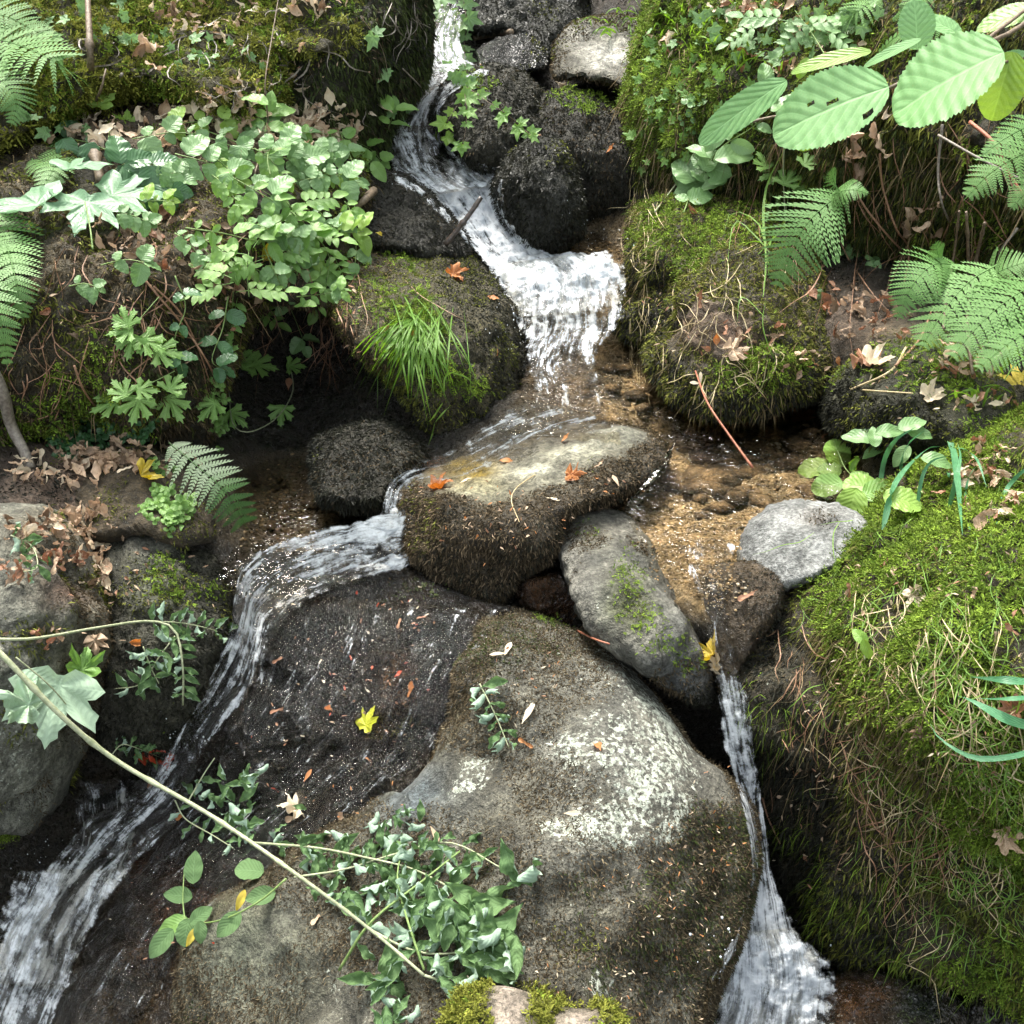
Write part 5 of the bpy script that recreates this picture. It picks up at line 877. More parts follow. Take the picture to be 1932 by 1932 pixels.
# ---------------------------------------------------------------- leafy plants, left bank
HG = 'honeysuckle stems over the left bank'
H = [('honeysuckle stem with round leaves near the litter at the top of the left ledge', [(250,262),(330,250),(400,262),(470,290)], 'heart', 'glauc', 46, 5, .05),
 ('honeysuckle stem with grey green leaves running to the middle of the left ledge', [(330,290),(400,310),(470,345),(530,380)], 'heart', 'glauc', 48, 5, .06),
 ('honeysuckle spray reaching right towards the upper cascade', [(520,262),(590,250),(650,262),(700,282),(728,318)], 'heart', 'mid', 36, 6, .06),
 ('honeysuckle stem with broad leaves below the pale litter', [(500,300),(560,300),(620,330),(680,345)], 'heart', 'glauc', 46, 4, .06),
 ('leafy stem in the thick of the left bank above the yellow leaf', [(430,330),(500,370),(560,410),(600,470),(605,540)], 'oval', 'mid', 46, 7, .08),
 ('leafy stem tumbling over the dark hollow left of the grassy boulder', [(540,380),(580,430),(620,480),(612,545),(590,600)], 'oval', 'mid', 40, 7, .07),
 ('thin vine with paired heart leaves hanging beside the middle cascade', [(640,245),(672,330),(668,400),(672,470),(668,510)], 'heart', 'glauc', 32, 4, .04),
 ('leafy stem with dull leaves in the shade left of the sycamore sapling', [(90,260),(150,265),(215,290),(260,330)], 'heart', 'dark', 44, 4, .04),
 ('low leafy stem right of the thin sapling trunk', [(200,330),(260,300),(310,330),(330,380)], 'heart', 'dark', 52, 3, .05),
 ('leafy stem with small bright leaves on the front of the left bank', [(350,430),(420,440),(490,455),(560,450)], 'oval', 'mid', 40, 6, .09),
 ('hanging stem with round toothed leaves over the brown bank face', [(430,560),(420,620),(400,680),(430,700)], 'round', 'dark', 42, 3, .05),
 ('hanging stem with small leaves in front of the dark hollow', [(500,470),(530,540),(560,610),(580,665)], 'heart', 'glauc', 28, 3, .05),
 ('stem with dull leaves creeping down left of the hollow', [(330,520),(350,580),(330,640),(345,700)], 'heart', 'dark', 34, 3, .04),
 ('stem of blue leaves low on the brown face under the litter', [(190,500),(240,490),(290,500)], 'heart', 'glauc', 42, 2, .05),
 ('pair of ivy like leaves on the brown face near the left fern', [(130,540),(160,535),(190,545)], 'heart', 'glauc', 28, 2, .04),
 ('tallest leafy stem at the edge of the left ledge top', [(500,250),(505,215),(510,190)], 'oval', 'mid', 48, 3, .07),
 ('leaf rosette at the ledge edge beside the tall dark boulder', [(730,250),(742,215),(745,195)], 'oval', 'mid', 40, 2, .06),
 ('leafy stem lying across the pale litter', [(360,235),(430,262),(500,285),(560,270)], 'heart', 'glauc', 42, 5, .06),
 ('leafy stem with lime leaves near the sapling', [(300,235),(370,230),(440,225)], 'heart', 'lime', 40, 3, .05)]
for lab, st, kd, m, sz, n, lf in H: plant('honeysuckle', lab, 'plant', st, kd, m, sz*.86, n, lf, HG)
for lab, st, ex, m in [('young ash plant with paired leaflets above the bank edge', [(470,560),(466,510),(470,470)], [(420,470,100,165),(455,500,90,200),(500,430,110,70),(540,470,110,20)], 'mid'),
 ('young ash plant with leaflets fanned low over the litter', [(440,640),(438,600),(440,550)], [(390,540,100,190),(440,590,90,265),(500,540,110,15),(400,505,100,150),(500,585,90,330)], 'mid'),
 ('young ash plant with bright leaflets near the hollow', [(560,520),(566,470),(570,430)], [(600,370,110,30),(560,400,100,140),(610,430,100,350),(560,470,100,250),(640,500,90,300)], 'mid'),
 ('ash seedling with spread leaflets at the middle of the left ledge', [(510,330),(505,300),(510,270)], [(470,240,100,170),(540,235,100,10),(510,215,90,90)], 'glauc')]:
    plant('ash_seedling', lab, 'plant', st, 'pinnate', m, 60, 0, .09, 'ash seedlings on the left bank', extra=ex, up=.9, flat=.6)
plant('sycamore_seedling', 'sycamore seedling with four broad five lobed leaves at the left', 'plant', [(175,470),(170,430),(160,380)], 'maple', 'syc', 60, 0, .12, extra=[(165,308,100,20),(30,375,120,170),(258,362,120,5),(155,402,115,275)], up=1.2, cam_=.2, r0=.002, flat=.85)
plant('sycamore_seedling', 'small bright sycamore seedling leaf beside the thin trunk', 'plant', [(205,260),(208,235)], 'maple', 'lime', 50, 0, .05, extra=[(190,180,44,80),(240,222,40,95)], up=.4)
for lab, st, ex in [('ragged cut leaf plant hanging highest on the brown bank face', [(300,560),(265,600),(230,640)], [(235,595,48,110),(225,625,52,190),(245,655,55,260),(290,650,60,330),(320,665,60,350)]),
 ('ragged cut leaf plant low on the brown bank face', [(330,700),(290,720),(240,740)], [(225,730,50,130),(195,765,60,200),(255,775,62,260),(330,772,62,300),(280,735,45,0),(330,720,50,60)]),
 ('ragged cut leaf plant beside the hollow above the fern', [(440,720),(420,760)], [(390,775,55,230),(450,790,50,320),(530,785,46,270),(470,680,45,60)]),
 ('ragged cut leaf plant in front of the dark hollow', [(420,700),(470,680)], [(500,690,55,350),(460,670,45,40),(430,655,42,80),(560,690,40,0)]),
 ('herb with finely cut leaves left of the right hand fern', [(1480,420),(1490,350)], [(1440,300,45,120),(1490,330,50,60),(1450,330,45,200),(1520,350,48,10),(1470,365,40,260),(1530,300,40,40)])]:
    plant('herb_robert', lab, 'plant', st, 'herb', 'mid', 50, 0, .05, 'cut leaved herbs', extra=ex, up=.55, r0=.001)
PLACES = ['just right of the sycamore seedling', 'above the round dark leaves', 'in the middle of the left bank leaves', 'over the ash leaflets of the left bank', 'over the brown litter of the left bank', 'right of the ash leaflets of the left bank', 'over the hollow by the tufted boulder', 'at the bank edge left of the tufted boulder', 'between ash leaflets and hollow', 'under the pale litter of the left ledge', 'at the bank end by the dark boulder', 'left of the lowest ash leaflets', 'among broad leaves below the pale litter', 'below the yellow leaf of the left bank', 'hanging lowest into the hollow',
 'nearest the thin sapling trunk', 'beside the tallest leafy stem', 'under the litter near the tall dark boulder', 'before the left ledge litter heap', 'on the crest of the left bank', 'nearest the upper cascade', 'under the sycamore seedling', 'in the heart of the left bank thicket', 'above the hollow by paired heart leaves', 'against the left side of the tufted boulder', 'dangling against the black wall of the hollow']
for k in range(26):
    u0, v0 = [(260,380),(300,330),(400,330),(470,420),(380,450),(520,440),(580,480),(620,430),(440,500),(560,340),(650,380),(330,440),(610,330),(500,520),(560,560),(280,290),(480,280),(610,270),(390,290),(540,300),(660,300),(220,400),(430,390),(590,390),(640,440),(600,540)][k]
    a = rnd.uniform(-.2, 1.1); l = rnd.uniform(60, 100)*(.6 if u0 > 570 else 1); kd = ['oval', 'heart'][k % 2]; m = ['mid', 'glauc', 'mid', 'glauc'][(k*7) % 4] if k % 6 else 'lime'
    plant('honeysuckle', 'small %s %s leaved stem %s' % ({'mid': 'green', 'glauc': 'grey green', 'lime': 'lime green'}[m], {'oval': 'oval', 'heart': 'heart'}[kd], PLACES[k]), 'plant', [(u0, v0), (u0+math.cos(a)*l*.5, v0+math.sin(a)*l*.35), (u0+math.cos(a)*l, v0+math.sin(a)*l)], kd, m, rnd.uniform(20, 34), 3 if u0 > 570 else 5, rnd.uniform(.05, .09), 'small honeysuckle stems of the left bank')
# clover like patches
def patch(label, spots, kind, m, size, lift=.01, name='clover_patch', cat='clover', group=None, up=1.):
    u0, v0 = spots[0][:2]; p, _ = hit(u0, v0); rt = root(name, p, label, cat, group); ms = []
    Vs, Fs, Us, k = [], [], [], 0; src = LM[kind, 0]; nv = len(src.vertices); vv = np.empty(nv*3, np.float32); src.vertices.foreach_get('co', vv); vv = vv.reshape(-1, 3)
    f3 = [p_.vertices[:] for p_ in src.polygons]; fa = {n: np.array([f for f in f3 if len(f) == n]) for n in (3, 4)}; ul = np.empty(len(src.loops)*2, np.float32); src.uv_layers[0].data.foreach_get('uv', ul); li = np.empty(len(src.loops), np.int32); src.loops.foreach_get('vertex_index', li); uvv = np.zeros((nv, 2)); uvv[li] = ul.reshape(-1, 2)
    FF = {3: [], 4: []}
    for (u, v, ru, rv, n) in spots:
        for _ in range(n):
            a, b = rnd.gauss(0, .5)*ru+u, rnd.gauss(0, .5)*rv+v; q, nn = hit(a, b); d, tc = imgdir(a, b, rnd.uniform(0, 360)); x, y, z = frame(d, np.array([0, 0, 1.])*up+tc*.4+nn*.3+RS.randn(3)*.25); D = (q-CAMP)@FW
            s = size*HALF*D/966*rnd.uniform(.6, 1.2); q = q+nn*lift*rnd.uniform(.3, 1.6); Vs.append(vv@np.stack([x, y, z])*s+q-p); Us.append(uvv)
            for c in (3, 4):
                if len(fa[c]): FF[c].append(fa[c]+k)
            k += nv
    o = link('foliage', mesh('foliage', np.vstack(Vs), [np.vstack(FF[c]) for c in (3, 4) if FF[c]], uv=np.vstack(Us)), ML[m], rt); return rt
CG = 'clover patches'
patch('dark green wood sorrel patch at the back of the left litter ledge', [(215,815,90,30,70),(150,845,40,18,25),(120,850,30,15,15)], 'clover', 'dark', 24, group=CG)
patch('bright wood sorrel patch on the mossy edge of the left ledge', [(300,950,35,25,28),(320,975,30,22,26),(350,965,12,10,5)], 'clover', 'mid', 26, group=CG)
patch('string of tiny round leaves trailing down beside the ragged leaves', [(400,740,14,30,22),(405,790,14,40,26),(300,890,25,25,14)], 'clover', 'mid', 17, group=CG)
patch('wood sorrel sprigs on the dark bank behind the right fern', [(1605,470,20,10,5),(1650,505,16,8,4),(1540,560,16,8,3),(1310,215,30,60,10)], 'clover', 'glauc', 30, group=CG)
# ---------------------------------------------------------------- ivy
IG = 'trailing ivy stems'
for lab, st, n, sz, m in [('ivy strand hanging straight down the round boulder', [(850,10),(862,90),(876,170),(880,225),(872,285)], 9, 24, 'mid'),
 ('ivy strand crossing the round boulder to the right', [(868,155),(910,185),(955,215),(990,245),(1010,262)], 6, 22, 'mid'),
 ('ivy strand dangling in front of the topmost white water', [(830,-20),(838,40),(850,100),(856,150)], 10, 26, 'glauc'),
 ('second ivy strand beside the topmost white water', [(870,-20),(880,40),(876,100),(884,160)], 9, 26, 'glauc'),
 ('short ivy tip on the left flank of the round boulder', [(862,200),(842,235),(838,265)], 3, 22, 'lime'),
 ('ivy strand on the tall dark boulder left of the cascade', [(680,30),(720,90),(735,160),(748,240)], 3, 24, 'glauc')]:
    plant('ivy_strand', lab, 'ivy', st, 'ivy', m, sz, n, .035, IG, r0=.0011, sm='brown', up=.3, cam_=.9)
patch('ivy leaves scattered over the mossy bank right of the top boulders', [(1260,230,60,80,34),(1330,150,80,60,30),(1240,120,40,50,14),(1400,230,60,50,14)], 'ivy', 'mid', 20, .02, 'ivy_patch', 'ivy', IG, .5)
patch('ivy and small leaves on the mossy slope at the top right', [(1450,100,90,60,26),(1540,60,70,50,24),(1620,30,60,30,18),(1330,60,60,40,14)], 'ivy', 'glauc', 26, .03, 'ivy_patch', 'ivy', IG, .6)
patch('small leaves scattered over the upper left mossy bank', [(200,60,120,60,26),(90,230,80,30,14),(420,110,90,30,12)], 'ivy', 'glauc', 24, .03, 'ivy_patch', 'ivy', IG, .6)
# ---------------------------------------------------------------- right bank plants
plant('shrub_stem', 'stem of blue green oval leaves left of the big serrated leaves', 'plant', [(1330,370),(1350,290),(1420,240),(1480,190)], 'oval', 'glauc', 60, 5, .08, 'leafy stems on the right bank', extra=[(1350,260,60,230),(1345,345,55,190),(1445,140,60,85),(1300,350,70,200),(1280,330,40,270)], up=.5, r0=.002)
plant('shrub_stem', 'stem of dark leaves in the shade of the right bank', 'plant', [(1290,400),(1310,350),(1340,300)], 'heart', 'glauc', 50, 3, .06, 'leafy stems on the right bank', up=.5)
plant('rose_seedling', 'compound leaved seedling with rounded leaflets at the top right', 'plant', [(1560,110),(1530,60),(1500,20)], 'pinnate', 'glauc', 110, 0, .1, extra=[(1440,25,110,160),(1560,35,110,20),(1500,60,90,220),(1590,70,90,340),(1400,60,80,200)], up=.8)
plant('bramble_seedling', 'young plant with patchy lime leaves leaning over the pool from the right', 'plant', [(1700,960),(1650,925),(1600,890),(1580,850)], 'round', 'patch', 60, 0, .06, extra=[(1580,852,64,95),(1535,882,62,185),(1565,885,46,160,'round','mid'),(1618,872,50,60,'crump','patch'),(1560,915,60,190,'round','mid'),(1622,915,66,160),(1605,955,76,250,'round','lime'),(1660,925,66,20,'round','mid'),(1705,942,76,350),(1625,905,50,120)], up=.9, r0=.0016)
plant('bramble_seedling', 'blue green leaved seedling behind the patchy lime leaves', 'plant', [(1740,930),(1700,880),(1685,820)], 'oval', 'glauc', 60, 0, .06, extra=[(1620,822,66,165),(1680,812,56,10),(1722,798,58,25),(1735,815,56,350),(1648,850,50,200),(1700,860,50,230),(1770,868,62,350),(1650,822,46,90)], up=.9, r0=.0014)
# alder twig with broad leaves, close to the lens
def alder():
    rt = root('alder_branch', PY(2050, -60, 1.3), 'alder twig with broad crinkled pale green leaves at the upper right', 'branch')
    Yl = 1.12
    def tw(px, a, b, nm='twig'):
        P, _ = path3(px, 30, 0); V, F, F3 = tube(P-np.array(rt.location), a, b, 6); return link(nm, mesh(nm, V, [F, F3]), MS['brown'], rt)
    tw([(2060,-70,0,1.3),(1932,45,0,1.22),(1850,85,0,1.18),(1760,120,0,1.15),(1680,165,0,1.14),(1560,205,0,1.12),(1450,222,0,1.10),(1385,240,0,1.10)], .0030, .0012)
    tw([(1850,85,0,1.18),(1880,60,0,1.2),(1932,20,0,1.25),(2000,-40,0,1.3)], .002, .002); tw([(1932,110,0,1.2),(1870,120,0,1.17),(1810,118,0,1.15)], .0016, .0012)
    spec = [(1780,148,.86,.13,.05,[],215,205,'mint',1.06,(.1,.9,.6)), (1560,202,.62,.12,.05,[(.15,.45,.05),(.35,.62,.035),(-.7,.2,.05)],225,198,'mint',1.05,(.1,.7,.9)), (1395,208,.30,.1,.06,[],195,212,'mint',1.08,(0,.5,.9)),
            (1565,108,.22,.1,.04,[],150,188,'lime',1.10,(0,.6,.5)), (1520,245,.8,.15,.04,[],80,250,'lime',1.13,(0,.4,.8)), (1890,165,.6,.1,.04,[],125,262,'lime',1.18,(0,.3,.9)), (1730,45,.7,.15,.05,[],90,100,'mint',1.2,(0,.8,.5)), (1680,95,.2,.1,.05,[],110,200,'mint',1.15,(0,.7,.6)),
            (1925,120,.8,.1,.04,[],80,350,'mint',1.22,(0,.8,.5)), (1900,30,.6,.1,.05,[],110,190,'mid',1.26,(0,.8,.4)), (1780,45,.5,.2,.05,[],80,150,'mint',1.22,(0,.8,.5)), (1515,128,.5,.1,.05,[],40,70,'lime',1.12,(0,.5,.8))]
    for i, (u, v, w, se, wv, ho, sz, an, m, Y, nn) in enumerate(spec):
        me = strip_leaf(w*1.12, 'round', se*.7, 26, .12, .35, 0, wv*.14, ny=78, hx=10, seed=80+i, hole=ho or None); me.materials.append(ML[m]); d, tc = imgdir(u, v, an); p = PY(u, v, Y); s = sz*HALF*((p-CAMP)@FW)/966
        x, y, n = frame(d, tc*nn[2]+np.array([0, 0, 1.])*nn[1]); o = bpy.data.objects.new('leaf', me); COL.objects.link(o); put(o, p-y*s*.5, x, y, n, s, rt)
alder()
# ---------------------------------------------------------------- grass
def grass(name, label, blades, m='grass', w=.003, cat='grass', group=None, kind=None, lift=.02):
    """blades: photo polylines"""
    Vs, Fs, Us, k = [], [], [], 0; o0 = None
    for b in blades:
        P, q = path3(b, 12, lift)
        if o0 is None: o0 = P[0].copy()
        nv = nrm(nrm(CAMP-P.mean(0))+RS.randn(3)*.5); ww = w*(.6+.8*RS.rand()); V, F, uv = ribbon_blade(P-o0, ww, nv); Vs.append(V); Fs.append(F+k); Us.append(uv); k += len(V)
    o = link(name, mesh(name, np.vstack(Vs), [np.vstack(Fs)], uv=np.vstack(Us)), ML.get(m) or MS[m], None, o0.tolist()); return tag(o, label, cat, group, kind)
def spray(u, v, n, L, a0, a1, drop=.6, lift=.06, ju=10, jv=6):
    out = []
    for _ in range(n):
        a = math.radians(rnd.uniform(a0, a1)); l = L*rnd.uniform(.5, 1.1); x, y = u+rnd.gauss(0, ju), v+rnd.gauss(0, jv); p = [(x, y, .005)]
        for t in (.35, .7, 1): p.append((x+math.cos(a)*l*t, y-math.sin(a)*l*t+drop*l*t*t, lift*math.sin(t*2.4)+.008))
        out.append(p)
    return out
TG = 'tufts of green grass'
grass('grass_tuft', 'long green grass tuft hanging from the rounded boulder left of the white water', spray(790,590,60,95,200,340,.75,.05,26,22)+spray(770,610,30,110,180,250,.7,.05,24,16)+spray(800,620,26,80,250,330,.6,.04,24,16), w=.0034, group=TG)
grass('grass_tuft', 'small grass sprig at the foot of the rounded boulder', [[(860,700),(840,712,.03),(838,750,.03)],[(850,702),(880,712,.03),(895,728,.03)],[(835,760),(815,790,.03),(800,800,.02)],[(820,800),(815,820,.02),(808,840,.02)],[(850,765),(835,780,.03),(818,800,.02)]], w=.004, group=TG)
grass('grass_tuft', 'arching grass at the head of the stream above the pale boulder', spray(1230,40,26,90,60,150,.9,.08,40,16)+spray(1160,60,8,70,80,160,.9,.07,20,10), w=.005, group=TG)
grass('grass_tuft', 'thin arching grass beside the cut leaved herb on the right boulder', [[(1450,500),(1440,420,.06),(1450,340,.1),(1500,250,.1),(1520,200,.06)],[(1440,560),(1445,480,.05),(1430,420,.08),(1380,400,.08),(1365,450,.05)],[(1450,520),(1455,450,.06),(1480,460,.08),(1500,490,.05)],[(1470,700),(1440,620,.05),(1445,560,.05)],[(1455,480),(1420,440,.07),(1385,420,.07),(1370,520,.03)],[(1460,470),(1425,455,.06),(1395,470,.07),(1385,500,.04)],[(1450,430),(1470,380,.08),(1460,330,.08)],[(1445,600),(1400,560,.04),(1390,610,.03)],[(1430,480),(1480,430,.07),(1510,420,.06)],[(1440,640),(1450,700,.02),(1430,740,.02)]], w=.0045, group=TG)
grass('grass_tuft', 'broad bladed grass rising from the moss beside the patchy lime leaves', [[(1665,1000),(1690,910,.08),(1745,850,.12),(1775,842,.12)],[(1790,900),(1788,850,.1),(1796,836,.12),(1806,900,.12),(1816,1010,.06)],[(1720,970),(1700,890,.08),(1712,840,.1),(1745,812,.1)],[(1775,880),(1800,845,.1),(1840,862,.11),(1862,920,.08)],[(1660,930),(1668,870,.08),(1690,830,.1),(1728,806,.1)],[(1790,960),(1805,900,.1),(1812,860,.1),(1806,835,.1)],[(1880,990),(1895,930,.08),(1935,885,.1),(1980,870,.1)],[(1730,960),(1740,900,.07),(1758,870,.08),(1790,860,.09)],[(1830,1000),(1822,940,.07),(1828,900,.08),(1842,880,.09)]], 'grassb', w=.009, group=TG)
grass('grass_tuft', 'long blue green blades curling in from the right edge of the photo', [[(1990,1290,.05),(1900,1283,.1),(1830,1277,.06)],[(2000,1310,.05),(1910,1318,.1),(1840,1318,.07)],[(2000,1380,.05),(1910,1360,.1),(1830,1320,.1),(1800,1312,.06)],[(1990,1400,.05),(1920,1425,.1),(1840,1430,.1),(1775,1395,.08),(1755,1365,.05)]], 'grassb', w=.010, group=TG)
grass('grass_tuft', 'green grass in the right corner under the fern', spray(1900,680,26,110,60,150,.5,.08,40,20), w=.005, group=TG)
grass('grass_tuft', 'short green grass above the pool edge moss left of the yellow maple leaf', spray(1830,760,10,90,60,140,.6,.07,20,8), w=.005, group=TG)
grass('grass_tuft', 'thin grass standing in the upper bank near the top right leaves', spray(1400,120,26,90,50,130,.6,.07,60,20)+spray(1300,60,14,80,60,130,.6,.07,40,20), w=.004, group=TG)
def hang(u, v, n, ju, jv, L, wig=.5, lift=.02, dirn=0):
    out = []
    for _ in range(n):
        x, y = u+rnd.gauss(0, ju), v+rnd.gauss(0, jv); l = L*rnd.uniform(.4, 1.3); p = [(x, y, lift*rnd.uniform(.4, 1))]; a = rnd.gauss(dirn, wig*.6)
        for t in range(4): a += rnd.gauss(0, wig); x += math.sin(a)*l/4; y += abs(math.cos(a))*l/4; p.append((x, y, lift*rnd.uniform(.5, 1.4)))
        out.append(p)
    return out
DG_ = 'stuff'
grass('dry_grass', 'tangle of pale dry grass hanging over the mossy right bank', hang(1700,1290,100,60,120,150)+hang(1840,1360,90,60,130,160)+hang(1640,1150,12,40,40,110)+hang(1780,1580,80,90,100,140), 'straw', .0013, kind='stuff')
grass('green_runners', 'thin green grass runners over the mossy right bank', hang(1760,1260,260,110,170,120,.6)+hang(1850,1540,260,60,150,130,.6), 'grass', .0015, kind='stuff')
grass('dead_roots', 'brown roots and dead stems hanging from the lower right bank', hang(1600,1400,44,70,90,140,.4)+hang(1750,1520,50,110,90,150,.4)+hang(1500,1300,14,30,60,90,.4), 'root', .0015, kind='stuff')
grass('dead_roots', 'fine roots hanging from the left bank over the dark hollow', hang(560,500,50,70,50,160,.35,.03)+hang(640,620,24,24,50,120,.3)+hang(220,560,40,80,60,140,.5)+hang(90,700,20,40,50,110,.4), 'root', .0022, kind='stuff')
grass('dead_roots', 'fine roots and stems over the boulder right of the middle pool', hang(1300,520,40,70,80,120,.5)+hang(1200,560,22,16,60,110,.25)+hang(1210,330,24,14,50,100,.2)+hang(1340,690,20,60,40,90,.6), 'straw', .0018, kind='stuff')
grass('dead_roots', 'brown stems hanging under the upper right bank', hang(1600,330,26,60,60,190,.25,.03)+hang(1760,400,26,80,60,180,.3,.03)+hang(1860,300,14,40,60,170,.4,.03)+hang(1450,280,14,60,50,120,.3,.03), 'root', .0026, kind='stuff')
grass('dead_stems', 'grey dead stems strewn over the upper left bank', hang(380,120,34,120,60,110,1.2,.03)+hang(540,120,20,60,50,110,1.0,.03)+hang(770,20,16,30,20,90,.4,.03), 'grey', .003, kind='stuff')
# ================================================================ sticks and stems
stick('stick', 'broken dark stick leaning across the white water of the middle cascade', 'stick', [(908,372,.03,2.78),(880,412,.03,2.76),(840,462,.02,2.74)], .006, .0075, MS['black'], n=20, knots=3)
stick('stick', 'short brown stick lying across the head of the stream', 'stick', [(895,72,.03),(925,66,.03),(965,60,.03)], .010, .010, MS['brown'])
stick('broken_branch', 'stub of a broken branch poking up beside the middle cascade', 'stick', [(672,392,.01),(690,375,.05),(705,360,.08)], .007, .012, MS['brown'])
stick('sapling_trunk', 'thin brown sapling trunk standing in the upper left bank', 'sapling', [(190,345,.02),(178,280,.05),(172,200,.07),(170,100,.09),(163,-60,.12)], .011, .006, MS['brown'], side=[([(172,210,.08),(190,170,.1),(200,130,.1)], .004, .002)], knots=4, n=40)
stick('sapling_trunk', 'grey crooked root stem rising from the left litter ledge', 'root', [(58,885,.0),(45,850,.03),(20,800,.04),(5,740,.05),(-20,690,.05)], .010, .012, MS['grey'], n=30)
for lab, p, r in [('tallest dry stalk standing in front of the right ferns', [(1835,705,.05),(1827,640,.1),(1824,560,.12),(1827,480,.13),(1823,400,.13)], .0032),
 ('dry stalk leaning right beside the tallest one', [(1827,580,.11),(1840,500,.13),(1858,420,.13)], .0034), ('slim dry stalk leaning left in front of the ferns', [(1780,620,.06),(1785,570,.1),(1800,480,.13),(1810,398,.13)], .0026)]:
    stick('dry_stalk', lab, 'stalk', p, r, r*.9, MS['brown'], group='dry stalks before the ferns', knots=3)
for lab, p, r, m in [('long brown root hanging from the upper right bank to the ferns', [(1605,235,.04),(1612,330,.05),(1625,380,.06),(1680,450,.06),(1730,500,.05),(1790,580,.05)], .003, 'root'),
 ('pale root dangling straight down beneath the large serrated leaf', [(1778,235,.05),(1770,320,.07),(1776,380,.07),(1792,420,.05)], .0032, 'grey'),
 ('brown root curving past the curled dead leaves', [(1660,290,.04),(1665,350,.06),(1690,430,.06),(1715,470,.05),(1705,540,.03)], .0028, 'root'),
 ('reddish stem arching into the right edge of the photo', [(1830,230,.1),(1875,270,.1),(1905,330,.1),(1940,380,.1)], .004, 'red'),
 ('pale twig crossing behind the upper right stems', [(1770,255,.06),(1850,300,.07),(1940,345,.07)], .003, 'grey'),
 ('curved grey stem at the right edge above the ferns', [(1920,430,.06),(1885,480,.07),(1880,530,.06),(1882,545,.05)], .003, 'grey'),
 ('pale bent twig on the moss below the ferns', [(1710,655,.02),(1680,700,.02),(1605,735,.02)], .0028, 'straw'), ('straw lying level on the small mossy rock', [(1603,734,.015),(1660,738,.015),(1722,742,.015)], .002, 'straw'),
 ('brown twig slanting up from the moss to the ferns', [(1690,690,.02),(1735,640,.04),(1760,580,.05)], .003, 'root'), ('orange dry stem standing against the bank by the right fall', [(1438,1505,.02),(1450,1545,.03),(1472,1592,.02)], .0018, 'root'),
 ('yellow green runner looping in front of the dark hollow', [(548,690,.03),(552,740,.08),(520,790,.1),(470,815,.1),(440,800,.06),(432,740,.04)], .0016, 'pale'),
 ('thin pale stem across the lower left boulders', [(-40,1205,.04),(60,1205,.05),(180,1185,.07),(280,1172,.08),(330,1190,.09),(345,1260,.08),(345,1330,.05)], .0026, 'pale'),
 ('straw coloured twig curled on the front of the slab rock', [(1010,895,.012),(975,920,.014),(965,945,.014),(980,985,.012)], .0013, 'straw'), ('small dark twig on the ledge between the two lower boulders', [(1090,1190,.01),(1120,1205,.012),(1150,1215,.01)], .002, 'red'),
 ('red brown twig bundle on the roots right of the litter ledge', [(140,690,.03),(160,740,.03),(200,790,.03),(235,830,.02)], .0024, 'root'), ('thin root running down the left bank face', [(250,500,.03),(300,560,.03),(350,620,.03),(400,700,.03),(420,770,.02)], .0026, 'root'),
 ('second root on the left bank face', [(290,540,.03),(340,590,.03),(375,660,.03),(395,720,.02)], .0022, 'root'), ('forked grey twig on the upper left ledge', [(230,140,.04),(205,185,.05),(190,205,.04)], .004, 'grey'),
 ('long stem rising out of the left bank leaves', [(480,330,.08),(505,240,.1),(500,160,.1),(515,60,.1),(530,-30,.1)], .002, 'brown'), ('grey branched twig against the tall dark boulder', [(760,130,.03),(790,160,.04),(810,190,.04),(812,215,.03)], .0022, 'grey'),
 ('pale stem under the cut leaved herb', [(1480,260,.06),(1478,330,.05),(1482,420,.03)], .002, 'pale'), ('stem with yellowish flower heads left of the shrub leaves', [(1235,400,.03),(1280,340,.06),(1310,290,.06),(1350,250,.06)], .002, 'pale')]:
    stick('twig', lab, 'twig', p, r, r*.7, MS[m], group='twigs and roots', knots=0)
t = root('fallen_stalk', hit(1318, 715)[0], 'red brown leaf stalk slanting into the pool with a pale seed on its end', 'stalk')
P, _ = path3([(1312,700,.02),(1335,760,.04,1.95),(1375,820,.03,1.86),(1420,882,.012,1.775)], 24, .02); V, F, F3 = tube(P-np.array(t.location), .0018, .0028, 6); link('stalk', mesh('stalk', V, [F, F3]), MS['red'], t)
leaf_at(LMm('seed', 'pale'), None, 1413, 884, 26, 250, .02, t, name='seed')
leaf_at(LMm('seed', 'pale'), None, 1322, 712, 22, 90, .03, t, name='seed'); leaf_at(LMm('seed', 'pale'), None, 1312, 722, 22, 170, .03, t, name='seed')
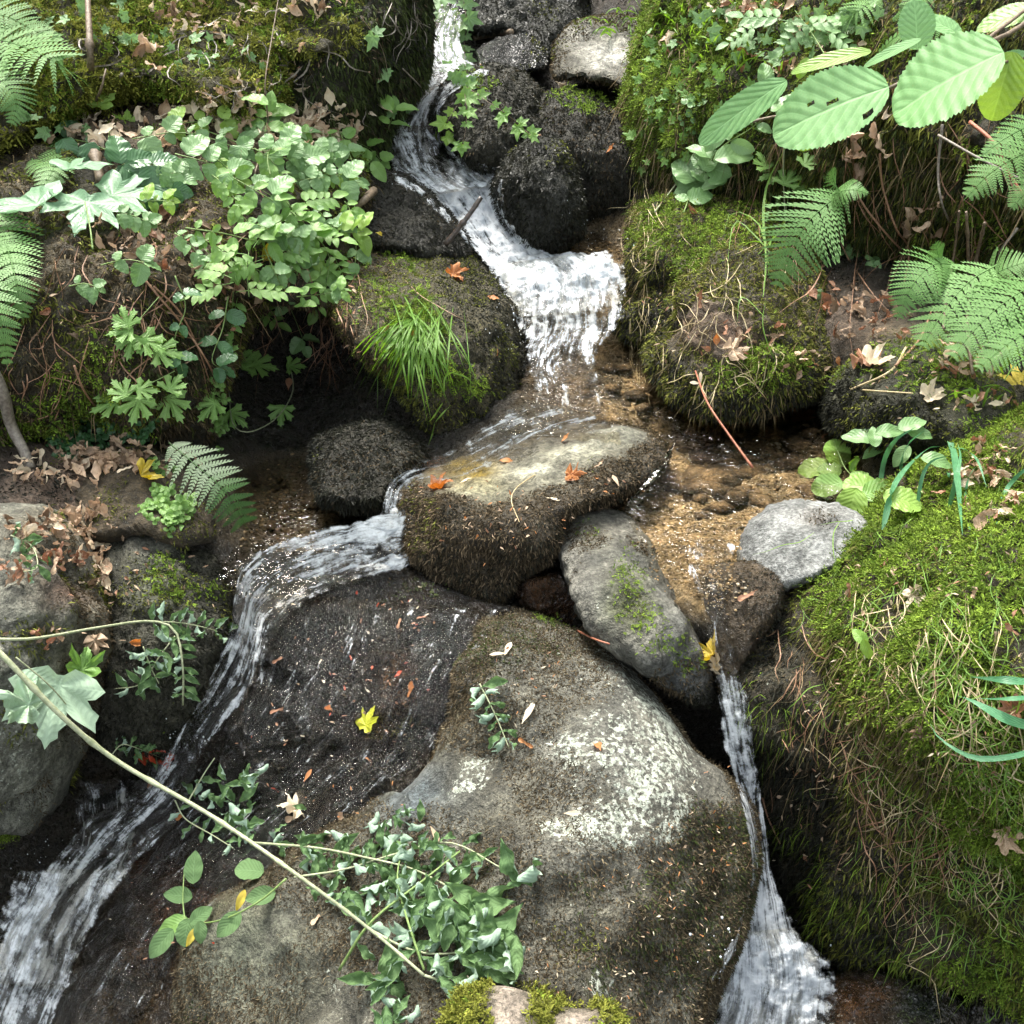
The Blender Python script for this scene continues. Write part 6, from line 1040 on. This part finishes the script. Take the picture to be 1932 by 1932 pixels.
# ================================================================ fallen leafy branch across the foreground
def fallen_branch():
    main = [(-90,1150,.10,1.28),(0,1232,.10,1.23),(110,1345,.10,1.20),(220,1435,.10,1.19),(400,1540,.08,1.125),(560,1650,.07,1.02),(700,1755,.05,.955),(800,1840,.04,.89)]
    P, q = path3(main, 60, .05); rt = root('fallen_branch', P[-1], 'long fallen green branch with curled wilted leaves lying across the foreground', 'branch'); off = np.array(rt.location)
    V, F, F3 = tube(P-off, .0046, .0020, 8, knots=8); st = link('stem', mesh('stem', V, [F, F3]), MS['pale'], rt)
    def side(px, r=.0016, m='pale'):
        P2, q2 = path3(px, 20, .05); V, F, F3 = tube(P2-off, r, r*.6, 6); link('side_twig', mesh('side_twig', V, [F, F3]), MS[m], rt); return q2
    def leaves(q2, n, size, kind='wilt', m='wilt', t0=.1, sp=18, lift=.035, both=True):
        for i in range(n):
            t = t0+(1-t0)*(i+.5)/n; k = min(int(t*19), 18); dv = q2[k+1, :2]-q2[k, :2]; a0 = math.degrees(math.atan2(-dv[1], dv[0]))
            for sg in ((1, -1) if both else (1,)):
                a = a0+sg*rnd.uniform(25, 95); sz = size*rnd.uniform(.7, 1.25); u = q2[k, 0]+math.cos(math.radians(a))*sz*.5; v = q2[k, 1]-math.sin(math.radians(a))*sz*.5
                leaf_at(LMm(kind, m), None, u, v, sz, a+rnd.uniform(-20, 20), lift*rnd.uniform(.5, 1.5), rt, .5, .6, 0, 1.1)
    a = side([(355,1512,.07),(385,1460,.06),(405,1430,.04)]); 
    for (u, v, n, s) in [(395,1490,7,44),(470,1475,8,46),(430,1500,5,42),(450,1530,6,44),(455,1570,7,40),(420,1545,5,36)]:
        for _ in range(n): leaf_at(LMm('wilt', 'wilt'), None, u+rnd.gauss(0, 16), v+rnd.gauss(0, 14), s*rnd.uniform(.7, 1.2), rnd.uniform(0, 360), .05*rnd.random()+.02, rt, .5, .6, 0, 1.2)
    b = side([(210,1425,.09),(230,1405,.06),(260,1412,.05),(300,1428,.04)], .0012); leaves(b, 7, 26, lift=.03)
    c = side([(330,1510,.08),(350,1545,.05),(400,1575,.04),(440,1600,.04)], .0012); leaves(c, 5, 30)
    d = side([(480,1590,.07),(600,1600,.05),(700,1620,.05),(780,1640,.04),(860,1680,.04)], .0022); leaves(d, 11, 52)
    e = side([(555,1655,.06),(650,1640,.05),(750,1610,.05),(850,1590,.04),(950,1640,.03)], .0018); leaves(e, 8, 50)
    g = side([(640,1830,.03),(700,1740,.06),(800,1660,.05),(868,1606,.04)], .0024, 'green'); leaves(g, 6, 56)
    h = side([(700,1755,.05),(770,1790,.04),(830,1800,.03),(900,1790,.03)], .002); leaves(h, 7, 78)
    i2 = side([(800,1840,.04),(860,1860,.03),(900,1880,.03)], .002); leaves(i2, 4, 60)
    j = side([(800,1830,.04),(770,1740,.05),(750,1660,.05),(760,1600,.04)], .002, 'green'); leaves(j, 6, 60)
    for (u, v, n, s) in [(905,1760,15,112),(850,1740,9,84),(935,1800,13,104),(730,1860,12,74),(715,1930,8,60),(760,1560,9,50),(730,1590,10,50),(700,1700,9,60),(790,1700,10,70),(620,1690,9,54),(560,1600,8,48),(640,1610,10,50)]:
        for _ in range(n): leaf_at(LMm('wilt', 'wilt'), None, u+rnd.gauss(0, 26), v+rnd.gauss(0, 24), s*rnd.uniform(.6, 1.1), rnd.uniform(180, 360), .05*rnd.random()+.012, rt, .5, .6, 0, 1.1)
    for (u, v, s, an) in [(820,1620,100,270),(870,1650,84,235),(960,1625,90,290),(1010,1640,84,30),(1000,1660,92,15),(940,1680,110,20),(900,1620,60,200),(880,1690,100,330),(830,1700,90,300),(800,1600,40,250)]:
        leaf_at(LMm('wilt', 'wilt'), None, u, v, s, an, .035, rt, .5, .7, 0, .5)
    k = side([(540,1658,.05),(490,1700,.05),(420,1735,.05),(350,1745,.04)], .002, 'green')
    side([(350,1745,.04),(345,1700,.05),(347,1650,.05)], .0014, 'green')
    for (u, v, s, an, kd, m) in [(365,1635,62,95,'oval','wilt'),(335,1688,56,170,'oval','wilt'),(325,1745,60,200,'oval','mid'),(302,1780,66,230,'oval','wilt'),(350,1760,52,260,'round','wilt'),(380,1725,50,40,'oval','wilt'),(378,1760,44,280,'oval','wilt'),(360,1770,40,250,'lance','yellow'),(470,1640,56,170,'round','wilt'),(490,1690,60,190,'oval','wilt'),(453,1700,44,250,'lance','yellow'),(430,1745,62,225,'oval','wilt')]:
        leaf_at(LMm(kd, m), None, u, v, s, an, .045, rt, .5, .7, 0, .5)
fallen_branch()
t = root('wilted_maple_leaf', PY(80,1340,1.2), 'large pale wilted maple leaf hanging behind the branch at the left', 'leaf')
for sz, u, v, an, k in [(135,98,1345,262,0),(80,25,1320,170,1),(50,160,1245,80,2)]:
    leaf_at(LMm('dmaple' if k else 'maple', 'wiltp' if k < 2 else 'mid', k), None, u, v, sz, an, .09, t, .3, .8, 0, .25, name='blade')
P, _ = path3([(30,1240,.1),(90,1290,.11),(130,1335,.1)], 12); V, F, F3 = tube(P-np.array(t.location), .0012, .0012, 5); link('stalk', mesh('stalk', V, [F, F3]), MS['pale'], t)
# other wilted sprigs
def sprig(label, px, size, n, m='wilt', extra=(), name='wilted_sprig', r=.0014, kind='wilt'):
    P, q = path3(px, 20, .03); rt = root(name, P[0], label, 'sprig', 'wilted leafy sprigs'); V, F, F3 = tube(P-P[0], r, r*.6, 5); link('stem', mesh('stem', V, [F, F3]), MS['pale'], rt)
    for i in range(n):
        k = int((i+.5)/n*18); dv = q[k+1, :2]-q[k, :2]; a0 = math.degrees(math.atan2(-dv[1], dv[0]))
        for sg in (1, -1):
            a = a0+sg*rnd.uniform(40, 85); sz = size*rnd.uniform(.7, 1.2); leaf_at(LMm(kind, m), None, q[k, 0]+math.cos(math.radians(a))*sz*.5, q[k, 1]-math.sin(math.radians(a))*sz*.5, sz, a, .03*rnd.uniform(.6, 1.5), rt, .5, .7, 0, .8)
    for e in extra: leaf_at(LMm(e[4], e[5]), None, *e[:4], .035, rt, .5, .7, 0, .5)
sprig('wilted green sprig lying on the lichen boulder', [(905,1290),(935,1350),(960,1410)], 46, 7)
sprig('wilted sprig of curled leaves on top of the squat left boulder', [(280,1172),(340,1175),(390,1185),(435,1200)], 36, 9)
sprig('wilted sprig hanging left over the dark gap', [(330,1200),(300,1240),(265,1290),(215,1300)], 42, 6)
sprig('wilted sprig hanging straight down over the dark gap', [(335,1195),(345,1250),(345,1330)], 34, 7)
sprig('wilted sprig drooping below the tan leaf', [(270,1220),(285,1260),(300,1290)], 44, 3)
sprig('curled wilted sprig among litter on the far left boulder', [(20,1010),(60,1030),(70,1070),(40,1080)], 36, 6)
sprig('small leafy sprig on the front of the right bank', [(1620,1190),(1628,1215),(1632,1245)], 40, 0, 'patch', [(1622,1200,40,130,'oval','patch'),(1636,1228,48,280,'oval','patch')], kind='oval')
# ================================================================ fallen leaves, each its own thing
FG = None
def fl(u, v, s, an, kd, m, lab, lift=.012, name='fallen_leaf', cat='leaf', surf=2., up=.2, group=None):
    o = leaf_at(LMm(kd, m), None, u, v, s, an, lift, None, up, .3, surf, .5, name=name); tag(o, lab, cat, group)
L = [(695,1352,46,60,'maple','yelgr','yellow and green maple leaf lying on the dark wet slab'),(627,1334,32,20,'crump','orange','crumpled orange leaf left of the yellow maple leaf'),(521,1338,32,10,'beech','rust','rust coloured beech leaf on the wet slab left of the yellow maple leaf'),
 (776,1300,34,70,'beech','orange','orange leaf above right of the yellow maple leaf'),(546,1524,46,200,'dmaple','pale','cream coloured papery leaf on the wet slab'),(647,1538,30,30,'beech','tan','orange tan leaf on the lower edge of the wet slab'),(580,1463,26,60,'seed','orange','narrow orange leaf fragment on the middle of the wet slab'),
 (524,1245,24,30,'beech','rust','reddish leaf beside the left stream on the wet slab'),(752,1270,22,30,'beech','red','red leaf on the wet slab near the slab rock'),(752,1175,22,80,'beech','rust','small orange leaf under the left end of the slab rock'),(795,1162,22,0,'beech','rust','reddish leaf under the middle of the slab rock'),
 (1128,1403,38,100,'beech','orange','orange curled leaf on the lichen boulder below the oblong boulder'),(990,1402,34,330,'beech','orange','orange leaf beside the wilted green sprig on the lichen boulder'),(995,1345,46,70,'seed','pale','cream leaf blade beside the wilted green sprig'),(958,1222,40,80,'seed','pale','upper pale winged seed on the lichen boulder'),(940,1232,34,170,'seed','pale','lower pale winged seed on the lichen boulder'),
 (1078,1534,34,0,'seed','pale','pale winged seed on the white lichen patch'),(820,1572,34,300,'seed','tan','yellowish winged seed above the wilted branch leaves'),(598,1728,40,70,'beech','tan','tan curled leaf under the fallen branch stem'),
 (1070,828,26,20,'beech','orange','orange leaf at the top edge of the slab rock'),(962,868,40,15,'lance','orange','long orange leaf on the wet part of the slab rock'),(835,915,34,10,'dmaple','orange','crumpled orange leaf at the left end of the slab rock'),(1088,895,34,0,'dmaple','orange','curled orange leaf on the front edge of the slab rock'),(1125,898,24,90,'beech','orange','small orange leaf right of the curled one on the slab rock'),(1132,878,24,30,'beech','tan','tan leaf scrap on the right half of the slab rock'),(1162,905,30,100,'seed','tan','narrow tan leaf at the right end of the slab rock'),(1075,905,20,350,'seed','rust','rusty scrap on the brown moss of the slab rock'),(878,905,24,30,'seed','pale','pale leaf at the left tip of the slab rock'),(1045,940,30,340,'seed','pale','pale pink seed at the junction of slab rock and oblong boulder'),
 (862,520,30,300,'dmaple','orange','upper orange leaf on the grassy rounded boulder'),(930,565,26,330,'beech','orange','middle orange leaf on the grassy rounded boulder'),(943,664,32,20,'beech','orange','lower orange leaf on the grassy rounded boulder'),(782,632,24,80,'beech','orange','orange leaf caught in the grass tuft'),(717,440,18,0,'beech','yellow','tiny yellow leaf beside the middle cascade'),
 (510,478,42,80,'round','yellow','round yellow leaf hanging in the left bank plants'),(1060,168,34,170,'dmaple','pale','pale yellow crumpled leaf between the top boulders'),(1155,282,26,10,'beech','orange','orange leaf on the broad boulder above the dark gap'),(1025,255,20,0,'beech','rust','reddish scrap on the peak of the wedge boulder'),(912,120,18,30,'beech','orange','orange red leaf on the wet boulder at the top'),(1375,352,24,0,'beech','tan','tan oval leaf on the dark edge above the right mossy boulder'),(1224,60,36,20,'lance','yellow','yellow leaf at the top of the right bank'),(1545,42,60,25,'lance','yellow','long yellow leaf among the top right plants'),
 (1318,400,46,10,'crump','rust','brown leaf on top of the right mossy boulder'),(1320,570,40,90,'crump','rust','orange brown leaf on the left face of the right mossy boulder'),(1352,640,26,90,'beech','orange','orange leaf on the soil patch of the right mossy boulder'),(1395,660,40,20,'dmaple','tan','salmon crumpled leaf on the soil patch'),(1375,672,26,0,'beech','tan','tan leaf at the lower edge of the soil patch'),(1468,385,30,100,'beech','tan','tan leaf near the thin arching grass'),
 (1580,692,40,270,'beech','orange','orange tan leaf at the edge between the two right mossy rocks'),(1700,1060,58,60,'beech','tan','salmon beech leaf on the mossy right bank'),(1412,1120,48,30,'beech','rust','rusty leaf on the wet rock at the outlet fall'),(1735,1128,34,290,'dmaple','pale','white papery leaf on the mossy right bank'),(1765,741,34,30,'dmaple','pale','white curled leaf under the ferns'),(1855,985,54,60,'beech','tan','tan curled leaf on the moss at the right'),(1905,718,56,160,'maple','yellow','yellow maple leaf at the right edge under the ferns'),(1660,680,44,40,'dmaple','pale','pale curled leaf on the small mossy rock'),(1640,672,46,80,'dmaple','rust','brown curled leaf beside the pale one on the small mossy rock'),
 (1345,1222,44,120,'dmaple','yellow','yellow leaf caught in the flow at the top of the right hand fall'),(1350,1245,40,60,'dmaple','pale','pale leaf caught in the flow at the top of the right hand fall'),(1245,1020,20,0,'seed','rust','rust scrap at the water edge by the oblong boulder'),
 (138,912,52,300,'beech','tan','tan beech leaf hanging at the lip of the left ledge'),(268,1215,46,350,'crump','orange','peach coloured curled leaf over the dark gap'),(180,1220,36,280,'dmaple','tan','tan curled leaf on the right side of the far left boulder'),(58,1025,44,340,'dmaple','pale','cream leaf on the far left boulder'),(280,895,38,30,'dmaple','yellow','orange yellow leaf on the left ledge litter'),(140,962,44,320,'beech','tan','tan leaf on the edge above the far left boulder'),
 (545,722,30,85,'beech','rust','rusty leaf stuck on the black wet wall of the hollow'),(420,750,26,90,'beech','tan','tan leaf on the bank face near the ragged leaves'),(285,1420,46,20,'dmaple','red','dark red wet leaf under the branch beside the left stream'),(320,1428,40,60,'dmaple','red','second dark red wet leaf under the branch'),(290,1480,36,0,'beech','rust','rusty wet leaf in the left stream below the branch'),(340,1540,30,0,'beech','orange','orange scrap under the wilted leaves at the branch'),(545,1545,28,200,'beech','tan','tan leaf beside the cream papery leaf'),
 (1740,1380,36,80,'dmaple','brown','brown leaf among the dry grass of the right bank'),(1910,1575,44,20,'dmaple','tan','tan leaf low at the right edge'),(1915,1330,40,70,'dmaple','rust','rusty leaf at the right edge behind the curling blades'),(1400,850,22,60,'beech','rust','rusty leaf under water in the right pool'),(1520,785,40,20,'dmaple','rust','brown leaf in the dark inlet of the pool'),(1560,815,30,60,'beech','rust','second brown leaf in the dark inlet of the pool')]
_seen = set()
for e in L: fl(*e)
# curled dead leaf clusters hanging under the right bank
for lab, sp in [('bunch of curled dead leaves hanging below the large serrated leaves', [(1600,265,60),(1620,290,60),(1610,310,54),(1640,260,56),(1625,335,60),(1600,300,50),(1650,280,50),(1590,250,44)]), ('curled dead leaves caught on the roots behind the right fern', [(1720,420,64),(1700,445,54),(1745,410,50),(1735,440,56),(1765,450,46),(1765,385,40)]), ('dry leaf bunch hanging on the upper left bank', [(255,105,60),(275,90,56),(290,140,56),(300,170,50)])]:
    rt = root('dead_leaf_cluster', hit(sp[0][0], sp[0][1])[0], lab, 'dead leaves', 'hanging dead leaf clusters')
    for u, v, s in sp: leaf_at(LMm('crump', rnd.choice(['tan', 'brown', 'tan'])), None, u, v, s, rnd.uniform(200, 320), .06, rt, .3, .7, 0, 1.2)
# ================================================================ leaf litter
def litter(label, spots, mats, size=38, name='leaf_litter', kinds=('beech', 'crump', 'beech', 'crump')):
    """a heap nobody could count: one object, several leaf colours as material slots"""
    parts = {}
    for (u, v, ru, rv, n) in spots:
        for _ in range(n):
            a, b = u+rnd.gauss(0, .5)*ru, v+rnd.gauss(0, .5)*rv; m = rnd.choice(mats); kd = rnd.choice(kinds); k = rnd.randrange(4)
            q, nn = hit(a, b); d, tc = imgdir(a, b, rnd.uniform(0, 360)); x, y, z = frame(d, nn*1.3+np.array([0, 0, .5])+RS.randn(3)*.6); s = size*HALF*((q-CAMP)@FW)/966*rnd.uniform(.5, 1.2); parts.setdefault((kd, k), []).append((x, y, z, s, q+nn*rnd.uniform(.004, .025), m))
    Vs, F3, F4, Us, M3, M4, off = [], [], [], [], [], [], 0; ml = sorted(set(mats)); o0 = None
    for (kd, k), lst in parts.items():
        src = LM[kd, k]; nv = len(src.vertices); vv = np.empty(nv*3, np.float32); src.vertices.foreach_get('co', vv); vv = vv.reshape(-1, 3); pl = [p.vertices[:] for p in src.polygons]; a3 = np.array([p for p in pl if len(p) == 3]).reshape(-1, 3); a4 = np.array([p for p in pl if len(p) == 4]).reshape(-1, 4)
        ul = np.empty(len(src.loops)*2, np.float32); src.uv_layers[0].data.foreach_get('uv', ul); li = np.empty(len(src.loops), np.int32); src.loops.foreach_get('vertex_index', li); uvv = np.zeros((nv, 2)); uvv[li] = ul.reshape(-1, 2)
        for x, y, z, s, p, m in lst:
            if o0 is None: o0 = p.copy()
            Vs.append((vv-[0, .5, 0])@np.stack([x, y, z])*s+p-o0); Us.append(uvv); F3.append(a3+off); F4.append(a4+off); M3 += [ml.index(m)]*len(a3); M4 += [ml.index(m)]*len(a4); off += nv
    f3, f4 = np.vstack(F3), np.vstack(F4); fs = [f for f in (f3, f4) if len(f)]
    me = mesh(name, np.vstack(Vs), fs, uv=np.vstack(Us)); me.polygons.foreach_set('material_index', np.array((M3 if len(f3) else [])+(M4 if len(f4) else []), np.int32))
    for m in ml: me.materials.append(ML[m])
    o = link(name, me, None, None, o0.tolist()); tag(o, label, kind='stuff'); return o
litter('pale brown leaf litter on the upper left ledge', [(560,240,110,50,90),(350,235,120,40,60),(420,190,90,30,30),(160,250,80,40,40),(560,240,90,40,60),(620,260,50,30,30)], ['tan','pale','tan','pale','pale'], 42)  # pale tan litter, with extra pale leaves standing in for sun on the ledge
litter('brown litter under the left bank plants', [(300,430,180,50,26),(370,500,90,50,30),(250,470,90,40,20),(60,590,60,60,8),(440,540,60,40,8)], ['tan','brown','rust','brown'], 40)
litter('dry litter on the upper left mossy bank', [(400,40,110,40,26),(330,30,90,40,16),(580,10,90,20,22),(500,120,60,40,6)], ['tan','pale','brown','tan'], 38)
litter('brown leaf litter on the left ledge beside the pool', [(220,870,120,28,70),(150,890,80,28,30),(60,900,60,20,16),(165,1000,36,60,34),(180,1070,30,60,30),(100,1000,70,24,18)], ['tan','brown','pale','tan'], 40)
litter('litter on top of the far left boulder', [(60,1010,70,24,34),(110,1060,60,22,30),(30,1090,40,20,16),(60,1195,50,10,10)], ['rust','tan','brown'], 34)
litter('reddish leaf litter behind the right mossy boulder', [(1640,600,100,50,42),(1600,560,70,24,12),(1610,640,50,30,10),(1500,680,60,40,12),(1400,650,80,40,14)], ['rust','brown','tan'], 32)
litter('leaf litter on the moss at the right edge', [(1880,880,60,40,24),(1850,920,60,40,20),(1900,960,50,40,18),(1800,700,90,30,20),(1870,770,60,26,14),(1900,1180,50,80,8),(1640,1130,60,60,6)], ['tan','rust','tan','pale'], 34)
litter('pale litter on the top right bank', [(1420,20,110,30,44),(1560,60,60,30,14),(1600,110,60,30,12),(1650,180,60,30,12),(1260,90,40,30,8),(1450,130,80,40,10)], ['tan','pale','rust'], 36)
# scattered bud scales and crumbs
litter('tiny orange and cream scraps sprinkled over the lichen boulder', [(1250,1700,120,160,90),(1100,1850,180,100,50),(1000,1300,90,80,30),(1350,1600,60,100,26),(700,1500,120,70,16)], ['tan','orange','rust','pale'], 9, 'plant_scraps', ('beech', 'seed'))
litter('tiny scraps sprinkled over the slab rock moss', [(980,980,130,60,60),(1150,930,60,40,20),(870,1000,60,60,16)], ['tan','orange','rust','brown'], 10, 'plant_scraps', ('beech', 'seed'))
litter('wet leaf scraps and bright specks on the wet slab', [(650,1250,160,110,34),(550,1400,120,90,20),(740,1320,80,60,16),(780,1160,90,30,16),(300,1750,90,90,14)], ['rust','red','rust','pale','brown'], 8, 'plant_scraps', ('beech', 'seed'))
litter('small scraps over the right mossy bank', [(1750,1100,170,90,60),(1650,1300,150,120,50),(1850,1450,90,150,50),(1550,1500,80,160,40),(1300,600,120,100,40),(1700,720,130,40,30)], ['tan','rust','pale','brown'], 12, 'plant_scraps', ('beech', 'seed'))
litter('small scraps over the left bank', [(300,600,220,120,60),(650,550,60,90,24),(700,620,60,60,20),(250,1120,120,100,36),(560,120,150,90,30)], ['tan','rust','brown'], 13, 'plant_scraps', ('beech', 'seed'))
# mossy log end close to the lens at the bottom edge
def log_end():
    n, m = 90, 40; P0 = PD(960, 2010, .80); th, z = np.meshgrid(np.linspace(0, 2*math.pi, n, endpoint=False), np.linspace(0, 1, m), indexing='ij')
    d0 = PD(1000, 1890, .835)
    A = PD(845, 1965, 1.30); B = PD(1180, 1995, 1.27); ax = B-A; Lx = np.linalg.norm(ax); ax = ax/Lx; up = nrm(UPV-ax*(UPV@ax)); sd = np.cross(ax, up)
    r = .058*(1+.12*np.sin(z*7))*np.sqrt(np.clip(1-(2*z-1)**8, .02, 1)); V = A+ax*(z*Lx)[..., None]+(np.cos(th)*r)[..., None]*up+(np.sin(th)*r)[..., None]*sd; V = V.reshape(-1, 3)
    V = V+nrm(V-(A+B)/2)*(fbm(V, 20, 4, 3)*.01)[:, None]; i = np.arange(n)[:, None]; j = (i+1) % n; k = np.arange(m-1)[None]; F = np.stack([(i*m+k), (i*m+k+1), (j*m+k+1), (j*m+k)], -1).reshape(-1, 4)
    F3 = np.vstack([F[:, :3], F[:, [0, 2, 3]]]); o0 = V.mean(0)
    u, v, _ = uv_of(V); bare = np.clip(paint(u, v, [(960,1900,32,1.4,60),(1090,1925,40,1.2,22)]), 0, 1)
    c = np.array([.05,.045,.02])*(1-bare[:, None])+np.array([.30,.25,.2])*bare[:, None]
    me = mesh('mossy_log', V-o0, [F3], {'Col': c, 'wet': np.zeros(len(V)), 'lich': np.full(len(V), -1.)}); o = link('mossy_log', me, M_ROCK, None, o0.tolist()); tag(o, 'mossy log with bare bark patches poking in at the bottom edge', 'log')
    N = norms(V, F3); N = np.where(((V-(A+B)/2)*N).sum(1).mean() < 0, -N, N)
    ROCKS['log'] = dict(o=o, V=V, F=F3 if True else 0, N=N, uv=np.stack([u, v], 1), org=o0)
    if ((V-(A+B)/2)*norms(V, F3)).sum() < 0: ROCKS['log']['F'] = F3[:, ::-1]
    moss('log', [LY(120000,.013,.0024,*YG, sprig=1, bias=.75, blobs=[(960,1900,34,-1.6,60),(1090,1930,42,-1.5,24)], nz=.3, up=(-.9,-.6), hang=.1), LY(90000,.012,.002,*GR, bias=.5, blobs=[(960,1900,34,-1.6,60),(1090,1930,42,-1.5,24)], nz=.4, hang=.1)], 60)
log_end()
print('OBJ', len(bpy.data.objects), 'tris', sum(len(m.polygons) for m in bpy.data.meshes))
